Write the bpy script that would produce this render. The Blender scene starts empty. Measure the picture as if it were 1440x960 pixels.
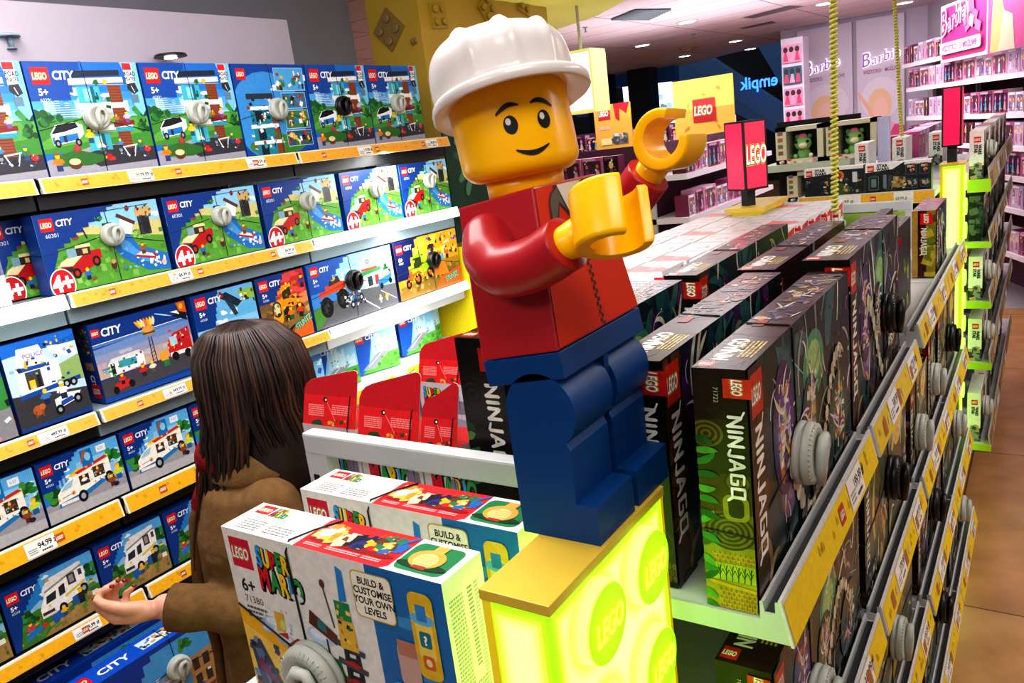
import bpy, bmesh, math, random
from mathutils import Vector, Matrix, Quaternion
V = Vector
scene = bpy.context.scene
COL = scene.collection
PI = math.pi
HC = 2.0                      # camera height; z written "rel" below is measured from it

# ------------------------------------------------------------------ camera
YAW, PITCH, ROLL, FPX = -0.61281528, -0.2443061, -0.12806395, 1106.93
_F = V((math.sin(YAW)*math.cos(PITCH), math.cos(YAW)*math.cos(PITCH), math.sin(PITCH)))
_R = V((math.cos(YAW), -math.sin(YAW), 0))
_U = _R.cross(_F)
CR = math.cos(ROLL)*_R + math.sin(ROLL)*_U
CU = -math.sin(ROLL)*_R + math.cos(ROLL)*_U
cam_d = bpy.data.cameras.new('camera'); cam = bpy.data.objects.new('camera', cam_d); COL.objects.link(cam)
cam_d.sensor_width = 36; cam_d.lens = 36*FPX/1440; cam_d.clip_start = .02; cam_d.clip_end = 200
m = Matrix((CR, CU, -_F)).transposed().to_4x4(); m.translation = (0, 0, HC)
cam.matrix_world = m
scene.camera = cam

def ray(x, y): return CR*((x-720)/FPX) - CU*((y-480)/FPX) + _F
def at(x, y, ax, v):
    """world point (z relative to the eye) seen at a photo pixel on an axis-aligned plane"""
    d = ray(x, y); return d*(v/d['XYZ'.index(ax)])
def hit(x, y, p, n):
    d = ray(x, y); return d*(V(p).dot(n)/d.dot(n))

# ------------------------------------------------------------------ colour and materials
def lin(c):
    if isinstance(c, str):
        c = c.lstrip('#'); c = ''.join(q*2 for q in c) if len(c) == 3 else c; c = [int(c[i:i+2], 16)/255 for i in (0, 2, 4)]
    return tuple((x/12.92 if x <= .04045 else ((x+.055)/1.055)**2.4) for x in c[:3])
MATS = {}
def mat(name, col=None, rough=.5, emit=0, ecol=None, metal=0, noise=0, nscale=8, bump=0, coat=0, vcol=False, spec=.5, trans=0):
    if name in MATS: return MATS[name]
    m = bpy.data.materials.new(name); m.use_nodes = True; nt = m.node_tree; b = nt.nodes['Principled BSDF']
    b.inputs['Roughness'].default_value = rough; b.inputs['Metallic'].default_value = metal
    b.inputs['Specular IOR Level'].default_value = spec
    if coat: b.inputs['Coat Weight'].default_value = coat; b.inputs['Coat Roughness'].default_value = .12
    if trans: b.inputs['Transmission Weight'].default_value = trans
    src = None
    if vcol:
        a = nt.nodes.new('ShaderNodeAttribute'); a.attribute_name = 'Col'; src = a.outputs['Color']
    elif col is not None:
        r = nt.nodes.new('ShaderNodeRGB'); r.outputs[0].default_value = (*lin(col), 1); src = r.outputs[0]
    if noise or bump:
        tc = nt.nodes.new('ShaderNodeTexCoord'); n = nt.nodes.new('ShaderNodeTexNoise')
        n.inputs['Scale'].default_value = nscale; n.inputs['Detail'].default_value = 5
        nt.links.new(tc.outputs['Object'], n.inputs['Vector'])
        if noise:
            mr = nt.nodes.new('ShaderNodeMapRange'); mr.inputs['From Min'].default_value = .3; mr.inputs['From Max'].default_value = .7
            mr.inputs['To Min'].default_value = 1-noise; mr.inputs['To Max'].default_value = 1+noise
            nt.links.new(n.outputs['Fac'], mr.inputs['Value'])
            mx = nt.nodes.new('ShaderNodeVectorMath'); mx.operation = 'SCALE'
            nt.links.new(src, mx.inputs[0]); nt.links.new(mr.outputs[0], mx.inputs['Scale']); src = mx.outputs[0]
        if bump:
            bp = nt.nodes.new('ShaderNodeBump'); bp.inputs['Strength'].default_value = bump; bp.inputs['Distance'].default_value = .01
            nt.links.new(n.outputs['Fac'], bp.inputs['Height']); nt.links.new(bp.outputs[0], b.inputs['Normal'])
    nt.links.new(src, b.inputs['Base Color'])
    if emit:
        if ecol is None: nt.links.new(src, b.inputs['Emission Color'])
        else: b.inputs['Emission Color'].default_value = (*lin(ecol), 1)
        b.inputs['Emission Strength'].default_value = emit
    MATS[name] = m; return m

CARD = mat('printed card', vcol=True, rough=.36, noise=.08, nscale=90, spec=.35)
GLOSS = mat('laminated card', vcol=True, rough=.24, noise=.22, nscale=60, spec=.22, bump=.015)
PLAIN = mat('painted surface', vcol=True, rough=.45)
GLOWV = mat('back-lit print', vcol=True, rough=.4, emit=1.1)
GLOWS = mat('strong back-lit print', vcol=True, rough=.4, emit=3.0)
HAIRM = mat('dark hair', vcol=True, rough=.38, spec=.4)
SKIN = mat('skin', '#d39a80', rough=.5, noise=.08, nscale=30)
COAT = mat('camel wool coat', '#6d5233', rough=.95, noise=.16, nscale=55, bump=.25, spec=.1)
SCARF = mat('red patterned scarf', '#7c141c', rough=.9, noise=.5, nscale=40, bump=.2, spec=.1)
TROUSER = mat('dark trousers', '#15161b', rough=.9)
NAIL = mat('red nail varnish', '#7d0b1c', rough=.2)
YELP = mat('yellow plastic', '#ffbe00', rough=.3, noise=.03, nscale=6, coat=.12, spec=.35)
REDP = mat('red plastic', '#ad1e27', rough=.34, noise=.06, nscale=5, coat=.08, spec=.35)
REDPD = mat('orange-red printed front', '#d4340f', rough=.5, spec=.15, noise=.04, nscale=5)
BLUP = mat('blue plastic', '#023f7c', rough=.4, noise=.06, nscale=6, spec=.25)
WHIP = mat('white plastic', '#dad3cf', rough=.3, noise=.03, nscale=7, coat=.2)
BLKP = mat('black print', '#060606', rough=.4)
TAGW = mat('pale grey tag plastic', '#b9bdb2', rough=.42)
TAGK = mat('black tag plastic', '#0b0b0c', rough=.4)
WIRE = mat('black wire', '#08080a', rough=.5)
SHELFW = mat('white steel', '#c6c9ca', rough=.4, noise=.05, nscale=12)
SHELFG = mat('grey blue steel', '#7f939c', rough=.45)
SHELFK = mat('black steel', '#0c0d0f', rough=.5)
GROOVE = mat('dark grey rubber', '#33373a', rough=.4)
CAPM = mat('mustard cap', '#dcbc42', rough=.38, noise=.06, nscale=14)
DARK = mat('dark back panel', '#0a0b0d', rough=.8)
WHITEG = mat('glare on price rail', '#ffffff', emit=2.6, ecol='#fbfff4')  # price rails made to glow, for LED light that blows them out

def tag(o, label=None, cat=None, group=None, kind=None):
    if label: o['label'] = label
    if cat: o['category'] = cat
    if group: o['group'] = group
    if kind: o['kind'] = kind
    return o
def empty(name, loc=(0, 0, 0), rz=0, label=None, cat=None, group=None):
    o = bpy.data.objects.new(name, None); COL.objects.link(o); o.location = loc; o.rotation_euler = (0, 0, rz)
    o.empty_display_size = .05
    return tag(o, label, cat, group)
def kids(o): return [c for c in bpy.data.objects if c.parent == o]
def copy_tree(o, parent=None):
    c = o.copy(); COL.objects.link(c)
    if parent: c.parent = parent
    for ch in kids(o): copy_tree(ch, c)
    return c

class MB:
    """collects faces with colours and builds ONE mesh object"""
    def __init__(s): s.v = []; s.f = []; s.c = []; s.sm = []
    def face(s, pts, c=(1, 1, 1), smooth=False):
        i = len(s.v); s.v += [tuple(p) for p in pts]; s.f.append(tuple(range(i, i+len(pts)))); s.c.append(c); s.sm.append(smooth)
    def grid(s, rows, c=(1, 1, 1), close=False, smooth=True, capa=False, capb=False):
        n = len(rows[0]); i0 = len(s.v)
        for r in rows: s.v += [tuple(p) for p in r]
        for a in range(len(rows)-1):
            for b in range(n if close else n-1):
                b2 = (b+1) % n
                s.f.append((i0+a*n+b, i0+a*n+b2, i0+(a+1)*n+b2, i0+(a+1)*n+b)); s.c.append(c); s.sm.append(smooth)
        if capa: s.f.append(tuple(i0+k for k in range(n))[::-1]); s.c.append(c); s.sm.append(False)
        if capb: s.f.append(tuple(i0+(len(rows)-1)*n+k for k in range(n))); s.c.append(c); s.sm.append(False)
    def box(s, x0, x1, y0, y1, z0, z1, c=(1, 1, 1)):
        p = [V((x, y, z)) for z in (z0, z1) for y in (y0, y1) for x in (x0, x1)]
        s.hexa(p, c)
    def hexa(s, p, c=(1, 1, 1)):
        i = len(s.v); s.v += [tuple(q) for q in p]
        for f in ((0, 2, 3, 1), (4, 5, 7, 6), (0, 1, 5, 4), (2, 6, 7, 3), (0, 4, 6, 2), (1, 3, 7, 5)):
            s.f.append(tuple(i+k for k in f)); s.c.append(c); s.sm.append(False)
    def tube(s, path, rad, n=10, c=(1, 1, 1), cap=True):
        path = [V(p) for p in path]; rows = []
        if not hasattr(rad, '__len__'): rad = [rad]*len(path)
        t = (path[1]-path[0]).normalized(); up = V((0, 0, 1)) if abs(t.z) < .9 else V((1, 0, 0))
        a = t.cross(up).normalized()
        for k, p in enumerate(path):
            t = (path[min(k+1, len(path)-1)]-path[max(k-1, 0)]).normalized()
            a = (a-t*a.dot(t)).normalized(); b = t.cross(a)
            rows.append([p+(a*math.cos(q)+b*math.sin(q))*rad[k] for q in (2*PI*j/n for j in range(n))])
        s.grid(rows, c, close=True, capa=cap, capb=cap)
    def lathe(s, prof, n=32, c=(1, 1, 1), M=None, caps=(True, True)):
        rows = []
        for r, z in prof:
            row = [V((r*math.cos(2*PI*j/n), r*math.sin(2*PI*j/n), z)) for j in range(n)]
            rows.append([M @ p for p in row] if M else row)
        s.grid(rows, c, close=True, capa=caps[0], capb=caps[1])
    def ball(s, ctr, r, n=12, c=(1, 1, 1), sc=(1, 1, 1)):
        rows = []
        for a in range(n//2+1):
            th = -PI/2+PI*a/(n//2); cr = max(math.cos(th), .001)
            rows.append([V(ctr)+V((r*sc[0]*cr*math.cos(2*PI*j/n), r*sc[1]*cr*math.sin(2*PI*j/n), r*sc[2]*math.sin(th))) for j in range(n)])
        s.grid(rows, c, close=True, capa=True, capb=True)
    def mesh(s, name):
        me = bpy.data.meshes.new(name); me.from_pydata(s.v, [], s.f)
        ca = me.color_attributes.new('Col', 'FLOAT_COLOR', 'CORNER'); data = []
        for f, c in zip(s.f, s.c):
            cc = (*c[:3], 1.0)
            data += cc*len(f)
        ca.data.foreach_set('color', data)
        me.polygons.foreach_set('use_smooth', s.sm); me.update(); return me
    def build(s, name, material, parent=None, loc=None, rz=0, bevel=0, seg=2, fixn=False):
        me = s.mesh(name)
        if bevel or fixn:
            bm = bmesh.new(); bm.from_mesh(me)
            bmesh.ops.remove_doubles(bm, verts=bm.verts, dist=1e-6)
            bmesh.ops.recalc_face_normals(bm, faces=bm.faces)
            if bevel:
                ed = [e for e in bm.edges if len(e.link_faces) == 2 and e.calc_face_angle(0) > .5]
                bmesh.ops.bevel(bm, geom=ed, offset=bevel, segments=seg, profile=.6, affect='EDGES')
            bm.to_mesh(me); bm.free()
        me.materials.append(material)
        o = bpy.data.objects.new(name, me); COL.objects.link(o)
        if parent: o.parent = parent
        if loc is not None: o.location = loc
        if rz: o.rotation_euler = (0, 0, rz)
        return o

# ------------------------------------------------------------------ lettering (built-in font only)
TXT = {}
def text_geo(s, off=0.0, space=1.0):
    k = (s, off, space)
    if k in TXT: return TXT[k]
    cu = bpy.data.curves.new('lettering', 'FONT'); cu.body = s; cu.size = 1; cu.offset = off; cu.resolution_u = 3; cu.space_character = space
    ob = bpy.data.objects.new('lettering', cu); COL.objects.link(ob)
    bpy.context.view_layer.update()
    ev = ob.evaluated_get(bpy.context.evaluated_depsgraph_get()); me = ev.to_mesh()
    vs = [(v.co.x, v.co.y) for v in me.vertices]; fs = [tuple(p.vertices) for p in me.polygons]
    ev.to_mesh_clear(); bpy.data.objects.remove(ob); bpy.data.curves.remove(cu)
    if not vs: vs = [(0, 0)]
    TXT[k] = (vs, fs, min(v[0] for v in vs), max(v[0] for v in vs)); return TXT[k]

EPS = 0.000007
class CV:
    """flat print on one face: u runs 0..A, v runs 0..1 (A = width / height)"""
    def __init__(s, mb, O, U, Vv, N, W, H, eps=EPS):
        s.mb, s.O, s.U, s.V, s.N = mb, V(O), V(U), V(Vv), V(N); s.S = H; s.A = W/H; s.k = 1; s.eps = eps
    def P(s, u, v): return s.O+s.U*(u*s.S)+s.V*(v*s.S)+s.N*(s.k*s.eps)
    def poly(s, pts, c, clip=True):
        if clip:
            for ax, lim, sg in ((0, 0, 1), (0, s.A, -1), (1, 0, 1), (1, 1, -1)):
                out = []
                for i, q in enumerate(pts):
                    p = pts[i-1]; dp, dq = (p[ax]-lim)*sg, (q[ax]-lim)*sg
                    if (dp < 0) != (dq < 0): t = dp/(dp-dq); out.append((p[0]+(q[0]-p[0])*t, p[1]+(q[1]-p[1])*t))
                    if dq >= 0: out.append(q)
                pts = out
                if len(pts) < 3: return
        s.mb.face([s.P(u, v) for u, v in pts], lin(c)); s.k += 1
    def rect(s, a, b, c, d, col): s.poly([(a, b), (c, b), (c, d), (a, d)], col)
    def ell(s, x, y, rx, ry, c, n=18, a0=0, a1=2*PI):
        s.poly([(x+rx*math.cos(a0+(a1-a0)*i/n), y+ry*math.sin(a0+(a1-a0)*i/n)) for i in range(n+(a1-a0 < 6.2))], c)
    def line(s, p, q, w, c):
        d = V((q[0]-p[0], q[1]-p[1])); d.normalize(); n = V((-d.y, d.x))*w/2
        s.poly([(p[0]+n.x, p[1]+n.y), (p[0]-n.x, p[1]-n.y), (q[0]-n.x, q[1]-n.y), (q[0]+n.x, q[1]+n.y)], c)
    def rrect(s, a, b, c, d, r, col):
        pts = []
        for cx, cy, t in ((c-r, d-r, 0), (a+r, d-r, 1), (a+r, b+r, 2), (c-r, b+r, 3)):
            pts += [(cx+r*math.cos((t+i/4)*PI/2), cy+r*math.sin((t+i/4)*PI/2)) for i in range(5)]
        s.poly(pts, col)
    def text(s, t, x, y, h, c, off=0.0, shear=0, rot=0, sx=1, mid=False, mirror=False, space=1.0):
        vs, fs, x0, x1 = text_geo(t, off, space); g = h/.72; ca, sa = math.cos(rot), math.sin(rot)
        if mid: x0 = (x0+x1)/2
        out = []
        for a, b in vs:
            a = (a-x0+shear*b)*g*sx; b *= g
            if mirror: a = -a
            out.append(s.P(x+a*ca-b*sa, y+a*sa+b*ca))
        i = len(s.mb.v); s.mb.v += [tuple(p) for p in out]; cl = lin(c)
        for f in fs: s.mb.f.append(tuple(i+k for k in f)); s.mb.c.append(cl); s.mb.sm.append(False)
        s.k += 1
    def logo(s, x, y, h, rot=0, bg='#d8151b', w=1.05):
        """red square with the slanted white word"""
        ca, sa = math.cos(rot), math.sin(rot)
        q = lambda a, b: (x+a*ca-b*sa, y+a*sa+b*ca)
        s.poly([q(0, 0), q(h*w, 0), q(h*w, h), q(0, h)], bg, clip=False)
        p = q(h*w*.5-.05*h, h*.31)
        for off, c in ((.085, '#f5c400'), (.055, '#101010'), (.02, '#ffffff')):
            s.text('LEGO', p[0], p[1], h*.38, c, off=off, shear=.16, rot=rot, sx=.63*w/1.05, mid=True)
    def small(s, x, y, w, h, n, c, seed=1, rot=False):
        """small print: rows of word-sized dashes"""
        r = random.Random(seed); lh = h/n
        for i in range(n):
            u = 0; yy = y+h-(i+.8)*lh
            while u < w:
                l = w*r.uniform(.08, .22); e = min(u+l, w)
                s.rect(x+u, yy, x+e, yy+lh*.55, c); s.k -= 1
                u = e+w*.025
        s.k += 1
    def fig(s, x, y, h, body, legs, hat=None, face='#f5c518'):
        w = h*.42
        s.rect(x-w*.42, y, x+w*.42, y+h*.36, legs)
        s.poly([(x-w*.5, y+h*.34), (x+w*.5, y+h*.34), (x+w*.38, y+h*.7), (x-w*.38, y+h*.7)], body)
        s.line((x-w*.4, y+h*.66), (x-w*.75, y+h*.42), h*.12, body); s.line((x+w*.4, y+h*.66), (x+w*.75, y+h*.45), h*.12, body)
        s.ell(x, y+h*.84, w*.33, h*.16, face, 10)
        if hat: s.ell(x, y+h*.9, w*.38, h*.13, hat, 10, 0, PI)
    def tree(s, x, y, r, seed=0, cols=('#1d5a26', '#2a7a33', '#174a20', '#3c9140')):
        q = random.Random(seed)
        for i in range(9):
            s.ell(x+q.uniform(-r, r)*.7, y+q.uniform(-r, r)*.7, r*q.uniform(.3, .6), r*q.uniform(.25, .5), q.choice(cols), 9)
    def bits(s, a, b, c, d, n, cols, seed, sz=(.01, .04)):
        q = random.Random(seed)
        for i in range(n):
            x, y = q.uniform(a, c), q.uniform(b, d); w, h = q.uniform(*sz), q.uniform(*sz)
            t = q.uniform(-.5, .5); ct, st = math.cos(t), math.sin(t)
            s.poly([(x+i_*ct-j*st, y+i_*st+j*ct) for i_, j in ((-w/2, -h/2), (w/2, -h/2), (w/2, h/2), (-w/2, h/2))], q.choice(cols))
    def stroke(s, x, y, l, ang, w, c, curl=0, n=7):
        """tapering brush stroke"""
        L, R = [], []
        for i in range(n+1):
            t = i/n; ww = w*math.sin(PI*min(1, .12+t*.88))**.7/2
            L.append((x-math.sin(ang)*ww, y+math.cos(ang)*ww)); R.append((x+math.sin(ang)*ww, y-math.cos(ang)*ww))
            x += math.cos(ang)*l/n; y += math.sin(ang)*l/n; ang += curl/n
        k = s.k
        for i in range(n): s.k = k; s.poly([L[i], R[i], R[i+1], L[i+1]], c)
        s.k = k+1
    def stairs(s, pts, c): s.poly(pts, c)

FACES = {'front': lambda W, D, H: ((-W/2, -D/2, 0), (1, 0, 0), (0, 0, 1), (0, -1, 0), W, H),
         'back':  lambda W, D, H: ((W/2, D/2, 0), (-1, 0, 0), (0, 0, 1), (0, 1, 0), W, H),
         'right': lambda W, D, H: ((W/2, -D/2, 0), (0, 1, 0), (0, 0, 1), (1, 0, 0), D, H),
         'left':  lambda W, D, H: ((-W/2, D/2, 0), (0, -1, 0), (0, 0, 1), (-1, 0, 0), D, H),
         'top':   lambda W, D, H: ((-W/2, -D/2, H), (1, 0, 0), (0, 1, 0), (0, 0, 1), W, D)}
def carton_mb(W, D, H, base, eps=EPS, **art):
    mb = MB(); mb.box(-W/2, W/2, -D/2, D/2, 0, H, lin(base))
    for k, fn in art.items():
        fn(CV(mb, *FACES[k](W, D, H), eps=eps))
    return mb
ORD = ['first', 'second', 'third', 'fourth', 'fifth', 'sixth', 'seventh', 'eighth', 'ninth', 'tenth', 'eleventh', 'twelfth', 'thirteenth',
       'fourteenth', 'fifteenth', 'sixteenth', 'seventeenth', 'eighteenth', 'nineteenth', 'twentieth']

# ------------------------------------------------------------------ security tag with crossing wires
def tag_mesh(black=False, r=.042):
    mb = MB()
    Mx = Matrix.Rotation(PI/2, 4, 'X')      # axis of the disc points along -Y
    mb.lathe([(r*.86, 0), (r*.98, .002), (r, .005), (r*.98, .010), (r*.9, .0105), (r*.9, .0125), (r*.99, .013), (r, .016), (r*.97, .021), (r*.86, .027), (r*.7, .0285), (r*.66, .026), (r*.0, .026)], 40, M=Mx, caps=(True, False))
    for i in range(36):                      # moulded grip teeth round the rim
        a = 2*PI*i/36; c, s_ = math.cos(a), math.sin(a)
        p = V((c*r*.84, -.0275, s_*r*.84)); mb.tube([p+V((c, 0, s_))*r*.11-V((0, -.003, 0)), p-V((c, 0, s_))*r*.06], .0011, 5)
    # raised handle, a loop like a letter P
    path = [(-r*.12, -.031, -r*.92), (-r*.2, -.034, -r*.3), (-r*.22, -.036, r*.2), (-r*.02, -.036, r*.5), (r*.32, -.035, r*.5), (r*.5, -.034, r*.16), (r*.42, -.033, -r*.22), (r*.1, -.031, -r*.62)]
    mb.tube(path, [r*.17, r*.2, r*.2, r*.17, r*.15, r*.14, r*.12, r*.08], 8)
    for a, b in ((.1, -.1), (.2, -.02), (.05, .08), (.16, .12)):
        mb.ball((r*a, -.0262, r*b), r*.035, 6, (0, 0, 0))
    return mb
TAGCACHE = {}
def add_tag(root, W, D, H, u, v, r=.042, black=False, wires=True, face='front', roll=0):
    k = (black, round(r, 4))
    if k not in TAGCACHE:
        me = tag_mesh(black, r).mesh('security_tag'); me.materials.append(TAGK if black else TAGW); TAGCACHE[k] = me
    o = bpy.data.objects.new('security_tag', TAGCACHE[k]); COL.objects.link(o); o.parent = root
    x, z = -W/2+u*W, v*H
    o.location = (x, -D/2-.001, z); o.rotation_euler = (0, roll, 0)
    o['label'] = 'black round security tag' if black else 'pale grey round security tag'
    if wires:
        e = .0012; y0, y1 = -D/2-e, D/2+e; mb = MB()
        mb.tube([(x, y0, 0.002), (x, y0, z-r*.6)], .0011, 6); mb.tube([(x, y0, z+r*.6), (x-.004, y0, H-.004), (x-.004, y0+.004, H+e), (x+.002, y1-.004, H+e), (x+.002, y1, H-.004), (x, y1, .002)], .0011, 6)
        mb.tube([(x+r*.7, y0, z-.01), (W/2-.003, y0, z-.05), (W/2+e, y0+.004, z-.05), (W/2+e, y1-.003, z-.055), (W/2-.003, y1, z-.05)], .0011, 6)
        mb.tube([(x-r*.7, y0, z+.0), (-W/2+.003, y0, z-.03), (-W/2-e, y0+.004, z-.03), (-W/2-e, y1-.004, z-.026), (-W/2+.003, y1, z-.03)], .0011, 6)
        mb.build('tag_wire', WIRE, root)
    return o
# ------------------------------------------------------------------ printed fronts of the blue building-set cartons
DB, MBL, SKY = '#0b3a86', '#1565b8', '#5db0e6'
def head(cv, x=.05, y=.8, h=.145, word=True, age=True, num='60291'):
    cv.logo(x, y, h)
    if word: cv.text('CITY', x+h*1.22, y+h*.3, h*.5, '#f4f6fa', off=.03, shear=.1, sx=.92, space=.92)
    if age:
        cv.text('5+', x+.03, y-h*.62, h*.4, '#ffffff', off=.03); cv.text(num, x+.03, y-h*.98, h*.2, '#dfe9f5')
def clouds(cv, n, y0, y1, seed, c='#e9f3fb', s=.05):
    r = random.Random(seed)
    for i in range(n):
        x, y = r.uniform(.2, cv.A), r.uniform(y0, y1)
        for j in range(4): cv.ell(x+r.uniform(-s, s), y+r.uniform(-s, s)*.4, s*r.uniform(.5, 1.1), s*r.uniform(.25, .5), c, 10)
def skyline(cv, x0, x1, y, hs, seed, cols=('#7fc0ea', '#5ba6de', '#a5d6f2', '#3f8fd0')):
    r = random.Random(seed); x = x0
    while x < x1:
        w = r.uniform(.03, .07); h = hs*r.uniform(.45, 1); c = r.choice(cols)
        cv.rect(x, y, x+w, y+h, c)
        for k in range(int(h/.02)): cv.rect(x+.004, y+k*.02+.004, x+w-.004, y+k*.02+.010, '#d4ecf8'); cv.k -= 1
        x += w*.9
def staircase(cv, x0, y0, x1, y1, n, base):
    """dark corner with a brick-stepped edge running down to the right-hand side of the title"""
    pts = [(0, 1), (0, y0)]
    for i in range(n):
        xa = x0+(x1-x0)*i/n; xb = x0+(x1-x0)*(i+1)/n; ya = y0+(y1-y0)*i/n; yb = y0+(y1-y0)*(i+1)/n
        pts += [(xa, ya), (xa, yb)] if i else [(xa, y0), (xa, yb)]
        pts += [(xb, yb)]
    pts += [(x1, 1)]
    cv.poly(pts, base)
def van_side(cv, x, y, w, h, body, low, roof, cabin_right=False):
    cv.poly([(x, y), (x+w, y+h*.12), (x+w, y+h*.95), (x+w*.3, y+h*.9), (x+w*.08, y+h*.55), (x, y+h*.4)], body)
    cv.poly([(x, y), (x+w, y+h*.12), (x+w, y+h*.3), (x, y+h*.2)], low)
    cv.poly([(x+w*.1, y+h*.55), (x+w*.27, y+h*.6), (x+w*.3, y+h*.85), (x+w*.2, y+h*.84)], '#29363f')
    for wx in (.2, .8):
        cv.ell(x+w*wx, y+h*.06+h*.1*wx, h*.15, h*.17, '#111316', 16); cv.ell(x+w*wx, y+h*.06+h*.1*wx, h*.07, h*.08, '#9aa3a8', 12)

def house(cv):
    A = cv.A; cv.rect(0, 0, A, 1, '#1a6cc2')
    for i in range(6): cv.rect(0, .45+i*.07, A, .53+i*.07, ['#8fd0f2', '#6fbdec', '#4fa6e2', '#368fd6', '#2478c6', '#1865b4'][i])
    skyline(cv, .1, .62, .47, .26, 3); clouds(cv, 4, .55, .75, 5)
    cv.rect(0, .2, A, .5, '#3f8a2e'); cv.poly([(0, .3), (A*.4, .52), (A*.7, .47), (A, .5), (A, .35), (0, .24)], '#5ba23a')
    for i, (x, y, r_) in enumerate(((.06, .5, .1), (.16, .46, .08), (A-.07, .5, .1), (.6, .49, .06), (A-.05, .4, .07))): cv.tree(x, y, r_, i)
    cv.poly([(0, .14), (A*.5, .26), (A, .2), (A, 0), (0, 0)], '#9b9aa4'); cv.poly([(.28, .16), (A*.62, .24), (A, .2), (A, .07), (A*.45, .05)], '#33353b')
    cv.poly([(.05, .17), (.3, .22), (.62, .13), (.4, .07), (.08, .08)], '#2f6a28')
    staircase(cv, .36, .66, .5, .93, 4, '#0d4a9e'); cv.rect(0, .66, .28, .78, '#0d4a9e')
    # the modern house: white decks, brown brick panels and teal glass
    x0 = A*.36
    cv.poly([(x0, .86), (A*.82, .88), (A*.82, .93), (x0+.02, .92)], '#1e2a3c')
    for yb, l in ((.8, x0-.02), (.58, x0+.01), (.53, x0+.03), (.37, x0+.1)):
        cv.poly([(l, yb), (A*.84, yb+.015), (A*.84, yb+.065), (l, yb+.05)], '#f2f1ee'); cv.rect(l, yb-.008, A*.84, yb, '#9fb0bd')
    for yb in (.63, .42, .2):
        cv.rect(x0+.04, yb, A*.6, yb+.15, '#3fb0c4'); cv.rect(x0+.1, yb+.02, x0+.17, yb+.13, '#8bdbe6'); cv.rect(A*.52, yb, A*.55, yb+.15, '#0d5f77')
        cv.rect(A*.68, yb, A*.8, yb+.16, '#8a4526')
        for k in range(6): cv.rect(A*.68, yb+.012+k*.026, A*.8, yb+.018+k*.026, '#5d2c17'); cv.k -= 1
    cv.bits(A*.55, .42, A*.68, .84, 24, ['#1f6b2c', '#2f8f3c', '#e8b834', '#174d22'], 4, (.012, .05))
    cv.poly([(A*.66, .4), (A*.86, .42), (A*.86, .46), (A*.66, .45)], '#7c1f1d'); cv.rect(A*.67, .36, A*.85, .4, '#2aa0ae')
    cv.fig(A*.8, .44, .11, '#d7b8d8', '#7a4a9a', '#2b1a12'); cv.fig(A*.7, .44, .08, '#c66a2a', '#555')
    # electric van
    cv.poly([(.1, .27), (.33, .3), (.4, .36), (.4, .44), (.32, .47), (.15, .45), (.09, .37)], '#eef1f2')
    cv.poly([(.1, .28), (.34, .31), (.34, .37), (.1, .34)], '#1b74b9'); cv.poly([(.1, .37), (.22, .385), (.36, .42), (.34, .465), (.17, .45)], '#15181c')
    cv.rect(.12, .29, .16, .36, '#e8ecee'); cv.rect(.2, .29, .23, .35, '#0d2c48')
    for wx in (.14, .33): cv.ell(wx, .285, .03, .037, '#101114', 14); cv.ell(wx, .285, .014, .018, '#90979c', 10)
    # people, picnic and barbecue
    cv.fig(.1, .04, .16, '#d87a20', '#203a7a', '#b0261c'); cv.fig(A*.42, .27, .14, '#e9c52e', '#24507e', '#121212'); cv.fig(A*.5, .19, .1, '#e9eef0', '#2c7d4a')
    cv.ell(.25, .09, .06, .045, '#5d3a1c', 14); cv.ell(.25, .115, .055, .03, '#e6cf9a', 14); cv.ell(.3, .22, .04, .03, '#7a4b26', 12); cv.ell(.3, .24, .025, .03, '#b23a48', 10)
    cv.ell(A*.55, .13, .035, .035, '#b51c1c', 10); cv.rect(A*.55, .1, A*.6, .13, '#d12a2a')
    for a, b in (((A*.7, .22), (A*.74, .12)), ((A*.82, .22), (A*.79, .12)), ((A*.72, .14), (A*.78, .13)), ((A*.68, .21), (A*.84, .23))): cv.line(a, b, .012, '#eceff1')
    cv.ell(A*.67, .19, .03, .035, '#22262b', 12); cv.ell(A*.67, .19, .018, .022, '#8c979e', 10); cv.ell(A*.77, .15, .03, .03, '#22262b', 12)
    cv.fig(A*.87, .16, .12, '#2d7a36', '#1f4e85', '#2b66b0'); cv.ell(A*.93, .18, .035, .028, '#d52b2b', 10); cv.fig(A*.68, .2, .1, '#3f86b5', '#353535', '#2a87c8')
    cv.bits(.5, .1, A*.95, .24, 18, ['#c32b2b', '#e8e8e8', '#f0c02e', '#2a6db0'], 9, (.008, .02))
    # top-right flag
    cv.poly([(A*.84, 1), (A, 1), (A, .55), (A*.96, .5), (A*.9, .6), (A*.9, .78)], '#7fc3ee')
    cv.poly([(A*.86, .99), (A*.95, .99), (A*.95, .8), (A*.87, .77)], '#f3f3f3'); cv.rect(A*.86, .93, A*.945, .99, '#d21f25')
    cv.text('ROAD', A*.865, .875, .04, '#111', off=.03, sx=.75); cv.text('PLATES', A*.865, .83, .034, '#111', off=.03, sx=.7)
    cv.poly([(A*.87, .8), (A*.95, .81), (A*.97, .73), (A*.92, .7), (A*.87, .75)], '#2b2d31'); cv.line((A*.91, .78), (A*.93, .72), .006, '#fff'); cv.rect(A*.885, .62, A*.955, .7, '#5f7f95')
    head(cv, .05, .8, .15)
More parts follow.
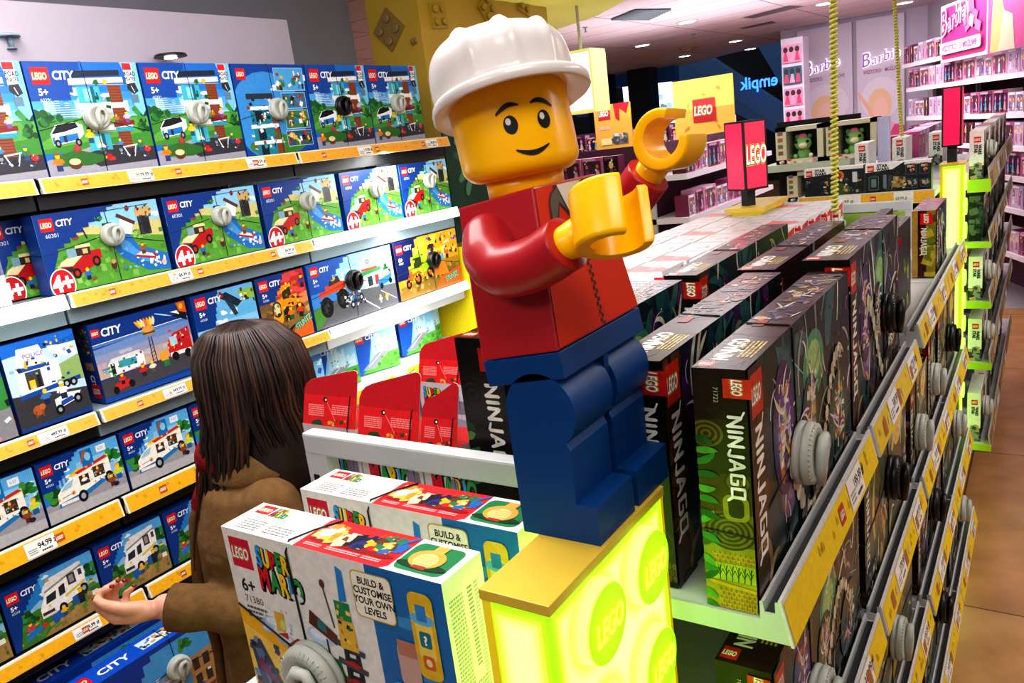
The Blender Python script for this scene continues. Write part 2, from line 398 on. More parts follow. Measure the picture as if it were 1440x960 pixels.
def house_back(cv):
    A = cv.A; cv.rect(0, 0, A, 1, '#0c4596'); cv.ell(A*.4, .42, A*.5, .5, '#3b8fd2', 24); clouds(cv, 3, .7, .85, 2)
    cv.ell(A*.45, .1, A*.4, .12, '#3b8035')
    for yb in (.5, .3, .12):
        cv.rect(A*.12, yb, A*.5, yb+.04, '#eef0ee'); cv.rect(A*.14, yb-.15, A*.48, yb, '#1c7f93'); cv.rect(A*.2, yb-.13, A*.3, yb-.01, '#15232f'); cv.rect(A*.42, yb-.15, A*.5, yb, '#83401f')
    cv.bits(A*.12, .06, A*.55, .66, 60, ['#f0efe9', '#2aa0b4', '#15202c', '#8a4526', '#c9ced2', '#2f7f38'], 12, (.012, .05))
    cv.rect(A*.12, .62, A*.48, .68, '#2c3542')
    for i, (a, b, c, d) in enumerate(((.55, .7, .97, .96), (.6, .5, .95, .68), (.6, .27, .95, .48), (.58, .07, .95, .25))):
        cv.rect(A*a, b, A*c, d, '#bfe0f2'); cv.rect(A*a+.006, b+.006, A*c-.006, d-.006, ['#4fa4d8', '#2f6f8f', '#3c7c4a', '#27566e'][i])
        cv.bits(A*a+.03, b+.03, A*c-.03, d-.03, 26, ['#f2f2f0', '#15181c', '#b8322a', '#2a7fb8', '#e5b92c', '#7a4a2c', '#2d7d3a'], 20+i, (.015, .06))
    cv.logo(.05, .83, .12)
def offroader(cv):
    A = cv.A; cv.rect(0, 0, A, 1, '#63a23a')
    cv.rect(0, .62, A, 1, '#8ecbee'); clouds(cv, 6, .66, .95, 8); cv.poly([(0, .7), (A*.3, .82), (A*.6, .7), (A, .74), (A, .5), (0, .4)], '#c9c27e'); cv.poly([(0, .6), (A*.35, .68), (A, .5), (A, 0), (0, 0)], '#579a35')
    cv.bits(0, .05, A, .62, 80, ['#4c8d2e', '#6bab40', '#7db44e', '#437f2a', '#93bf62'], 6, (.03, .09))
    cv.poly([(A*.58, .62), (A*.7, .6), (A*.76, .42), (A, .24), (A, .02), (A*.8, .06), (A*.6, .3), (A*.55, .45)], '#1f6fb8'); cv.poly([(A*.6, .55), (A*.68, .5), (A*.74, .36), (A*.92, .18), (A*.8, .18), (A*.62, .4)], '#4d9bd6')
    cv.bits(A*.6, .1, A*.98, .5, 20, ['#dcecf6', '#7fb8e2', '#2f7fc4'], 16, (.01, .05))
    for x, w, y0, y1 in ((A*.5, .13, .55, .78), (A*.8, .17, .55, .82)):
        cv.rect(x, y0, x+w, y1, '#26282b'); cv.rect(x+.02, y0, x+.05, y1, '#3a3d42'); cv.bits(x, y0, x+w, y1, 12, ['#1b1c1f', '#45494e'], 3, (.02, .04))
    cv.rect(A*.79, .8, A*.93, .92, '#c9a56a'); cv.bits(A*.78, .78, A*.94, .95, 14, ['#d8b984', '#2b2b2b', '#8a5a32', '#2f6c35'], 13, (.01, .04))
    cv.poly([(A*.62, .62), (A*.72, .58), (A*.76, .74), (A*.66, .84)], '#e5eef4'); cv.line((A*.63, .86), (A*.77, .72), .05, '#5b2f20')
    cv.line((A*.42, .93), (A*.92, .95), .008, '#1c2a1c'); cv.line((A*.36, .62), (A*.33, .82), .02, '#2c2118'); cv.ell(A*.27, .66, .05, .04, '#8a4a22', 12)
    cv.tree(A*.48, .86, .05, 3); cv.ell(A*.73, .93, .03, .04, '#7a2f22', 10)
    # red pick-up
    cv.poly([(A*.1, .24), (A*.22, .17), (A*.36, .27), (A*.44, .36), (A*.44, .47), (A*.3, .46), (A*.12, .36)], '#b3191d'); cv.poly([(A*.1, .33), (A*.2, .31), (A*.3, .43), (A*.2, .44), (A*.12, .38)], '#ecd9a4')
    cv.poly([(A*.18, .41), (A*.25, .42), (A*.27, .52), (A*.18, .53)], '#7fa6b5'); cv.rect(A*.25, .42, A*.36, .56, '#3b2a22'); cv.rect(A*.25, .52, A*.37, .56, '#ead7a2'); cv.rect(A*.3, .44, A*.34, .5, '#d9b57a')
    for x, y in ((.22, .21), (.39, .32)): cv.ell(A*x, y, .055, .07, '#17181a', 16); cv.ell(A*x, y, .028, .036, '#a8321f', 12)
    cv.rect(A*.09, .24, A*.2, .3, '#26282b'); cv.fig(A*.3, .1, .16, '#2a6ab2', '#1a2a4a'); cv.ell(A*.34, .1, .03, .025, '#8b4a2a', 10)
    cv.ell(A*.52, .22, .04, .06, '#54301c', 12); cv.ell(A*.52, .27, .03, .03, '#c69b6a', 10)
    # boat
    cv.poly([(A*.7, .28), (A*.88, .2), (A*.9, .26), (A*.78, .34)], '#b5182c'); cv.poly([(A*.72, .3), (A*.88, .23), (A*.86, .28), (A*.77, .33)], '#e9e2da'); cv.fig(A*.79, .29, .16, '#8a5b36', '#5b3a22', '#7a4a26'); clouds(cv, 0, 0, 0, 1)
    cv.bits(A*.82, .1, A*.98, .22, 16, ['#ffffff', '#e2f0fa', '#c8e2f4'], 14, (.02, .05)); cv.ell(A*.95, .13, .035, .045, '#e5b6a0', 10)
    staircase(cv, .2, .5, A*.62, .98, 9, DB); cv.rect(0, 0, .1, .5, DB); cv.poly([(0, .5), (.2, .5), (.1, .3), (.06, 0), (0, 0)], DB)
    cv.ell(.16, .11, .16, .2, '#ffffff', 28); cv.ell(.16, .11, .145, .185, '#c21a20', 28); cv.text('4+', .16, .03, .2, '#fff', off=.05, mid=True, sx=.85)
    head(cv, .06, .78, .16, age=False); cv.text('60301', .1, .7, .05, '#dfe9f5')
def mech(cv):
    A = cv.A; cv.rect(0, 0, A, 1, '#6f7390'); cv.rect(0, .8, A, 1, '#0c2f66')
    for i in range(14): cv.rect(A*i/14, .2, A*(i+.6)/14, .8, ['#8b8fa8', '#5a5e7a'][i % 2]); cv.k -= 1
    cv.k += 1; cv.poly([(0, 0), (A, 0), (A, .35), (0, .3)], '#e8e8ee')
    cv.text('BUY OUT', .1, .86, .09, '#fff', off=.05, sx=.8, shear=.1); cv.text('TIRES', .14, .74, .09, '#fff', off=.05, sx=.8, shear=.1)
    cv.ell(A*.5, .62, .16, .12, '#b81f24', 18); cv.ell(A*.5, .62, .08, .06, '#f0c83a', 14); cv.bits(A*.3, .55, A*.7, .7, 12, ['#fff', '#111', '#d8452a'], 5)
    cv.poly([(A*.15, .34), (A*.7, .4), (A*.8, .46), (A*.5, .5), (A*.2, .44)], '#c42a1e'); cv.line((A*.4, .5), (A*.62, .66), .05, '#eef'); cv.line((A*.62, .66), (A*.8, .5), .04, '#dde')
    for x in (.25, .65): cv.ell(A*x, .36, .06, .07, '#15161a', 16)
    cv.bits(A*.1, .3, A*.9, .55, 30, ['#e8e8f0', '#2a2c34', '#b8322a', '#f1c12e', '#3d7fc0'], 8, (.02, .06)); cv.fig(A*.62, .1, .2, '#f0f0f0', '#20242c', '#ffffff'); cv.fig(A*.34, .08, .14, '#2d8a3e', '#333'); cv.fig(A*.8, .06, .13, '#ddd', '#555', '#eee')
def police(cv):
    A = cv.A; cv.rect(0, 0, A, 1, '#1c5fb2'); cv.rect(0, 0, A, .86, '#bcdcf0'); cv.poly([(0, 0), (A, 0), (A, .3), (0, .42)], '#3a3b40'); cv.poly([(A*.5, .6), (A, .7), (A, .4), (A*.5, .45)], '#8fae6a')
    cv.poly([(0, .85), (A, .93), (A, 1), (0, 1)], '#1f6ac8'); cv.poly([(0, 0), (A, 0), (A, .05), (0, .04)], '#123f86')
    cv.poly([(A*.12, .4), (A*.62, .43), (A*.62, .72), (A*.12, .72)], '#f0f2f4'); cv.poly([(A*.14, .68), (A*.6, .66), (A*.5, .92), (A*.2, .92)], '#f6f7f8'); cv.poly([(A*.16, .66), (A*.58, .66), (A*.58, .7), (A*.17, .71)], '#1b4fa6'); cv.text('POLICE', A*.26, .8, .05, '#7d6ab8', off=.02)
    cv.poly([(A*.1, .36), (A*.95, .41), (A*.95, .46), (A*.1, .41)], '#1a4c9e'); cv.rect(A*.23, .45, A*.44, .65, '#4c4638'); cv.rect(A*.26, .45, A*.34, .55, '#e7bd2a'); cv.rect(A*.37, .45, A*.42, .62, '#20242b')
    cv.poly([(A*.6, .88), (A*.95, .84), (A*.98, .7), (A*.68, .73)], '#e9ebec'); cv.rect(A*.62, .47, A*.7, .72, '#f2f3f4')
    for x in (.74, .84): cv.ell(A*x, .4, .045, .05, '#15161a', 14); cv.ell(A*x, .4, .02, .024, '#b8bcc0', 10)
    cv.ell(A*.28, .2, .06, .06, '#a85a2c', 12); cv.ell(A*.34, .23, .035, .035, '#b9683a', 10); cv.line((A*.24, .2), (A*.24, .12), .02, '#8a4522'); cv.line((A*.33, .2), (A*.33, .12), .02, '#8a4522')
    cv.fig(A*.42, .24, .18, '#3d78b8', '#1d2b4a'); cv.poly([(A*.52, .14), (A*.85, .2), (A*.9, .28), (A*.7, .3), (A*.52, .26)], '#f1f3f6'); cv.poly([(A*.58, .16), (A*.8, .2), (A*.76, .25), (A*.6, .22)], '#2450a4')
    for x, y in ((.56, .13), (.84, .2)): cv.ell(A*x, y, .05, .06, '#141518', 14); cv.ell(A*x, y, .022, .026, '#9aa', 10)
    cv.fig(A*.66, .24, .2, '#f0f3f6', '#1f2c4c', '#ffffff'); cv.bits(A*.05, .4, A*.95, .8, 30, ['#f4f6f8', '#1d4f9e', '#2a2c30', '#8db8d8', '#d8b02a'], 31, (.015, .05)); cv.bits(A*.55, .86, A*.9, .97, 12, ['#e8c02a', '#2a7fc0', '#1a1a1a'], 7)
def roadset(cv):
    A = cv.A; cv.rect(0, 0, A, 1, '#1b62b6'); cv.rect(0, .3, A, .66, '#3c8a44'); cv.poly([(0, 0), (A, 0), (A, .32), (0, .4)], '#85868c'); cv.tree(.2, .55, .2, 3); cv.tree(.6, .5, .15, 4)
    cv.text('60276', .3, .72, .06, '#fff'); cv.bits(0, .2, A, .45, 30, ['#eef2f4', '#1d4f9e', '#26282c', '#8db8d8', '#5aa24a'], 15, (.03, .08))
    for i in range(3): cv.fig(A*(.2+.3*i), .05, .18, ['#2d7a36', '#c23a3a', '#3a6fb8'][i], '#2a2a2a', '#3a2a1c'); cv.rect(A*(.1+.3*i), .01, A*(.3+.3*i), .05, '#d87a9a')
def burger(cv):
    A = cv.A; cv.rect(0, 0, A, 1, '#0b3a86')
    for i, c in enumerate(('#c9a98c', '#b8a3a2', '#8f97b4', '#6f8ec0', '#4f7cba')): cv.poly([(0, .3+i*.1), (A, .34+i*.1), (A, .48+i*.1), (0, .44+i*.08)], c)
    clouds(cv, 8, .45, .7, 4, '#b9b6c4'); cv.poly([(0, .06), (A, .1), (A, .34), (0, .28)], '#47464c'); cv.rect(0, 0, A, .06, '#12479a'); cv.poly([(0, .92), (A, .92), (A, .78), (0, .74)], '#0b3a86'); cv.poly([(0, .735), (A, .78), (A, .787), (0, .742)], '#fff')
    skyline(cv, .05, .4, .35, .15, 4, ('#5a7296', '#6c86aa'))
    cv.poly([(A*.1, .3), (A*.46, .34), (A*.46, .5), (A*.1, .46)], '#eceded'); cv.rect(A*.2, .38, A*.38, .47, '#3a9ab5'); cv.rect(A*.12, .32, A*.16, .46, '#20242a'); cv.poly([(A*.1, .46), (A*.46, .5), (A*.42, .54), (A*.14, .52)], '#d8d8da'); cv.bits(A*.1, .3, A*.46, .52, 26, ['#b8282a', '#f4f4f4', '#222', '#3c9a4a'], 6, (.012, .04))
    for d in (-.018, .018): cv.line((A*.56+d*1.6, .3), (A*.56+d, .66), .012, '#26282e')
    for k in range(6): cv.line((A*.56-.028, .34+k*.05), (A*.56+.028, .37+k*.05), .007, '#26282e')
    cv.ell(A*.56, .74, .09, .06, '#c98a45', 18); cv.rect(A*.56-.09, .715, A*.56+.09, .735, '#4a8a2c'); cv.rect(A*.56-.085, .70, A*.56+.085, .717, '#5b2a18'); cv.ell(A*.56, .765, .08, .045, '#d89c55', 16)
    for i in range(7): cv.stroke(A*.56-.1+i*.03, .8, .12, PI/2+(.4-i*.13), .04, ['#f2a62a', '#f6d94a', '#e8d9c2', '#ee7a22'][i % 4], .5)
    cv.poly([(A*.72, .3), (A*.98, .34), (A*.98, .66), (A*.8, .62), (A*.72, .52)], '#c01f24'); cv.rect(A*.75, .46, A*.83, .58, '#a8cbd8'); cv.rect(A*.73, .32, A*.96, .37, '#eee'); cv.bits(A*.72, .32, A, .66, 20, ['#d22', '#f0f0f0', '#222', '#f2c02a'], 17, (.012, .04))
    for x in (.78, .92): cv.ell(A*x, .31, .05, .06, '#141517', 14)
    cv.stroke(A*.66, .93, .25, -.35, .02, '#9fd4ee', 0); cv.poly([(A*.84, .84), (A*.99, .74), (A*.99, .86), (A*.9, .9)], '#15181c'); cv.poly([(A*.82, .9), (A*.92, .84), (A*.9, .9)], '#eee')
    cv.poly([(A*.9, 1), (A, 1), (A, .84), (A*.92, .88)], '#e0591e'); cv.ell(A*.95, .94, .03, .04, '#f5c518', 10)
    cv.poly([(A*.1, .1), (A*.3, .14), (A*.26, .22), (A*.12, .2)], '#c0282a'); cv.ell(A*.12, .12, .04, .05, '#17181a', 12); cv.ell(A*.28, .15, .04, .05, '#17181a', 12); cv.fig(A*.42, .18, .17, '#c0282a', '#2a2a2e', '#c0282a'); cv.fig(A*.2, .17, .14, '#d03030', '#222', '#d22'); cv.rect(A*.62, .3, A*.7, .42, '#e2a02a'); cv.rect(A*.64, .22, A*.7, .3, '#2a7a4a'); cv.fig(A*.52, .2, .15, '#e8e0d0', '#555')
    cv.text('CITY', .14, .82, .1, '#f4f6fa', off=.03, shear=.1, sx=.92, space=.92); cv.logo(.02, .83, .1)
def spine(cv):
    A = cv.A; cv.rect(0, 0, A, 1, '#0e3f8c'); cv.rect(A*.15, .6, A*.85, .97, '#3c4852'); cv.bits(A*.15, .62, A*.85, .96, 50, ['#8a97a2', '#c8ced2', '#20262c', '#5d6a74', '#a58a4a'], 3, (.008, .03))
    cv.rect(A*.25, .42, A*.75, .52, '#b98a6a'); cv.bits(A*.28, .43, A*.72, .51, 14, ['#f0e2d2', '#a84a32', '#6a3a2a'], 4, (.01, .02))
    cv.text('CITY', A*.38, .36, A*.26, '#fff', off=.03, rot=-PI/2, sx=.8); cv.logo(A*.28, .06, A*.5)
def heli(cv):
    A = cv.A; cv.rect(0, 0, A, 1, '#6db4e0')
    for i in range(5): cv.rect(0, .1+i*.12, A, .25+i*.12, ['#d6e6d2', '#c2e0ea', '#a6d6ee', '#86c6ea', '#5fb0e2'][i])
    clouds(cv, 6, .3, .8, 3); cv.poly([(0, 0), (A, 0), (A, .22), (0, .16)], '#4e8f4a')
    for x in (.34, .44): cv.rect(A*x, .2, A*x+.05, .6, '#e6eaec'); cv.rect(A*x, .36, A*x+.05, .4, '#b9c2c8')
    cv.poly([(A*.38, .92), (A*.7, .72), (A*.78, .78), (A*.55, .95)], '#1b2a3e'); cv.poly([(A*.5, .86), (A*.62, .6), (A*.68, .62), (A*.6, .86)], '#2a3c52'); cv.poly([(A*.4, .88), (A*.46, .98), (A*.52, .9)], '#b3303a'); cv.line((A*.44, .97), (A*.68, .72), .012, '#0d1118')
    cv.ell(A*.25, .22, .3, .05, '#15202a', 20); cv.ell(A*.25, .24, .14, .07, '#2b3a46', 16); cv.line((A*.6, .1), (A*.98, .4), .03, '#2c4a34'); cv.line((A*.7, .36), (A*.95, .2), .02, '#2c4a34'); cv.bits(A*.6, .1, A*.98, .4, 16, ['#3c7a4a', '#20303a', '#d8dfe2'], 8, (.02, .06))
    cv.poly([(A*.72, .93), (A, .93), (A, .78), (A*.8, .8)], '#8fb84a'); cv.bits(A*.75, .75, A*.98, .95, 16, ['#2c4a34', '#e8d34a', '#15202a', '#fff'], 11, (.02, .05))
    staircase(cv, .3, .52, A*.42, .95, 5, DB); cv.rect(0, .52, .3, 1, DB); head(cv, .05, .8, .16, num='60250')
def dozer(cv):
    A = cv.A; cv.rect(0, 0, A, 1, '#8a6a3a'); cv.rect(0, .5, A, 1, '#7c5a34'); cv.poly([(A*.4, .55), (A, .6), (A, 1), (A*.45, 1)], '#b8272c'); clouds(cv, 8, .6, .95, 9, '#d8484a', .09); clouds(cv, 5, .5, .7, 4, '#e08a4a', .07)
    cv.bits(0, .02, A, .5, 50, ['#a07c42', '#6f5026', '#c69a4c', '#57441f'], 9, (.03, .1)); cv.fig(A*.93, .72, .2, '#5a2a7a', '#2a1a3a', '#3a1a4a')
    cv.poly([(A*.03, .04), (A*.36, .1), (A*.4, .34), (A*.12, .34)], '#e07a12'); cv.poly([(A*.2, .3), (A*.42, .3), (A*.46, .62), (A*.3, .62)], '#f0a012'); cv.ell(A*.33, .5, .09, .12, '#3b3c30', 18); cv.ell(A*.33, .5, .06, .09, '#d8cf9a', 16); cv.poly([(A*.4, .46), (A*.8, .5), (A*.78, .66), (A*.44, .66)], '#e8930e'); cv.rect(A*.48, .62, A*.66, .8, '#3b2c14'); cv.rect(A*.46, .78, A*.68, .82, '#f0a012')
    cv.ell(A*.55, .4, .09, .11, '#1a1a18', 16); cv.ell(A*.8, .42, .08, .1, '#1a1a18', 16); cv.line((A*.34, .7), (A*.62, .8), .04, '#e8930e'); cv.bits(A*.25, .3, A*.85, .85, 50, ['#f4b322', '#2a241a', '#c46a10', '#6a7a2a', '#ffd24a'], 23, (.015, .05))
    cv.fig(A*.6, .3, .2, '#e8720e', '#2d5a2a', '#d83020'); cv.fig(A*.8, .3, .22, '#c8402a', '#222', '#d02020'); cv.stroke(A*.4, .1, .25, .5, .05, '#16130f')
    cv.poly([(A*.5, 0), (A, 0), (A, .34), (A*.62, .16)], '#e8641e'); cv.text('STUNTZ', A*.66, .12, .09, '#0e5a4a', off=.09, rot=.35, sx=.7); cv.text('STUNTZ', A*.66, .12, .09, '#5fe0b8', off=.02, rot=.35, sx=.7)
    staircase(cv, .3, .62, A*.6, .98, 5, DB); cv.rect(0, .62, .3, 1, DB); head(cv, .05, .8, .15, num='60280')
def monster(cv):
    A = cv.A; cv.rect(0, 0, A, 1, '#3a86d0'); cv.rect(A*.3, .35, A, 1, '#8cc8ee'); skyline(cv, A*.3, A*.98, .45, .45, 6, ('#bfe0f2', '#9ccbe8', '#d8ecf4', '#7fb8de')); cv.poly([(0, 0), (A, 0), (A, .35), (A*.5, .42), (0, .32)], '#5c5d63'); cv.poly([(0, .3), (A*.2, .36), (A*.1, .1), (0, 0)], '#4b8a36')
    cv.line((A*.5, .34), (A*.75, .02), .02, '#e8e8e0'); cv.line((A*.8, .3), (A*.98, .1), .012, '#cfcfc8'); cv.tree(A*.92, .62, .1, 4); cv.tree(A*.78, .6, .07, 5)
    cv.rect(A*.62, .4, A*.82, .64, '#f0f0ee'); cv.poly([(A*.56, .6), (A*.84, .64), (A*.84, .7), (A*.56, .67)], '#2a8a4a'); cv.rect(A*.6, .68, A*.8, .72, '#b84a2a'); cv.rect(A*.64, .74, A*.73, .9, '#eef2f0'); cv.rect(A*.645, .75, A*.725, .89, '#d8e8de'); cv.text('O', A*.665, .79, .07, '#1c5a34', off=.05); cv.rect(A*.66, .42, A*.72, .58, '#2b3a40'); cv.rect(A*.75, .42, A*.8, .58, '#b02a2a')
    cv.poly([(A*.78, .36), (A*.95, .42), (A*.97, .55), (A*.86, .58), (A*.78, .5)], '#2b74bc'); cv.poly([(A*.8, .48), (A*.95, .54), (A*.92, .62), (A*.84, .6)], '#eef2f4'); cv.ell(A*.82, .37, .04, .05, '#15161a', 12); cv.ell(A*.94, .42, .04, .05, '#15161a', 12)
    cv.poly([(A*.08, .46), (A*.38, .52), (A*.4, .62), (A*.3, .66), (A*.1, .6)], '#d8431c'); cv.poly([(A*.2, .6), (A*.34, .64), (A*.32, .74), (A*.22, .7)], '#2a2320'); cv.fig(A*.26, .62, .16, '#d8a24a', '#333', '#c8392a')
    for x, y in ((.15, .3), (.34, .36)): cv.ell(A*x, y, .13, .16, '#17181a', 22); cv.ell(A*x, y, .055, .07, '#3c3e42', 14); cv.bits(A*x-.12, y-.14, A*x+.12, y+.14, 14, ['#26282b', '#0c0d0e', '#34363a'], 41, (.02, .05))
    cv.bits(A*.36, .2, A*.6, .42, 34, ['#f0f2f4', '#20242c', '#3b6fae', '#b8bcc2'], 22, (.02, .06))
    for x, y in ((.44, .22), (.55, .3)): cv.ell(A*x, y, .05, .065, '#1a1b1e', 14); cv.ell(A*x, y, .024, .03, '#b8bcc0', 10)
    cv.fig(A*.47, .24, .18, '#3d78b8', '#1d2b4a', '#fff'); cv.fig(A*.78, .1, .14, '#e0a890', '#7a9ab8'); cv.fig(A*.86, .11, .13, '#d89a3a', '#b8a0a0')
    staircase(cv, .3, .55, A*.46, .98, 6, '#1450a8'); cv.rect(0, .55, .3, 1, '#1450a8'); head(cv, .06, .8, .15, num='60245')
def tractor(cv):
    A = cv.A; cv.rect(0, 0, A, 1, '#b98a1e'); cv.rect(0, .5, A, 1, '#e8b022'); clouds(cv, 10, .6, 1, 3, '#ffd84a', .1); cv.poly([(0, 0), (A, 0), (A, .4), (0, .2)], '#8a6a2c'); cv.bits(0, 0, A, .4, 40, ['#a5843a', '#6d5220', '#c29c48'], 5, (.03, .1))
    cv.poly([(A*.12, .26), (A*.34, .36), (A*.34, .5), (A*.14, .42)], '#d8541e'); cv.poly([(A*.22, .4), (A*.42, .46), (A*.4, .74), (A*.24, .7)], '#8ab820'); cv.rect(A*.26, .48, A*.38, .66, '#2a3a1a'); cv.poly([(A*.36, .36), (A*.5, .4), (A*.48, .6), (A*.38, .56)], '#86b41e')
    for x, y, r in ((.15, .24, .08), (.3, .28, .1), (.5, .34, .1)): cv.ell(A*x, y, r*.9, r, '#17181a', 18); cv.ell(A*x, y, r*.4, r*.45, '#d8541e', 12)
    cv.bits(A*.12, .25, A*.6, .72, 60, ['#a8d82a', '#20280f', '#e87a1e', '#f2c83a', '#3a3a2a'], 33, (.015, .05)); cv.line((A*.36, .62), (A*.36, .98), .02, '#2a1c12'); cv.ell(A*.36, .94, .04, .1, '#f0a83a', 14)
    cv.fig(A*.56, .62, .3, '#2a2c34', '#3a2c5a', '#111'); cv.bits(A*.5, .55, A*.98, .95, 60, ['#f6a81c', '#ffd84a', '#c8541a', '#2a2a2a', '#e8e0c0', '#8a3ad0'], 44, (.02, .07)); cv.fig(A*.8, .5, .22, '#e0642a', '#333', '#b82a1e'); cv.rect(A*.7, .5, A*.74, .62, '#4aa8d8')
    cv.poly([(A*.56, 0), (A, 0), (A, .3), (A*.66, .2)], '#e8641e'); cv.text('STUNTZ', A*.74, .08, .1, '#0e5a4a', off=.09, rot=.15, sx=.7); cv.text('STUNTZ', A*.74, .08, .1, '#5fe0b8', off=.02, rot=.15, sx=.7); cv.poly([(A*.56, .26), (A*.8, .22), (A*.74, .48), (A*.58, .44)], '#ee8a2a')
    staircase(cv, .3, .4, A*.36, .98, 4, '#101c50'); cv.rect(0, .34, .26, 1, '#101c50'); head(cv, .05, .78, .16, age=False); cv.text('6+', .08, .66, .07, '#fff', off=.03); cv.text('60287', .08, .61, .035, '#ccd')
def icecream(cv):
    A = cv.A; cv.rect(0, 0, A, 1, '#2a7cc8'); cv.rect(A*.3, .3, A, 1, '#5fb0e6'); cv.rect(A*.45, .3, A, .8, '#8fcbee'); clouds(cv, 5, .6, .9, 4); skyline(cv, A*.2, A*.98, .3, .35, 8)
    cv.poly([(0, 0), (A, 0), (A, .34), (A*.5, .4), (0, .3)], '#9c9ba0'); cv.poly([(0, 0), (A, 0), (A, .16), (0, .2)], '#b5b3b5'); cv.tree(.12, .4, .16, 2); cv.tree(A*.9, .7, .13, 5); cv.tree(A*.97, .5, .1, 6)
    cv.poly([(A*.14, .2), (A*.5, .24), (A*.84, .38), (A*.84, .72), (A*.36, .62), (A*.24, .52), (A*.16, .42)], '#f3f1e6'); cv.poly([(A*.14, .2), (A*.5, .24), (A*.84, .38), (A*.84, .45), (A*.5, .32), (A*.15, .27)], '#1f78bc'); cv.poly([(A*.36, .6), (A*.84, .7), (A*.84, .76), (A*.34, .66)], '#f0d98a')
    cv.poly([(A*.2, .44), (A*.33, .46), (A*.38, .58), (A*.26, .53)], '#9ec6d6'); cv.rect(A*.44, .42, A*.56, .58, '#3a2f2a'); cv.rect(A*.62, .46, A*.76, .64, '#3d3430'); cv.fig(A*.5, .42, .15, '#f0f0f0', '#333', '#fff'); cv.fig(A*.68, .46, .16, '#7a4a2a', '#333')
    cv.poly([(A*.3, .62), (A*.52, .66), (A*.46, .72), (A*.26, .6)], '#e8c02a'); cv.poly([(A*.4, .66), (A*.8, .76), (A*.84, .72), (A*.44, .62)], '#c0282c'); cv.rect(A*.52, .7, A*.66, .96, '#1d6fb4'); cv.ell(A*.6, .84, .05, .07, '#7fd0e8', 14); cv.poly([(A*.5, .74), (A*.55, .94), (A*.6, .93)], '#b8582a'); cv.rect(A*.72, .84, A*.84, .95, '#eef4f8'); cv.text('5.27', A*.74, .875, .04, '#38a')
    for x, y in ((.44, .25), (.8, .38)): cv.ell(A*x, y, .075, .1, '#16171a', 18); cv.ell(A*x, y, .038, .05, '#a9adb2', 12)
    cv.rect(A*.17, .22, A*.38, .27, '#e8e8e0'); cv.ell(A*.16, .33, .02, .025, '#f09a3a', 8); cv.ell(A*.34, .36, .028, .035, '#e8842a', 8); cv.line((A*.2, .34), (A*.34, .36), .01, '#345'); cv.bits(A*.55, .38, A*.8, .7, 24, ['#f2e6b8', '#d8c28a', '#b8282c', '#7fb8d0'], 25, (.012, .04))
    cv.fig(A*.92, .28, .26, '#c8d83a', '#1f5fae', '#d8b02a'); cv.fig(A*.82, .2, .22, '#8a4a26', '#5b2f1a', '#7a3a1e'); cv.ell(A*.86, .22, .05, .04, '#2a2440', 12)
    staircase(cv, .22, .52, A*.5, .98, 8, DB); cv.rect(0, .52, .22, 1, DB); head(cv, .05, .77, .17, num='60253')
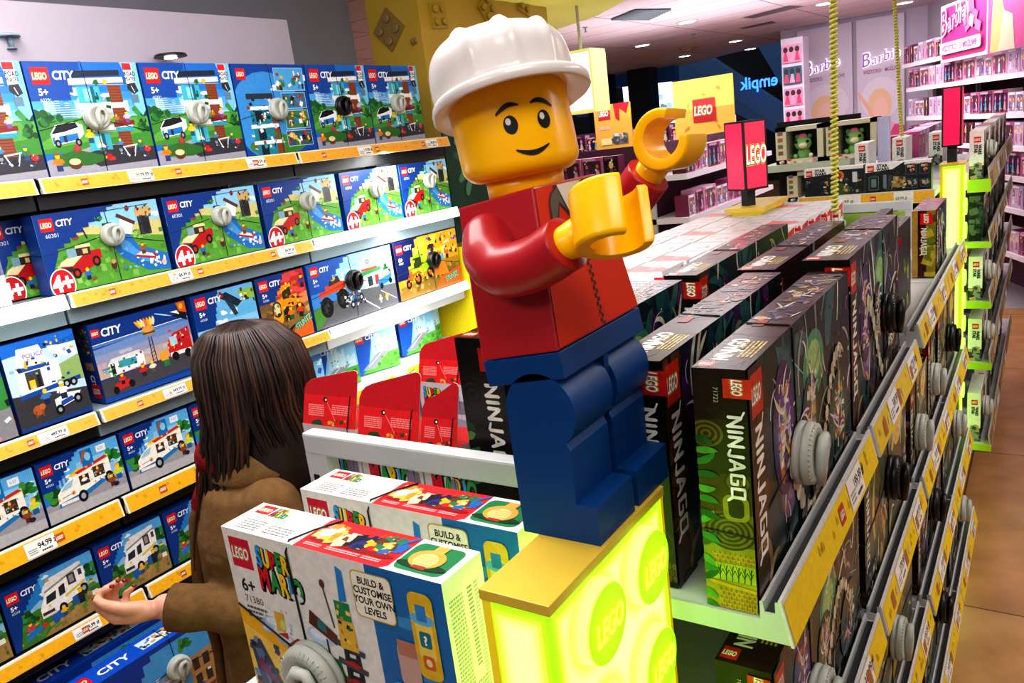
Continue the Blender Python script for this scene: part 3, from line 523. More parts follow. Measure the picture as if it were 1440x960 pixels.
def camper(cv):
    A = cv.A; cv.rect(0, 0, A, 1, '#2a80cc'); cv.rect(A*.4, .3, A, 1, '#58ace6'); clouds(cv, 6, .62, .95, 6); cv.poly([(A*.2, .5), (A*.36, .62), (A*.5, .5), (A, .56), (A, .3), (A*.2, .3)], '#8fbfd6'); cv.poly([(0, .4), (A*.3, .5), (A, .42), (A, 0), (0, 0)], '#3f7d2c'); cv.poly([(A*.4, .1), (A, .34), (A, 0), (A*.3, 0)], '#a4834e'); cv.bits(A*.05, .04, A*.98, .36, 50, ['#4d8d34', '#376f27', '#b08d58', '#8a6c3e'], 8, (.03, .09)); cv.tree(A*.16, .46, .12, 2); cv.tree(A*.26, .4, .09, 4); cv.tree(A*.95, .7, .12, 3)
    cv.poly([(A*.34, .3), (A*.5, .3), (A*.86, .42), (A*.88, .82), (A*.62, .86), (A*.42, .8), (A*.4, .62), (A*.34, .46)], '#f3f2ef'); cv.poly([(A*.4, .62), (A*.4, .74), (A*.48, .88), (A*.86, .92), (A*.86, .84), (A*.44, .7)], '#e6e5e4'); cv.poly([(A*.42, .68), (A*.86, .84), (A*.86, .87), (A*.42, .71)], '#8a8a88')
    cv.poly([(A*.41, .5), (A*.52, .52), (A*.54, .65), (A*.43, .62)], '#25333c'); cv.poly([(A*.56, .52), (A*.63, .54), (A*.64, .7), (A*.57, .67)], '#2a2f34'); cv.rect(A*.68, .62, A*.77, .8, '#4a3326'); cv.rect(A*.7, .65, A*.75, .77, '#8a97a0'); cv.rect(A*.81, .7, A*.85, .8, '#3a3f44'); cv.poly([(A*.62, .46), (A*.86, .56), (A*.86, .6), (A*.62, .5)], '#d8c63a'); cv.rect(A*.35, .34, A*.48, .39, '#2c2f33'); cv.rect(A*.35, .3, A*.5, .34, '#dcdcdc'); cv.rect(A*.46, .84, A*.5, .88, '#c8962a')
    for x, y in ((.57, .32), (.83, .46)): cv.ell(A*x, y, .065, .085, '#17181a', 18); cv.ell(A*x, y, .032, .042, '#a9adb2', 12)
    cv.fig(A*.44, .34, .14, '#e8e8e8', '#333'); cv.fig(A*.78, .24, .26, '#2a2c34', '#1d2640', '#d8b02a'); cv.fig(A*.92, .34, .2, '#4a8a3a', '#555', '#8a4a2a'); cv.rect(A*.9, .26, A*.97, .34, '#e6efe0'); cv.poly([(A*.44, .14), (A*.56, .2), (A*.52, .32), (A*.42, .26)], '#1d5fae'); cv.poly([(A*.68, .26), (A*.74, .28), (A*.74, .42), (A*.68, .4)], '#1d5fae'); cv.fig(A*.57, .18, .18, '#e8b52e', '#2a4a8a'); cv.fig(A*.2, .16, .2, '#c8385a', '#2a8ad0', '#6a2a1c'); cv.poly([(A*.14, .08), (A*.32, .16), (A*.3, .24), (A*.14, .18)], '#2a78c0'); cv.ell(A*.34, .2, .035, .05, '#c23a2a', 10)
    cv.line((A*.17, .34), (A*.17, .24), .01, '#789'); staircase(cv, .2, .46, A*.42, .96, 8, DB); cv.poly([(0, 0), (.08, 0), (.2, .46), (0, .5)], DB); head(cv, .06, .76, .17, num='60283')
def downtown(cv):
    A = cv.A; cv.rect(0, 0, A, 1, '#123f9a'); cv.rect(A*.35, 0, A, .95, '#4aa0dc'); cv.tree(A*.62, .86, .07, 5); cv.poly([(A*.4, 0), (A*.42, .62), (A*.5, .72), (A*.58, .6), (A*.58, 0)], '#8b97a6'); 
    for k in range(12): cv.rect(A*.42, .05+k*.05, A*.57, .07+k*.05, '#c4ccd6'); cv.k -= 1
    cv.k += 1; cv.rect(A*.62, .1, A*.9, .7, '#b08a5a')
    for k in range(3):
        for j in range(4): cv.rect(A*(.64+j*.065), .2+k*.17, A*(.68+j*.065), .32+k*.17, '#3a3430')
    cv.rect(A*.62, .3, A*.9, .33, '#7a3a30'); cv.bits(A*.58, .02, A*.98, .5, 60, ['#c33', '#eee', '#333', '#2a6db0', '#d8a83a', '#7a4a9a'], 31, (.012, .05)); cv.bits(A*.05, .1, A*.4, .5, 30, ['#8fb8d8', '#3a78b8', '#cfe0ee'], 14, (.03, .08))
    staircase(cv, .3, .4, A*.42, .9, 5, '#123f9a'); cv.text('CITY', .2, .5, .2, '#f4f6fa', off=.03, shear=.1, sx=.92, space=.92); cv.logo(.03, .55, .2)
def downtown_top(cv):
    A = cv.A; cv.rect(0, 0, A, 1, '#1550c0'); cv.rect(A*.42, .25, A*.98, .8, '#cfe2f0'); cv.bits(A*.43, .3, A*.97, .75, 60, ['#222', '#b33', '#2a7a3a', '#ddd', '#c9a24a', '#2a6db0', '#333', '#fff'], 5, (.06, .2)); cv.text('CITY', A*.18, .3, .34, '#eef', off=.03, shear=.1); cv.logo(A*.05, .25, .5)
def roadplate(cv):
    A = cv.A; cv.rect(0, 0, A, 1, '#1b56b4'); cv.poly([(A*.25, .1), (A, .2), (A, 1), (A*.55, 1), (A*.4, .7)], '#8fcdea'); skyline(cv, A*.4, A*.95, .4, .5, 5, ('#b8dce8', '#d8e8d8', '#9fcbe0')); cv.poly([(A*.1, 0), (A, 0), (A, .4), (A*.4, .34)], '#5aa83e'); cv.poly([(A*.12, .1), (A*.5, .42), (A*.85, .46), (A*.4, .08)], '#8d9298'); cv.line((A*.26, .15), (A*.62, .42), .015, '#eee'); cv.bits(A*.5, .05, A*.98, .3, 24, ['#4c9a34', '#6fc04a', '#3a7f2a'], 7, (.04, .1)); cv.bits(A*.4, .4, A*.95, .6, 12, ['#f0e2a8', '#fff', '#5a8'], 8, (.02, .05)); cv.logo(.05, .72, .2); cv.text('CITY', .3, .78, .1, '#fff', off=.03, shear=.1)
def bluespine(cv):
    A = cv.A; cv.rect(0, 0, A, 1, '#1b4fb4'); cv.rect(A*.2, .1, A*.8, .4, '#7fb8a8'); cv.logo(A*.2, .74, A*.6)
def seaset(cv):
    A = cv.A; cv.rect(0, 0, A, 1, '#2a8ad0'); cv.rect(A*.4, 0, A, .8, '#7fc4ec'); clouds(cv, 5, .3, .8, 2); cv.bits(A*.5, .1, A*.95, .6, 16, ['#eef', '#c8402a', '#2a5ab0', '#f0c02e'], 4, (.04, .12)); staircase(cv, .2, .4, A*.5, .95, 5, DB); head(cv, .06, .72, .18, age=False)

# ------------------------------------------------------------------ white and red game cartons
MC = ['#2f9fe0', '#f6c91e', '#d8202a', '#2c9a48', '#f6c91e', '#d23a32', '#2c9a48', '#f6c91e', '#2f9fe0', '#2c9a48']
def mario_word(cv, x, y, h, rot=0):
    w = 0
    for row, (t, cols, hh, yy) in enumerate((('SUPER', ['#2f9fe0', '#f6c91e', '#d8202a', '#2c9a48', '#f6c91e'], .44, .54), ('MARIO', ['#d8202a', '#2c9a48', '#f6c91e', '#2f9fe0', '#2c9a48'], .52, 0))):
        u = row*-.02*h
        for i, (ch, c) in enumerate(zip(t, cols)):
            sz = h*hh*(1.08 if i == 0 else .96); vs, fs, x0, x1 = text_geo(ch, .03, 1.0); adv = (x1-x0)*sz/.72*.56
            p, q = u, yy*h+(.03*h if i % 2 else 0); ca, sa = math.cos(rot), math.sin(rot)
            X, Y = x+p*ca-q*sa, y+p*sa+q*ca
            k0 = cv.k
            cv.text(ch, X+sz*.05, Y-sz*.05, sz, '#101014', off=.09, rot=rot, sx=.56); cv.text(ch, X, Y, sz, '#101014', off=.075, rot=rot, sx=.56); cv.k += 20; cv.text(ch, X, Y, sz, c, off=.05, rot=rot, sx=.56); cv.k = k0
            u += adv+sz*.07
    cv.k += 24
def mario_front(cv):
    A = cv.A; cv.rect(0, 0, A, 1, '#e9e7df'); cv.poly([(0, 0), (A, 0), (A, .2), (A*.62, .28), (A*.4, .3), (.18, .46), (0, .56)], '#f0b62c'); cv.poly([(0, 0), (.6, 0), (.4, .3), (0, .44)], '#f5cd62')
    cv.rect(A*.695, 0, A, 1, '#1a6fb0'); cv.poly([(A*.695, 0), (A, 0), (A, .08), (A*.695, .14)], '#f0b62c')
    for i in range(3): cv.ell(A*.85, .75-.25*i, .13-.02*i, .03, '#3f92cc', 18)
    cv.logo(.04, .785, .17, bg='#cf1b3f', w=.95); mario_word(cv, .235, .70, .235, -.035); cv.text('6+', .07, .65, .075, '#222', off=.02); cv.text('71380', .075, .585, .042, '#555'); cv.small(.075, .49, .16, .08, 3, '#666', 3)
    # faint blue magic rings and sparkles
    for x, y, r, c in ((.5, .7, .045, '#d3dae2'), (.27, .5, .08, '#b8cbe2'), (.34, .42, .07, '#a9c0dd'), (.62, .52, .1, '#c2d2e4'), (.86, .5, .06, '#b9cde4'), (.2, .45, .04, '#bccfe6'), (.43, .36, .07, '#9fb8d8')):
        cv.ell(x, y, r, r*.5, c, 20); cv.ell(x, y+r*.12, r*.7, r*.3, '#e4ebf1', 18)
    cv.bits(.18, .4, .45, .6, 20, ['#9db8d8', '#c2d4e8', '#dfe8f0'], 5, (.008, .03))
    # generic brick-built course: stacked dark tower with red rims
    tx = A*.56
    cv.poly([(tx-.07, .02), (tx+.07, .02), (tx+.06, .5), (tx-.045, .5)], '#2b2c31')
    for i in range(5):
        y = .08+i*.1; cv.poly([(tx-.1, y+.03), (tx+.09, y), (tx+.1, y+.03), (tx-.09, y+.065)], '#4a4c54'); cv.poly([(tx-.07, y+.045), (tx+.03, y+.02), (tx+.06, y+.045), (tx, y+.06)], '#b3262a'); cv.rect(tx-.01, y-.02, tx+.03, y, '#d7d9da'); cv.rect(tx-.03, y-.04, tx-.015, y+.02, '#15161a')
    cv.poly([(tx-.06, .5), (tx+.06, .5), (tx+.055, .66), (tx-.05, .66)], '#e2b53a'); cv.rect(tx-.05, .66, tx+.05, .76, '#178a55'); cv.poly([(tx-.01, .76), (tx+.04, .77), (tx+.045, .93), (tx+.005, .95)], '#2a86cc'); cv.bits(tx-.05, .5, tx+.055, .74, 14, ['#f0cf62', '#c38f22', '#20764a', '#2b2116'], 8, (.012, .03)); cv.line((tx-.08, .6), (tx-.11, .82), .01, '#555'); cv.ell(tx-.11, .83, .018, .025, '#6b3a2c', 10)
    cv.poly([(A*.38, .58), (A*.5, .5), (A*.51, .56), (A*.395, .66)], '#5d2c1c'); cv.poly([(A*.42, .575), (A*.46, .55), (A*.465, .6), (A*.43, .625)], '#1b7a86'); cv.line((A*.455, .52), (A*.455, .4), .012, '#333'); cv.poly([(A*.42, .32), (A*.52, .3), (A*.5, .42), (A*.42, .43)], '#1d7d46'); cv.rect(A*.5, .22, A*.53, .32, '#7a4326')
    cv.poly([(A*.24, .4), (A*.36, .35), (A*.4, .42), (A*.3, .46)], '#8b4a2c'); cv.poly([(A*.23, .36), (A*.34, .3), (A*.34, .35), (A*.24, .4)], '#6f7c8c'); cv.poly([(A*.33, .33), (A*.39, .36), (A*.385, .45), (A*.345, .43)], '#a8442c'); cv.bits(A*.33, .33, A*.4, .46, 10, ['#d9a57a', '#3a221a', '#b02a2a'], 6, (.012, .03))
    cv.poly([(A*.2, .47), (A*.24, .47), (A*.25, .58), (A*.2, .58)], '#e3b23a'); cv.poly([(A*.2, .45), (A*.25, .43), (A*.25, .47)], '#b3302a'); cv.ell(A*.235, .51, .02, .03, '#cfe07a', 10)
    cv.poly([(.03, .34), (.12, .37), (.24, .12), (.16, .02), (.06, .05)], '#3f4a66'); cv.poly([(.06, .3), (.12, .31), (.2, .12), (.12, .1)], '#5b7a9c'); cv.poly([(.05, .2), (.22, .06), (.24, .1), (.1, .26)], '#7c3b62'); cv.bits(.03, .04, .25, .36, 24, ['#242a3a', '#6f8fb2', '#8c5a80', '#3a4a6a'], 12, (.015, .05))
    cv.poly([(.26, .3), (.36, .26), (.46, .06), (.36, .02), (.28, .16)], '#2f8f4a'); cv.poly([(.32, .12), (.48, .02), (.5, .08), (.38, .16)], '#2756a4'); cv.bits(.26, .02, .55, .3, 34, ['#57c07a', '#1d6d3a', '#d5423c', '#2756a4', '#e3b23a', '#5d2c1c', '#7f5d8f'], 21, (.015, .05)); cv.poly([(.02, .0), (.14, .0), (.12, .07), (.03, .09)], '#b83a48'); cv.bits(.0, .0, .14, .1, 8, ['#2b8a54', '#d85a5a', '#b83a48'], 4, (.02, .04))
    cv.bits(tx-.02, .0, tx+.3, .12, 26, ['#2a1c14', '#6b3c24', '#c8a03a', '#444', '#226'], 17, (.015, .05))
    # speech box and blue side panel
    cv.rrect(A*.63, .72, A*.8, .96, .03, '#c9a53a'); cv.rrect(A*.634, .726, A*.796, .954, .028, '#f3efdc')
    for i, t in enumerate(('BUILD &', 'CUSTOMISE', 'YOUR OWN', 'LEVELS')): cv.text(t, A*.715, .895-i*.05, .036, '#1b1b1b', off=.03, mid=True, sx=.88)
    cv.rrect(A*.86, .5, A*.955, .93, .04, '#e2b92e'); cv.rrect(A*.875, .6, A*.94, .84, .02, '#f2d25a'); cv.ell(A*.905, .8, .07, .03, '#67b6e0', 16); cv.rect(A*.885, .79, A*.925, .87, '#2f86c8'); cv.rrect(A*.885, .66, A*.93, .74, .012, '#157a86'); cv.text('?', A*.9, .675, .045, '#fff', off=.04); cv.rrect(A*.885, .55, A*.93, .62, .012, '#d26a2a'); cv.ell(A*.907, .585, .018, .02, '#f2d9a8', 10)
    cv.rrect(A*.78, .42, A*.865, .64, .03, '#c9a59a'); cv.rect(A*.785, .58, A*.86, .66, '#b87f6a'); cv.ell(A*.82, .4, .12, .03, '#7fc2e6', 18); cv.rect(A*.79, .26, A*.865, .4, '#a7c3d8'); cv.rect(A*.79, .13, A*.87, .26, '#4c2f26'); cv.rect(A*.81, .15, A*.85, .23, '#1b5f7a'); cv.text('?', A*.823, .165, .05, '#cfe', off=.03)
    cv.bits(A*.76, .0, A*.92, .14, 24, ['#3a2a22', '#8a3a2a', '#555c66', '#1d1d20', '#b8442a'], 9, (.015, .05)); cv.small(A*.87, .3, .12, .04, 2, '#8fbede', 2)
def mario_top(cv):
    A = cv.A; cv.rect(0, 0, A, 1, '#ecebe6')
    cv.poly([(A*.375, .0), (A*.76, .0), (A*.78, .1), (A*.78, 1), (A*.385, 1), (A*.375, .9)], '#e2262c'); cv.rrect(A*.787, .1, A*.975, .9, .15, '#23854e')
    cv.logo(A*.03, .64, .3, w=1.25); mario_word(cv, A*.11, .64, .3); cv.text('71380', A*.04, .5, .08, '#888'); cv.small(A*.05, .08, A*.11, .36, 5, '#8a8a8a', 4); cv.small(A*.19, .1, A*.12, .3, 4, '#8a8a8a', 7)
    for i, (x, cols) in enumerate(((.45, ['#e2b84a', '#c38f2a', '#efd27a', '#d9dde2']), (.55, ['#5a2a1c', '#2b1a14', '#7a4028', '#d8c2a8']), (.62, ['#16204a', '#24306a', '#0d1430', '#d8b02a']), (.71, ['#e2b84a', '#1d7a4a', '#2a66b4', '#efd27a', '#5a3a1c']))):
        cv.ell(A*x, .3, .3, .07, '#8d1418', 16); cv.bits(A*x-.26+.08*(i == 1), .34, A*x+.26-.1*(i in (1, 2)), .8-.12*(i in (1, 2)), 22, cols, 5+i, (.1, .26)); cv.small(A*x-.25, .1, .4, .1, 2, '#f2b8b8', i)
    cv.line((A*.73, .7), (A*.775, .95), .07, '#2a66b4'); cv.line((A*.635, .7), (A*.645, .86), .02, '#d86a2a')
    cv.ell(A*.88, .28, .5, .1, '#0f3f24', 18); cv.ell(A*.875, .48, .34, .26, '#d9a94a', 20); cv.ell(A*.875, .44, .22, .2, '#f0d68a', 18)
    for k in range(4): cv.line((A*.875-.17, .33+k*.07), (A*.875+.17, .33+k*.07), .015, '#cfa84a')
    cv.poly([(A*.86, .66), (A*.905, .66), (A*.91, .88), (A*.865, .88)], '#e6b54e'); cv.poly([(A*.85, .2), (A*.905, .18), (A*.9, .28), (A*.855, .28)], '#b3302a')
def mario_side(cv):
    A = cv.A; cv.rect(0, 0, A, 1, '#e9e7df'); cv.rect(0, 0, A, .2, '#f0c02c')
    cv.small(A*.1, .22, A*.34, .68, 34, '#8a8a70', 3); cv.small(A*.55, .5, A*.12, .4, 20, '#55553c', 5); cv.small(A*.72, .3, A*.1, .6, 30, '#8a8a70', 6); cv.small(A*.5, .22, A*.25, .22, 10, '#77775c', 8)

# ------------------------------------------------------------------ dark adventure cartons (vertical title on a brown band)
GLY = {'N': (.66, [((.06, -.02), (.06, 1.02)), ((.06, 1.0), (.56, .02)), ((.56, -.1), (.56, 1.1))]), 'I': (.24, [((.1, -.06), (.1, 1.04))]),
       'J': (.5, [((.38, 1.08), (.36, -.1)), ((.36, -.08), (-.02, .12))]), 'A': (.68, [((.0, -.06), (.3, 1.08)), ((.3, 1.05), (.6, -.06)), ((.1, .34), (.54, .34))]),
       'G': (.68, [((.62, .9), (.06, .96)), ((.07, 1.0), (.07, .0)), ((.05, .05), (.6, .03)), ((.58, .0), (.58, .52)), ((.6, .48), (.32, .48))]), 'O': (.7, [((.07, 1.02), (.07, -.02)), ((.05, .95), (.62, .93)), ((.58, 1.0), (.58, .0)), ((.02, .05), (.62, .04)), ((.56, .1), (.82, -.3))])}
def vtitle(cv, x, y, h, c='#eeeae0', sx=1.0):
    """jagged brush-cut word running down the carton"""
    u = 0; W_ = .19
    def q(a, b): return (x+b*h, y-a*h*sx)
    def st(p, r, w=W_):
        d = V((r[0]-p[0], r[1]-p[1])); L = d.length; d /= L; n = V((-d.y, d.x))*w/2; p, r = V(p), V(r); k = min(w*.5, L*.2)
        cv.poly([q(*v) for v in (p-d*k*.2, p+d*k*.6+n, r-d*k+n*.85, r+d*k*.5, r-d*k*.3-n*.85, p+d*k-n)], c, clip=False)
    st((-.3, 1.2), (.1, .92), .13)
    for ch in 'NINJAGO':
        wd, ss = GLY[ch]
        for p, r in ss: st((p[0]+u, p[1]), (r[0]+u, r[1]))
        u += wd+.1
    cv.k += 1
def ninja_front(seed):
    def f(cv):
        A = cv.A; r = random.Random(seed); cv.rect(0, 0, A, 1, '#16262a')
        pal = ['#14383c', '#1d504e', '#0f2226', '#2c1f3a', '#452c58', '#0a1216', '#1c3c46', '#2f605e', '#12201a']
        for i in range(46): cv.stroke(r.uniform(.2, A), r.uniform(0, 1), r.uniform(.2, .6), r.choice((1.2, 1.8, .7, 2.3))+r.uniform(-.3, .3), r.uniform(.05, .2), r.choice(pal), r.uniform(-1.5, 1.5))
        cv.ell(A*.55, .72, .2, .17, '#49906e', 20); cv.ell(A*.55, .74, .13, .1, '#9dc878', 18); cv.ell(A*.28, .32, .12, .14, '#6a4f86', 18); cv.ell(A*.3, .33, .07, .08, '#8f77ac', 16)
        for i in range(26): cv.stroke(r.uniform(A*.15, A), r.uniform(.02, .9), r.uniform(.12, .4), r.uniform(.6, 2.4), r.uniform(.012, .035), r.choice(['#cfc8ae', '#a79f86', '#e6e0cc', '#8c8a72']), r.uniform(-2, 2))
        for i in range(16): cv.stroke(r.uniform(A*.15, A), r.uniform(.05, .9), r.uniform(.08, .25), r.uniform(0, 3), r.uniform(.004, .012), r.choice(['#c89ae2', '#7fd8d0', '#e8b6f0', '#f0f0ff']), r.uniform(-3, 3))
        for i in range(18): cv.stroke(r.uniform(A*.2, A), r.uniform(.0, .5), r.uniform(.05, .2), r.uniform(.3, 2.8), r.uniform(.02, .06), r.choice(['#b5622a', '#7d2f22', '#d89a3c', '#3a1d18', '#1a1010']), r.uniform(-2, 2))
        for cx, cy, w_, h_, cols in ((.26, .6, .1, .5, ['#e6dfca', '#b7ad92', '#8a4a24', '#d8c89a', '#5a3018', '#c87a3a']), (.5, .5, .09, .34, ['#d8d2c0', '#9a927c', '#7a3a22', '#caa25a']), (.82, .3, .14, .4, ['#b5622a', '#d89a3c', '#e8e0c8', '#5a2418', '#8a3a1c'])):
            for e in range(3): cv.ell(A*cx, cy, A*w_*(.95-.2*e), h_*(.6-.12*e), ['#3a2552', '#52357a', '#6f4f96'][e] if cx < .4 else ['#143c3c', '#1d5650', '#2d7566'][e], 16)
            cv.bits(A*(cx-w_*.45), cy-h_*.42, A*(cx+w_*.45), cy+h_*.42, 60, cols, seed+int(cx*100), (.012, .06))
            for e in range(9): cv.stroke(A*cx+r.uniform(-.05, .05), cy+r.uniform(-h_*.4, h_*.3), r.uniform(.1, .25), r.uniform(.2, 2.9), .016, r.choice(['#efe8d6', '#d6cdb4', '#e2b8ee']), r.uniform(-2, 2))
        # pale skeletal serpent winding across the front, generic
        for i in range(22):
            t = i/21; x = A*(.3+.55*t); y = .35+.3*math.sin(t*5.2+seed); cv.ell(x, y, .035*(1-.4*t)+.01, .045*(1-.4*t)+.01, ['#d9d2b8', '#b7af92'][i % 2], 9); cv.line((x, y), (x+.03, y-.09*(1-t*.5)), .009, '#c9c2a6')
        cv.bits(A*.2, 0, A, .16, 30, ['#3b2a1c', '#1a1512', '#6a4a2a', '#27403c'], seed, (.03, .1)); cv.bits(A*.2, .1, A, .95, 40, ['#e8c15a', '#b8322a', '#efeadb', '#15181a', '#356a9a'], seed+5, (.008, .025))
        cv.poly([(0, 0), (.17, 0), (.15, .3), (.2, .62), (.17, 1), (0, 1)], '#3a2218'); cv.bits(0, 0, .16, 1, 40, ['#4a2c1e', '#2b1810', '#5a3a26'], seed+2, (.03, .09))
        cv.stroke(.16, .1, .3, 1.3, .05, '#7a6236', 2.5); cv.stroke(.14, .0, .25, 1.6, .04, '#94793f', -2)
        cv.logo(.02, .8, .17, bg='#c8301c', w=.8); vtitle(cv, .05, .755, .085, '#f2efe6', 1.35)
        cv.rect(.05, .0, .2, .03, '#1a120c')
    return f
def ninja_end(cv):
    A = cv.A; cv.rect(0, 0, A, 1, '#241c0e')
    for i, (a, b, c) in enumerate(((.56, .8, '#2a2a10'), (.4, .58, '#4a3f14'), (.26, .42, '#6d611c'), (.12, .28, '#8a8a1e'), (0, .12, '#a89a28'))): cv.rect(0, a, A, b, c)
    for cx, cy, n in ((A*.55, .34, 9), (A*.2, .74, 6), (A*.75, .55, 5)):
        for k in range(n, 0, -1): cv.ell(cx, cy, A*.055*k, A*.055*k*.8, ['#6d6418', '#3a3410'][k % 2], 22)
    for k in range(5):
        for j in range(9): cv.ell(A*(.22+j*.1+.05*(k % 2)), .24-k*.018+.0, A*.045, .011, ['#b89a2a', '#6b5418'][0], 10); cv.ell(A*(.22+j*.1+.05*(k % 2)), .243-k*.018, A*.03, .008, '#8a7020', 8)
        for j in range(9): cv.ell(A*(.3+j*.1+.05*(k % 2)), .08-k*.018, A*.045, .012, '#c09a2a', 10); cv.ell(A*(.3+j*.1+.05*(k % 2)), .083-k*.018, A*.03, .008, '#8f6c1c', 8)
    cv.poly([(A*.1, .105), (A, .085), (A, .1), (A*.1, .12)], '#c8a028'); cv.rect(A*.1, .125, A, .2, '#9fae2a')
    for j in range(6):
        x = A*(.3+j*.12); cv.line((x, .125), (x+A*.02, .19), A*.02, '#2f3a12')
        for s in (-1, 1): cv.line((x, .145), (x+s*A*.06, .175), A*.015, '#2f3a12'); cv.line((x+A*.01, .165), (x+s*A*.04, .195), A*.012, '#2f3a12')
    r = random.Random(4)
    for i in range(15):
        y = .02+i*.05; cv.stroke(-.01, y, A*r.uniform(.3, .5), r.uniform(-.5, .7), .03, ['#2f7a2a', '#4f9c36', '#1f5a22'][i % 3], r.uniform(-1, 1))
    cv.rrect(A*.45, .39, A*.95, .5, .03, '#8b8a22'); cv.rrect(A*.55, .405, A*.85, .485, .02, '#2a2a10')
    cv.logo(A*.58, .965, .105, rot=-PI/2, bg='#c8391c', w=.72); vtitle(cv, A*.63, .82, A*.27, '#f2f2e0', 1.3)
    cv.text('71722', A*.4, .93, .018, '#b8b890', rot=-PI/2)
def ninja_dark(cv):
    A = cv.A; cv.rect(0, 0, A, 1, '#15120f'); r = random.Random(7)
    for k in range(7, 0, -1): cv.ell(A*.6, .2, A*.07*k, A*.06*k, ['#2c1d16', '#1a120e'][k % 2], 20)
    for k in range(6, 0, -1): cv.ell(A*.25, .75, A*.07*k, A*.06*k, ['#221c16', '#15120f'][k % 2], 20)
    for k in range(3):
        for j in range(7): cv.ell(A*(.3+j*.11+.05*(k % 2)), .04+k*.03, A*.05, .016, ['#5a3a2a', '#45281c'][k % 2], 10)
    for i in range(9): cv.stroke(-.01, .05+i*.07, A*r.uniform(.25, .4), r.uniform(-.4, .8), .04, ['#2d5a24', '#4f7c36', '#1b3a1a'][i % 3], r.uniform(-1, 1))
    cv.logo(A*.5, .96, .13, rot=-PI/2, bg='#b01f1c', w=.8); vtitle(cv, A*.55, .8, A*.28, '#e6e2d8', 1.45)
def ninja_top(seed):
    def f(cv):
        A = cv.A; r = random.Random(seed); cv.rect(0, 0, A, 1, '#24120f'); cv.bits(0, 0, A, 1, 40, ['#2a1613', '#26130f', '#301c18'], seed, (.3, .9))
        cv.logo(.1, .95, .34, rot=-PI/2, bg='#c01f1c', w=.9); cv.text('NINJAGO', .52, .5, .33, '#e9e5dc', off=.04, sx=.75); cv.small(.75, .1, 1.1, .32, 4, '#b09a52', seed); cv.small(1.3, .42, .6, .2, 2, '#8a7a44', seed+1)
        for i in range(5): cv.ell(A*(.44+.1*i), r.uniform(.3, .7), .18, .14, ['#4a2a22', '#3a2a3a', '#233246'][i % 3], 14)
        cv.bits(A*.4, .15, A*.95, .85, 60, ['#8a7034', '#5a5268', '#7a3f20', '#a09a8c', '#34465a', '#2a3a5a', '#5a4c34'], seed+3, (.05, .3))
        for i in range(12): cv.stroke(r.uniform(A*.4, A*.9), r.uniform(.2, .8), r.uniform(.2, .6), r.uniform(-.6, .6), r.uniform(.03, .08), r.choice(['#8a8296', '#8a7a3a', '#a8642c', '#b0aa9c']), r.uniform(-1, 1))
        cv.rect(A*.34, .55, A*.4, .8, '#7a2a1c')
    return f
def ninja_bright(seed):
    def f(cv):
        A = cv.A; r = random.Random(seed); cv.rect(0, 0, A, 1, '#5c6048')
        for i in range(40): cv.stroke(r.uniform(0, A), r.uniform(0, 1), r.uniform(.2, .6), r.uniform(.4, 2.6), r.uniform(.05, .16), r.choice(['#b79a54', '#6e7350', '#3f4a36', '#d0b36a', '#7fa0a0', '#4a5f66', '#8a6436', '#2c3326']), r.uniform(-1.5, 1.5))
        cv.ell(A*.75, .8, .2, .16, '#eec66a', 18)
        for i in range(22): cv.stroke(r.uniform(A*.15, A), r.uniform(.1, .9), r.uniform(.08, .3), r.uniform(0, 3), r.uniform(.01, .04), r.choice(['#efe8cf', '#c78a3a', '#2a241a', '#a83a2a', '#e0d4a8']), r.uniform(-2, 2))
        cv.poly([(0, 0), (A*.3, 0), (A*.2, .2), (0, .3)], '#15160f'); cv.bits(.04, .02, A*.25, .18, 14, ['#d8d8cf', '#8a8a7a'], 5, (.01, .05)); cv.logo(.03, .82, .15, bg='#b8281c'); vtitle(cv, .06, .77, .085, '#f2efe6', 1.3)
    return f
# ------------------------------------------------------------------ other cartons
def white_small(cv):
    A = cv.A; cv.rect(0, 0, A, 1, '#e8e8ea'); cv.poly([(A*.35, .2), (A*.95, .3), (A*.95, .9), (A*.45, .8)], '#cf2b2d'); cv.rrect(A*.42, .15, A*.7, .62, .06, '#f0f0f0'); cv.rect(A*.45, .2, A*.52, .6, '#b8c6d2'); cv.bits(A*.55, .2, A*.92, .8, 12, ['#f0f0f0', '#d88a8a', '#333'], 4, (.05, .12)); cv.logo(.06, .5, .36)
def white_end(cv):
    A = cv.A; cv.rect(0, 0, A, 1, '#e6e7ea'); cv.small(.1, .15, A*.5, .6, 8, '#b9bcc4', 2); cv.logo(A*.78, .42, .4)
def white_top(red):
    def f(cv):
        A = cv.A; cv.rect(0, 0, A, 1, '#cdced2'); cv.rect(0, 0, A*.03, 1, '#9a9ca2'); cv.rect(0, .94, A, 1, '#a2a4aa')
        if red: cv.poly([(0, 0), (A, 0), (A, .3), (0, .6)], '#dd6a66')
        cv.small(A*.1, .55, A*.3, .3, 3, '#bbb', 3); cv.rect(A*.7, .3, A*.82, .5, '#d88a88'); cv.small(A*.45, .2, A*.2, .3, 3, '#aab', 5)
    return f
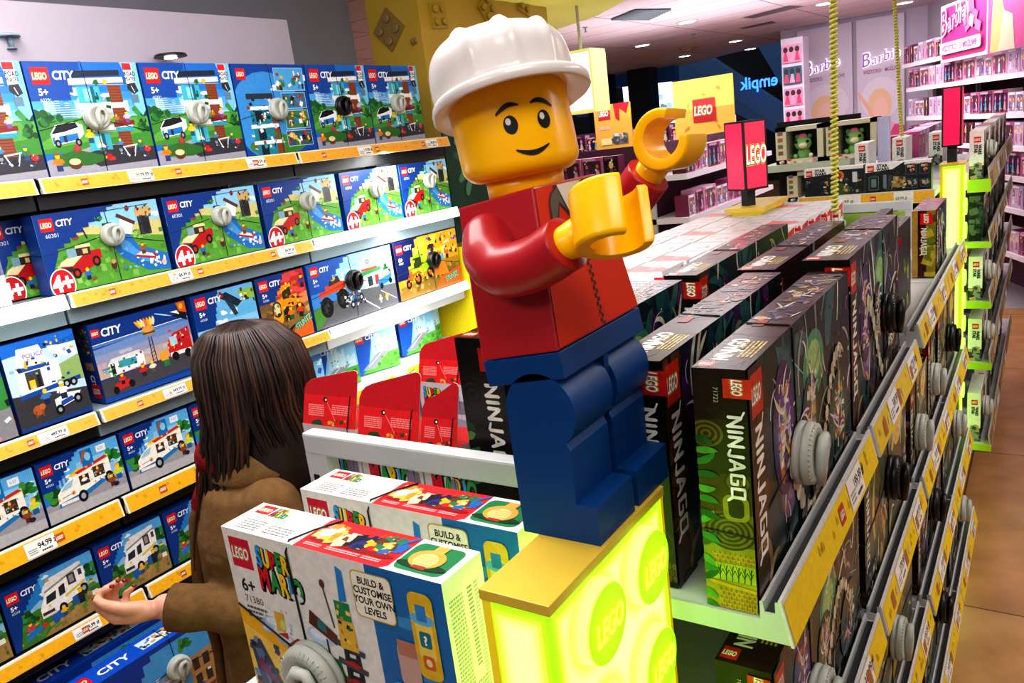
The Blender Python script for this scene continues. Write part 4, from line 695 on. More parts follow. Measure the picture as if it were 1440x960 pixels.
def space_front(seed):
    def f(cv):
        A = cv.A; r = random.Random(seed); cv.rect(0, 0, A, 1, '#171d22'); cv.bits(0, 0, A, .7, 40, ['#1f2a30', '#101518', '#2a383c', '#243028'], seed, (.05, .2))
        cv.poly([(0, 1), (0, .72), (A*.42, .78), (A*.6, 1)], '#e9e9e6'); cv.rect(A*.6, .9, A, 1, '#e2e2e0'); cv.logo(.06, .74, .2)
        cv.text('STAR', .36, .87, .1, '#15171a', off=.045, sx=1.0); cv.text('WARS', .34, .755, .1, '#15171a', off=.045, sx=1.0)
        if seed % 2:
            cv.rrect(.1, .12, .42, .58, .05, '#5d7a6c'); cv.rrect(.12, .14, .4, .56, .045, '#1a2226'); cv.rrect(.18, .22, .34, .5, .03, '#6a7a78'); cv.rrect(.55, .16, .66, .62, .02, '#6f7a80'); cv.rrect(.7, .2, .84, .6, .02, '#3a4448')
            for a, b, c, d in ((A*.62, .56, A*.78, .92), (A*.83, .56, A*.97, .92), (A*.62, .12, A*.8, .42), (A*.84, .14, A*.98, .4)): cv.rrect(a, b, c, d, .05, '#667'); cv.rrect(a+.01, b+.012, c-.01, d-.012, .045, '#1c2226'); cv.bits(a+.06, b+.06, c-.06, d-.06, 10, ['#b8502a', '#d8843a', '#8a2f1e', '#c8b08a'] if b > .5 else ['#8a949a', '#55606a', '#b8a27a'], seed, (.03, .1))
            cv.poly([(A*.4, .12), (A*.62, .2), (A*.62, .5), (A*.44, .56)], '#9c8452'); cv.bits(A*.4, .14, A*.62, .52, 20, ['#c8ae74', '#5a4828', '#e0cfa0', '#333'], seed+2, (.03, .1))
        else:
            cv.ell(A*.6, .7, .16, .17, '#c8742a', 16); cv.ell(A*.6, .7, .08, .1, '#8a3a1c', 12); cv.ell(A*.6, .25, .34, .2, '#3f5a34', 20); cv.bits(A*.35, .1, A*.95, .6, 44, ['#d8d8d2', '#b0562a', '#2c3a28', '#5a7a48', '#222', '#c8a060'], seed, (.03, .11)); cv.rrect(A*.82, .45, A*.9, .8, .02, '#c9cdd0'); cv.text('7+', .06, .5, .1, '#9ab', off=.02)
    return f
def space_end(cv):
    A = cv.A; cv.rect(0, 0, A, 1, '#e6e7e4'); cv.rect(0, 0, A, .28, '#1d2226'); cv.bits(A*.1, .02, A*.9, .3, 14, ['#444c50', '#8a9094', '#5a7a48', '#b8a06a'], 3, (.05, .14)); cv.logo(A*.3, .76, A*.45); cv.text('WARS', A*.62, .72, A*.22, '#17191c', off=.05, rot=-PI/2, sx=.9); cv.text('STAR', A*.34, .72, A*.22, '#17191c', off=.05, rot=-PI/2, sx=.9)
def dollbox(seed, pal):
    def f(cv):
        A = cv.A; r = random.Random(seed); cv.rect(0, 0, A, 1, pal[0]); cv.rrect(A*.08, .06, A*.92, .86, .05, pal[1])
        sk = r.choice(['#e8b89a', '#c98a68', '#f0c8ac']); hr = r.choice(['#e8c86a', '#5a3420', '#b86a2a', '#efe0a0', '#7a3a9a']); n = max(1, int(A/.45+.3))
        for i in range(n):
            x = A*(i+.5)/n; cv.ell(x, .64, .11, .16, hr, 12); cv.poly([(x-.12, .14), (x+.12, .14), (x+.06, .5), (x-.06, .5)], r.choice([pal[2], pal[3]])); cv.rect(x-.05, .05, x-.01, .2, sk); cv.rect(x+.01, .05, x+.05, .2, sk); cv.ell(x, .64, .06, .085, sk, 12)
        cv.bits(A*.06, .05, A*.94, .9, 8, [pal[2], pal[3], '#ffffff'], seed+1, (.03, .1)); cv.rect(A*.1, .88, A*.7, .97, pal[2])
    return f
# ------------------------------------------------------------------ setting
def struct(name, mb, material, **k):
    o = mb.build(name, material, **k); o['kind'] = 'structure'; return o
def W(p): return V((p[0], p[1], p[2]+HC))

def floor_mat():
    m = bpy.data.materials.new('pale wood floor'); m.use_nodes = True; nt = m.node_tree; b = nt.nodes['Principled BSDF']
    tc = nt.nodes.new('ShaderNodeTexCoord'); mp = nt.nodes.new('ShaderNodeMapping'); mp.inputs['Rotation'].default_value = (0, 0, PI/2); br = nt.nodes.new('ShaderNodeTexBrick')
    br.inputs['Scale'].default_value = 1; br.inputs['Brick Width'].default_value = 1.6; br.inputs['Row Height'].default_value = .3; br.inputs['Mortar Size'].default_value = .004
    br.inputs['Color1'].default_value = (*lin('#c79a67'), 1); br.inputs['Color2'].default_value = (*lin('#b98756'), 1); br.inputs['Mortar'].default_value = (*lin('#6e4a2c'), 1)
    n = nt.nodes.new('ShaderNodeTexNoise'); n.inputs['Scale'].default_value = 6; n.inputs['Detail'].default_value = 8
    mx = nt.nodes.new('ShaderNodeMixRGB'); mx.blend_type = 'OVERLAY'; mx.inputs['Fac'].default_value = .45
    nt.links.new(tc.outputs['Object'], mp.inputs['Vector']); nt.links.new(mp.outputs[0], br.inputs['Vector']); nt.links.new(tc.outputs['Object'], n.inputs['Vector'])
    nt.links.new(br.outputs['Color'], mx.inputs['Color1']); nt.links.new(n.outputs['Fac'], mx.inputs['Color2']); nt.links.new(mx.outputs[0], b.inputs['Base Color']); b.inputs['Roughness'].default_value = .22
    return m
mb = MB(); mb.face([(-14, -3, 0), (9, -3, 0), (9, 26, 0), (-14, 26, 0)]); struct('floor', mb, floor_mat())
mb = MB(); mb.face([(-.75, 8.2, .003), (3, 8.2, .003), (3, 11.4, .003), (-.75, 11.4, .003)]); struct('trim_1', mb, mat('grey stone tile', '#a3a2a6', rough=.25, noise=.08, nscale=4))

# main ceiling: suspended tiles
def ceil_mat():
    m = bpy.data.materials.new('ceiling tiles'); m.use_nodes = True; nt = m.node_tree; b = nt.nodes['Principled BSDF']
    tc = nt.nodes.new('ShaderNodeTexCoord'); br = nt.nodes.new('ShaderNodeTexBrick'); br.offset = 0
    br.inputs['Scale'].default_value = 1; br.inputs['Brick Width'].default_value = 1.2; br.inputs['Row Height'].default_value = .6; br.inputs['Mortar Size'].default_value = .008
    br.inputs['Color1'].default_value = (*lin('#ded2da'), 1); br.inputs['Color2'].default_value = (*lin('#d6c8d2'), 1); br.inputs['Mortar'].default_value = (*lin('#85737c'), 1)
    nt.links.new(tc.outputs['Object'], br.inputs['Vector']); nt.links.new(br.outputs['Color'], b.inputs['Base Color']); b.inputs['Roughness'].default_value = .8
    return m
CZ = 1.05
ce = [at(835, 122, 'Z', CZ), at(1112, 55, 'Z', CZ)]          # front edge of the shop ceiling
edge_a = ce[0]+(ce[0]-ce[1]).normalized()*5; edge_b = ce[1]+(ce[1]-ce[0]).normalized()*9
mb = MB(); mb.face([W(p) for p in ((9, -3, CZ), (-14, -3, CZ), tuple(edge_a), tuple(edge_b), (9, edge_b.y, CZ))]); struct('ceiling', mb, ceil_mat())

# wall behind the blue cartons, with the pale board over the shelves
mb = MB(); mb.box(-3.1, -3.0, -3, 3.2, 0, 3.05); struct('wall_left', mb, mat('grey wall', '#7d7d86', rough=.7, noise=.06, nscale=3))
mb = MB(); mb.box(-2.62, -2.56, -1.2, 2.366, 2.34, 2.59); struct('trim_2', mb, mat('pale lilac board', '#a79fa8', rough=.55, noise=.03, nscale=2))
mb = MB(); mb.box(-3.0, -2.2, -3, .55, 2.66, 2.74); struct('trim_3', mb, mat('grey bulkhead', '#8a8890', rough=.7))

# yellow pillar with moulded building bricks
PX0, PX1, PY0, PY1 = -2.93, -2.59, 3.25, 4.5
mb = MB(); mb.box(PX0, PX1, PY0, PY1, 0, 3.05); pil = struct('wall_pillar', mb, mat('ochre pillar paint', '#c4a236', rough=.55, noise=.05, nscale=5))
def brick_relief(c, ux, n, s, rot, col, cols=2, rows=2):
    """raised building-brick shape on a pillar face: centre, horizontal axis, outward normal"""
    mb = MB(); c, ux, n = V(c), V(ux), V(n); uz = V((0, 0, 1)); ca, sa = math.cos(rot), math.sin(rot)
    q = lambda a, b, d: c+ux*(a*ca-b*sa)+uz*(a*sa+b*ca)+n*d
    w, h = s*cols/2, s*rows/2
    mb.hexa([q(a, b, d) for d in (0, .012) for b in (-h, h) for a in (-w, w)], lin(col))
    for i in range(cols):
        for j in range(rows):
            p = q(-w+s*(i+.5), -h+s*(j+.5), .012); mb.lathe([(s*.3, 0), (s*.3, .012), (s*.24, .015)], 16, lin(col), Matrix.Translation(p) @ n.to_track_quat('Z', 'Y').to_matrix().to_4x4())
    o = mb.build('brick_relief', PLAIN, None); o.parent = pil; return o
for px, py, s, r_ in ((615, 22, .062, .08), (683, 12, .06, .75), (735, 4, .06, -.3)): brick_relief(W(at(px, py, 'X', PX1)), (0, 1, 0), (1, 0, 0), s, r_, '#b49530')
brick_relief(W(at(548, 42, 'Y', PY0)), (1, 0, 0), (0, -1, 0), .075, .78, '#937a44'); brick_relief(W(at(583, 58, 'Y', PY0)), (1, 0, 0), (0, -1, 0), .03, .2, '#937a44', 1, 1)  # darker copies: the shade of this pillar face is in the colour
# yellow round-edged soffit
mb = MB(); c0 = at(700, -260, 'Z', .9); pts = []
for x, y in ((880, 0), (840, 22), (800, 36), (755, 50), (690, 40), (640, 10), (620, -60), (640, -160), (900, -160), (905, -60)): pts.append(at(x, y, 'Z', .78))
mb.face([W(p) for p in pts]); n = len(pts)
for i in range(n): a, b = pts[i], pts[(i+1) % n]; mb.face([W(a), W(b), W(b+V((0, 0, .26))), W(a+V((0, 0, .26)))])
struct('trim_4', mb, mat('yellow soffit', '#ece98a', rough=.6, emit=.16, ecol='#e8e070'))  # soffit is no lamp; faint emission stands for light falling on it

# far wall with the tall posters (y = 12) and the slanting pink wall
YB = 12.0
p0 = at(1098, 62, 'Y', YB); p1 = at(1310, 0, 'Y', YB)
mb = MB(); mb.box(p0.x, -.9, YB, YB+.1, 0, HC+1.4, lin('#c9c4d2')); struct('wall_back', mb, mat('lilac white wall', '#b7b0c4', rough=.6))
DP, DD = V((-1.5, 11, 0)), V((.432, -.955, 0)).normalized(); DN = V((DD.y, -DD.x, 0))     # slanting wall: point, direction, normal toward the shop
if DN.dot(-DP) < 0: DN = -DN
def slant(px, py, off=0): return hit(px, py, DP+DN*off, DN)
mb = MB(); a = DP-DD*1.0-DN*.55; b = DP+DD*12-DN*.55
mb.face([(a.x, a.y, 0), (b.x, b.y, 0), (b.x, b.y, 3.3), (a.x, a.y, 3.3)]); mb.face([(a.x, a.y, 0), (a.x, a.y, 3.3), (-.9-.6, YB+.1, 3.3), (-.9-.6, YB+.1, 0)])
struct('wall_right', mb, mat('grey white wall', '#b6b4c0', rough=.6))
# mall beyond: dark far wall, bulkhead and blue-grey beams
mb = MB(); mb.box(-16, -2.4, 23.9, 24, 0, 7, lin('#0c1017')); struct('wall_far', mb, mat('night blue wall', '#0b0e16', rough=.5))
mb = MB()
for (x1, y1, x2, y2, w, yy) in ((925, 85, 1100, 170, .5, 16), (1080, 60, 1110, 110, .4, 17), (1040, 125, 1100, 165, .35, 15.5)):
    a, b = at(x1, y1, 'Y', yy), at(x2, y2, 'Y', yy); d = (b-a).normalized(); u = V((0, -1, 0)).cross(d)*w/2
    mb.hexa([W(p+q*u+V((0, t, 0))) for t in (0, .3) for q in (-1, 1) for p in (a-d*1.2, b+d*1.2)], lin('#35506e'))
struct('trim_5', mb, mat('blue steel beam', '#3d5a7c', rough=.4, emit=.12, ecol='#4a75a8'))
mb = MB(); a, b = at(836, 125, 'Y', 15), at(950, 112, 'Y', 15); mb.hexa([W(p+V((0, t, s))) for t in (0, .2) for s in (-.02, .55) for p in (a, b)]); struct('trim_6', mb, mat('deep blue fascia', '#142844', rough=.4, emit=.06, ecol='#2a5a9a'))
mb = MB()
for x in (846, 905): a = at(x, 130, 'Y', 14.5); mb.box(a.x-.22, a.x+.22, 14.3, 14.7, 0, 3.6)
struct('trim_7', mb, mat('dark column', '#0d1118', rough=.4))
# ------------------------------------------------------------------ helpers for things laid out in world space
def put(mb, name, material, parent, **k):
    """mesh given in world coordinates, parented under an unrotated root"""
    o = mb.build(name, material, parent, **k)
    q = parent; off = V((0, 0, 0))
    while q: off += V(q.location); q = q.parent
    o.data.transform(Matrix.Translation(-off)); return o
LABELS = {}
def price_label(parent, O, U, Vv, N, w, h, txt):
    mb = MB(); cv = CV(mb, V(O)+V(N)*.0012, U, Vv, N, w, h, eps=.00003)
    cv.rect(0, 0, cv.A, 1, '#f0efec'); cv.text(txt, cv.A*.42, .42, .36, '#1d1d1d', off=.03, sx=.8); cv.small(cv.A*.08, .15, cv.A*.3, .4, 3, '#8a8a8a', 3); cv.small(cv.A*.5, .1, cv.A*.35, .2, 1, '#333', 5)
    o = mb.build('price_label', CARD, None); o.parent = parent; return o
def rail_art(cv, col, dec, n, marks=True, seed=0):
    r = random.Random(seed); cv.rect(0, 0, cv.A, 1, col)
    for i in range(int(cv.A*1.1)):
        x = r.uniform(.2, cv.A-.5); y = r.uniform(.25, .7); cv.rect(x, y, x+.22, y+.16, dec); cv.ell(x+.06, y+.2, .05, .06, dec, 8)
    if marks:
        for i in range(n): cv.logo(cv.A*(i+.35)/n, .25, .5, bg='#b8502a' if col != '#e0c000' else '#c8301c')

# ================================================================== left shelving with the blue cartons
XS = -2.4
LEV = [(.027, .07), (-.31, -.268), (-.675, -.637), (-.985, -.932), (-1.29, -1.25), (-1.8, -1.75)]
BAYS = [(.20, 1.17), (1.175, 2.15), (2.155, 3.11)]
PR = ['249,99 zł', '179,99 zł', '119,99 zł', '84,99 zł', '84,99 zł', '449,99 zł', '159,99 zł', '94,99 zł']
for bi, (y0, y1) in enumerate(BAYS):
    root = empty('shelving_unit', (-2.7, (y0+y1)/2, 0), 0, ['black shelving bay nearest the camera holding the camper van and ice cream van cartons', 'black shelving bay in the middle of the left wall behind the woman', 'brightly lit shelving bay furthest along the left wall beside the yellow pillar'][bi], 'shelf', 'shelving bays along the left wall')
    mb = MB(); mb.box(-2.98, -2.95, y0, y1, .1, 2.42); put(mb, 'back_panel', mat('pale lit back panel', '#aebfc4', rough=.6) if bi == 2 else DARK, root)  # furthest bay's panel paler: the light on it is put into the colour
    for yy in (y0, y1-.03):
        mb = MB(); mb.box(-2.95, -2.9, yy, yy+.03, 0, 2.42); put(mb, 'upright', SHELFK, root)
    for li, (zb, zt) in enumerate(LEV):
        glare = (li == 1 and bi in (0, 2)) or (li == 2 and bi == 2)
        grey = li in (1, 2) and (bi > 0 or li == 1) or (li >= 3 and bi == 2)  # shelves that catch light get paler steel, the light put into colour
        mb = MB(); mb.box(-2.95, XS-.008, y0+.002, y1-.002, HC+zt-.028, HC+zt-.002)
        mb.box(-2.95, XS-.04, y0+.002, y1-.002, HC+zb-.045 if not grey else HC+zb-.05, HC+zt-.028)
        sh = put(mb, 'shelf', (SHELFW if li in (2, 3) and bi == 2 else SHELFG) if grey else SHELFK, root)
        mb = MB(); h = zt-zb
        p = [(XS-.012, y0+.004, zb), (XS-.012, y1-.004, zb), (XS+.004, y0+.004, zb), (XS+.004, y1-.004, zb), (XS-.018, y0+.004, zt+.002), (XS-.018, y1-.004, zt+.002), (XS-.008, y0+.004, zt+.002), (XS-.008, y1-.004, zt+.002)]
        mb.hexa([W(q) for q in (p[0], p[2], p[1], p[3], p[4], p[6], p[5], p[7])], lin('#e9e4d2'))
        Vv = V((-.012, 0, h+.002)).normalized(); N = V((Vv.z, 0, .012/h)).normalized()
        O = W((XS+.004, y0+.01, zb+.002)); N = V((0, 1, 0)).cross(Vv); cv = CV(mb, O+N*.0006, (0, 1, 0), Vv, N, y1-y0-.02, h-.003, eps=.00003)
        if not glare: rail_art(cv, '#f0aa38' if li < 3 else '#f0b022', '#e29426' if li < 3 else '#d89c12', 3, True, li*7+bi)
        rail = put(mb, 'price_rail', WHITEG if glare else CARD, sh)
        if not glare:
            for k in range(2):
                yy = y0+(y1-y0)*(.22+.47*k+.06*((li+bi) % 3))
                Oo = V((XS+.0042, yy, HC+zb+.004))-root.location; price_label(rail, Oo, (0, 1, 0), Vv, N, .085, h-.008, PR[(li*2+bi+k) % 8])

# ---- cartons on that shelving
BOXROOT = {}
def shelf_box(name, label, group, art, base, y0, y1, zb, H, D=.07, xf=XS-.035, tagv=None, spine_art=None, top_art=None, tilt=0, yaw=0, cat='box', gl=CARD, tagblack=False, tagr=.04):
    Wd = y1-y0-.004
    root = empty(name, (xf-D/2, (y0+y1)/2, HC+zb+.001), PI/2+yaw, label, cat, group)
    key = (art, round(Wd, 3), round(H, 3))
    if key in BOXROOT: me = BOXROOT[key]
    else:
        kw = {'front': art}
        if spine_art: kw['left'] = spine_art; kw['right'] = spine_art
        if top_art: kw['top'] = top_art
        mb = carton_mb(Wd, D, H, base, **kw); me = mb.mesh('carton'); me.materials.append(gl); BOXROOT[key] = me
    o = bpy.data.objects.new('carton', me); COL.objects.link(o); o.parent = root
    if tagv: add_tag(root, Wd, D, H, tagv[0], tagv[1], tagr, tagblack, True)
    return root
G1 = 'blue cartons along the top shelf of the left wall'
for i, (a, b) in enumerate(((.869, 1.226), (1.228, 1.583), (1.587, 1.94), (1.944, 2.292), (2.294, 2.632), (2.634, 2.975))):
    back = i == 3
    nm = ['carton with a white house, cut off by the left photo edge, top shelf', 'carton with a white house and pale tag, second on the top shelf', 'carton with a white house, top shelf, left of the back-turned one',
          'carton turned to show small picture panels on the top shelf', 'carton with a modern white house and a black tag on the top shelf', 'carton with a white house on the top shelf beside the white helmet'][i]
    shelf_box('toy_carton', 'blue '+nm, G1, house_back if back else house, '#0d4a9e', a, b, .072, .326, .065, tagv=(.5, .5) if i else None, tagblack=i == 4)
G2 = 'blue cartons along the second shelf of the left wall'
shelf_box('toy_carton', 'grey-violet vehicle carton at the left edge of the photo on the second shelf', G2, mech, '#20304f', .78, 1.035, -.266, .245)
shelf_box('toy_carton', 'blue off-road car carton pushed back, left of the 4+ badge cartons', G2, offroader, '#0b2f70', 1.045, 1.36, -.266, .232, xf=XS-.13)
for i, (a, b) in enumerate(((1.144, 1.545), (1.562, 1.943), (1.96, 2.355), (2.377, 2.739), (2.75, 3.1))):
    shelf_box('toy_carton', 'blue carton with red off-road car, '+ORD[i]+' from left on the second shelf', G2, offroader, '#0b3a86', a, b, -.266, .236, tagv=(.55, .62), tagr=.036)
G3 = 'blue cartons along the third shelf of the left wall'
shelf_box('toy_carton', 'blue carton with a green roadside picture at the left edge of the third shelf', G3, roadset, '#134a94', .5, .955, -.635, .27)
shelf_box('toy_carton', 'carton with a white mobile police station and motorbike on the third shelf', G3, police, '#0e3f8c', .962, 1.176, -.635, .262, spine_art=spine, D=.09)
shelf_box('toy_carton', 'carton with a burning burger restaurant and red fire engine on the third shelf', G3, burger, '#0b3a86', 1.225, 1.572, -.635, .255, spine_art=spine, D=.09, xf=XS-.05)
shelf_box('toy_carton', 'carton with a jet and helicopter picture behind the head of the woman', G3, heli, '#0d3f8c', 1.583, 1.85, -.635, .262)
shelf_box('toy_carton', 'carton with an orange bulldozer stunt picture on the third shelf', G3, dozer, '#13284f', 1.858, 2.098, -.635, .265)
shelf_box('toy_carton', 'carton with an orange monster truck outside a filling station on the third shelf', G3, monster, '#1450a8', 2.111, 2.615, -.635, .268, tagv=(.48, .6), tagblack=True, tagr=.045)
shelf_box('toy_carton', 'carton with a green tractor in yellow stunt smoke furthest right on the third shelf', G3, tractor, '#101c50', 2.63, 3.1, -.635, .268, tagv=(.55, .55), tagblack=True, tagr=.04)
G4 = 'blue ice cream van cartons on the fourth shelf'
for i, (a, b) in enumerate(((.44, .7), (.703, .962), (.966, 1.222), (1.228, 1.48), (1.484, 1.735))):
    shelf_box('toy_carton', 'blue carton with an ice cream van, '+ORD[i]+' from the left on the fourth shelf', G4, icecream, '#0c3c88', a, b, -.93, .193)
shelf_box('toy_carton', 'pale blue carton with a boat picture on the fourth shelf right of the woman', 'small blue cartons on the lit fourth shelf', seaset, '#2a7ac0', 1.74, 1.955, -.93, .19)
for i, (y, yaw, xo) in enumerate(((2.05, .0, .0), (2.262, .42, -.03), (2.52, .32, -.02), (2.83, .2, -.04), (3.02, .1, -.1))):
    shelf_box('toy_carton', ['blue seaside carton at the left end of the lit fourth shelf', 'blue street plate carton turned to show its spine on the lit fourth shelf', 'blue street plate carton standing alone in the middle of the lit fourth shelf', 'blue street plate carton above the raised red flap on the lit fourth shelf', 'narrow blue carton at the far right end of the lit fourth shelf'][i], 'small blue cartons on the lit fourth shelf',
              roadplate if i else seaset, '#1b4fb4', y-.11, y+.115 if i < 4 else y+.05, -.93, .2, D=.07, xf=XS-.1+xo, yaw=-yaw, spine_art=bluespine)
G5 = 'blue camper van cartons on the fifth shelf'
for i, (a, b) in enumerate(((.52, .778), (.783, 1.055), (1.06, 1.295), (1.3, 1.55))):
    shelf_box('toy_carton', 'blue carton with a white camper van, '+ORD[i]+' from the left on the fifth shelf', G5, camper, '#0c3c88', a, b, -1.248, .193, D=.06)
shelf_box('toy_carton', 'large blue street carton on the bottom shelf under the outstretched hand', 'large cartons on the bottom shelf', downtown, '#1550c0', .83, 1.42, -1.748, .35, D=.1, xf=-2.3, top_art=downtown_top, tagv=(.55, .7))
shelf_box('toy_carton', 'large blue city street carton standing right at the back of the bottom shelf', 'large cartons on the bottom shelf', downtown, '#1550c0', .72, 1.31, -1.748, .36, D=.1, xf=-2.44, top_art=downtown_top)

# ================================================================== central gondola
XG = -.241                                  # outer line of the price rails
GL = [(-.643, -.613), (-1.02, -.99), (-1.36, -1.33), (-1.70, -1.67)]
GX = [XG, XG+.012, XG+.03, XG+.05]
GB = [(.862, 1.452), (1.475, 2.068), (2.10, 2.73), (2.735, 3.36)]
gf = empty('display_rack', (-.66, 2.1, 0), 0, 'white steel end frame and uprights carrying the central display shelves', 'shelf frame')
def rail_frame(yc, zt, x0, x1, name='end_rail'):
    mb = MB(); mb.box(x0, x1, yc-.014, yc+.014, HC+zt-.038, HC+zt); o = put(mb, name, SHELFW, gf, bevel=.004)
    for xx in (x0, x1-.05):
        mb = MB(); mb.box(xx, xx+.05, yc-.013, yc+.013, .0, HC+zt-.037)
        up = put(mb, 'upright', SHELFW, gf)
        for k in range(4 if yc < 1 else 0): mb = MB(); mb.box(xx+.012, xx+.025, yc-.0145, yc-.0125, HC+zt-.09-k*.045, HC+zt-.075-k*.045); put(mb, 'slot', DARK, up)
rail_frame(.845, -.432, -1.047, -.507); rail_frame(3.42, -.402, -1.085, -.435)
mb = MB(); mb.box(-.80, -.78, .9, 3.36, .1, HC-.66); put(mb, 'centre_panel', DARK, gf)
mb = MB(); mb.box(-1.05, -.79, .86, .875, .12, HC-.66); put(mb, 'end_panel', DARK, gf)
mb = MB(); mb.box(-1.06, -.46, 3.40, 3.408, HC-.66, HC-.442); put(mb, 'green_lit_panel', mat('green light on panel', '#8fb04a', rough=.6), gf)  # yellow-green light painted into this panel's colour
NOTE = ['nearest bay of the central display shelves, its top shelf end lit yellow-green', 'second bay of the central display shelves with two tilted yellow price rails', 'third bay of the central display shelves, its top shelf set a little higher', 'furthest bay of the central display shelves before the white cartons']
for bi, (y0, y1) in enumerate(GB):
    root = empty('display_bay', (-.62, (y0+y1)/2, 0), 0, NOTE[bi], 'shelf', 'bays of the central display shelves')
    for li, (zb, zt) in enumerate(GL):
        if bi >= 2 and li == 0: zb += .03; zt += .03
        xg = GX[li]; mb = MB(); xi = -1.06 if li == 0 else -.77
        def prism_y(pr, ya, yb):
            A, B = [W((x, ya, z)) for x, z in pr], [W((x, yb, z)) for x, z in pr]; mb.face(A); mb.face(B[::-1])
            for i in range(len(pr)): j = (i+1) % len(pr); mb.face([A[j], A[i], B[i], B[j]])
        prism_y([(xi, zt-.014), (xg-.03, zt-.014), (xg-.03, zt-.001), (xg-.035, zt-.001), (xg-.036, zt+.024), (xg-.040, zt+.024), (xg-.041, zt-.001), (xi, zt-.001)], y0+.004, y1-.004)
        for ya, yb in ((y0, y0+.003), (y1-.003, y1)):             # folded cheek plates at both ends
            prism_y([(xi, zb), (xg-.041, zb), (xg-.041, zt-.001), (xi, zt-.001)], ya, yb); prism_y([(xg-.041, zb), (xg-.003, zb), (xg-.016, zt+.026), (xg-.022, zt+.026), (xg-.022, zt+.01), (xg-.035, zt+.01), (xg-.037, zt+.024), (xg-.041, zt+.024)], ya, yb)
        sh = put(mb, 'shelf', SHELFW, root)
        mb = MB(); mb.box(xg-.0345, xg-.0225, y0+.004, y1-.004, HC+zt, HC+zt+.010); put(mb, 'rubber_groove', GROOVE, sh)
        mb = MB()
        mb.hexa([W(q) for q in ((xg-.004, y0-.001, zb-.002), (xg, y0-.001, zb-.002), (xg-.004, y1+.001, zb-.002), (xg, y1+.001, zb-.002), (xg-.018, y0-.001, zt+.03), (xg-.014, y0-.001, zt+.03), (xg-.018, y1+.001, zt+.03), (xg-.014, y1+.001, zt+.03))], lin('#d8d8d4'))
        Vv = V((-.014, 0, zt-zb+.032)).normalized(); N = V((0, 1, 0)).cross(Vv); hh = V((-.014, 0, zt-zb+.032)).length
        O = W((xg, y0+.004, zb-.002))+N*.0006; cv = CV(mb, O, (0, 1, 0), Vv, N, y1-y0-.008, hh*.9, eps=.00004)
        rail_art(cv, '#f0cf00' if bi < 1 or li > 0 else '#e6c62c', '#c2a210', 2, False, li+bi)
        if bi >= 1 or li: 
            for k in range(3): cv.rect(cv.A*(.12+.3*k), .2, cv.A*(.12+.3*k)+.5, .75, '#a86a3a'); cv.rect(cv.A*(.2+.3*k), .3, cv.A*(.2+.3*k)+.3, .6, '#d8c890')
        else: cv.logo(cv.A*.5, .3, .5, rot=0, bg='#c8301c')
        rail = put(mb, 'price_rail', CARD, sh)
        for k in range(2 if bi else 1):
            yy = y0+(y1-y0)*((.62 if bi == 0 else .25)+.45*k)
            price_label(rail, W((xg-.001, yy, zb+.004))-root.location, (0, 1, 0), Vv, N, .1, hh*.82, ['199,99 zł', '349,99 zł', '279,99 zł', '99,99 zł'][(bi+li+k) % 4])
        if li: continue
# ---- dark cartons
def dark_box(label, group, x0, x1, y0, y1, zb, H, seed, end=None, tagv=None, tagblack=False, front=None, top=None, tagr=.045, lean=0, wires=True):
    D, Wd = x1-x0, y1-y0
    root = empty('toy_carton', ((x0+x1)/2, (y0+y1)/2, HC+zb+.001), PI/2, label, 'box', group)
    if lean: root.rotation_euler = (lean, 0, PI/2)
    kw = {'front': front or ninja_front(seed), 'top': top or ninja_top(seed), 'left': end or ninja_end}
    o = carton_mb(Wd, D, H, '#1c120e', **kw).build('carton', GLOSS, root)
    if tagv: add_tag(root, Wd, D, H, tagv[0], tagv[1], tagr, tagblack, True)
    elif wires:
        mb = MB(); e = .0012; u = -Wd/2+.42*Wd
        mb.tube([(u, -D/2-e, .01), (u, -D/2-e, H-.003), (u-.004, -D/2+.003, H+e), (u+.004, D/2-.003, H+e), (u, D/2+e, H-.003), (u, D/2+e, .01)], .0011, 6); mb.build('tag_wire', WIRE, root)
    return root
GA = 'dark cartons on the upper shelf of the central display'
zt = -.613
dark_box('big dark carton nearest the camera, its near end glowing yellow-green beside the lit plinth', GA, -.352, -.286, .868, 1.448, zt, .324, 3, tagv=(.36, .42), tagr=.046)
dark_box('big dark carton behind the nearest one on the aisle side, black tag on its front', GA, -.372, -.292, 1.482, 2.06, zt, .338, 8, end=ninja_dark, tagv=(.62, .45), tagblack=True)
dark_box('dark carton of the middle row half hidden behind the blue legs', GA, -.468, -.4, .885, 1.448, zt, .324, 5, end=ninja_dark)
dark_box('dark plum carton of the middle row, second from the camera', GA, -.49, -.418, 1.47, 2.09, zt, .325, 12, end=ninja_dark, front=lambda cv: (cv.rect(0, 0, cv.A, 1, '#2c0f16'), cv.bits(0, 0, cv.A, 1, 30, ['#35121a', '#220b12', '#40161e'], 3, (.05, .2)), cv.ell(cv.A*.8, .6, .06, .16, '#2a5a58', 14), cv.logo(.04, .72, .2, w=.6), cv.poly([(cv.A*.42, .0), (cv.A*.47, 1), (cv.A*.5, 1), (cv.A*.48, 0)], '#8a8478')))
dark_box('dark carton of the inner row just behind the red jacket of the statue', GA, -.632, -.572, .9, 1.4, zt, .322, 6, end=ninja_dark)
dark_box('dark carton of the inner row next to the white cartons', GA, -.622, -.556, 1.43, 2.09, zt, .324, 9, end=ninja_dark)
dark_box('dark carton left of the statue, its black end with a vertical white title facing us', GA, -.722, -.642, .88, 1.22, zt, .346, 7, end=ninja_dark)
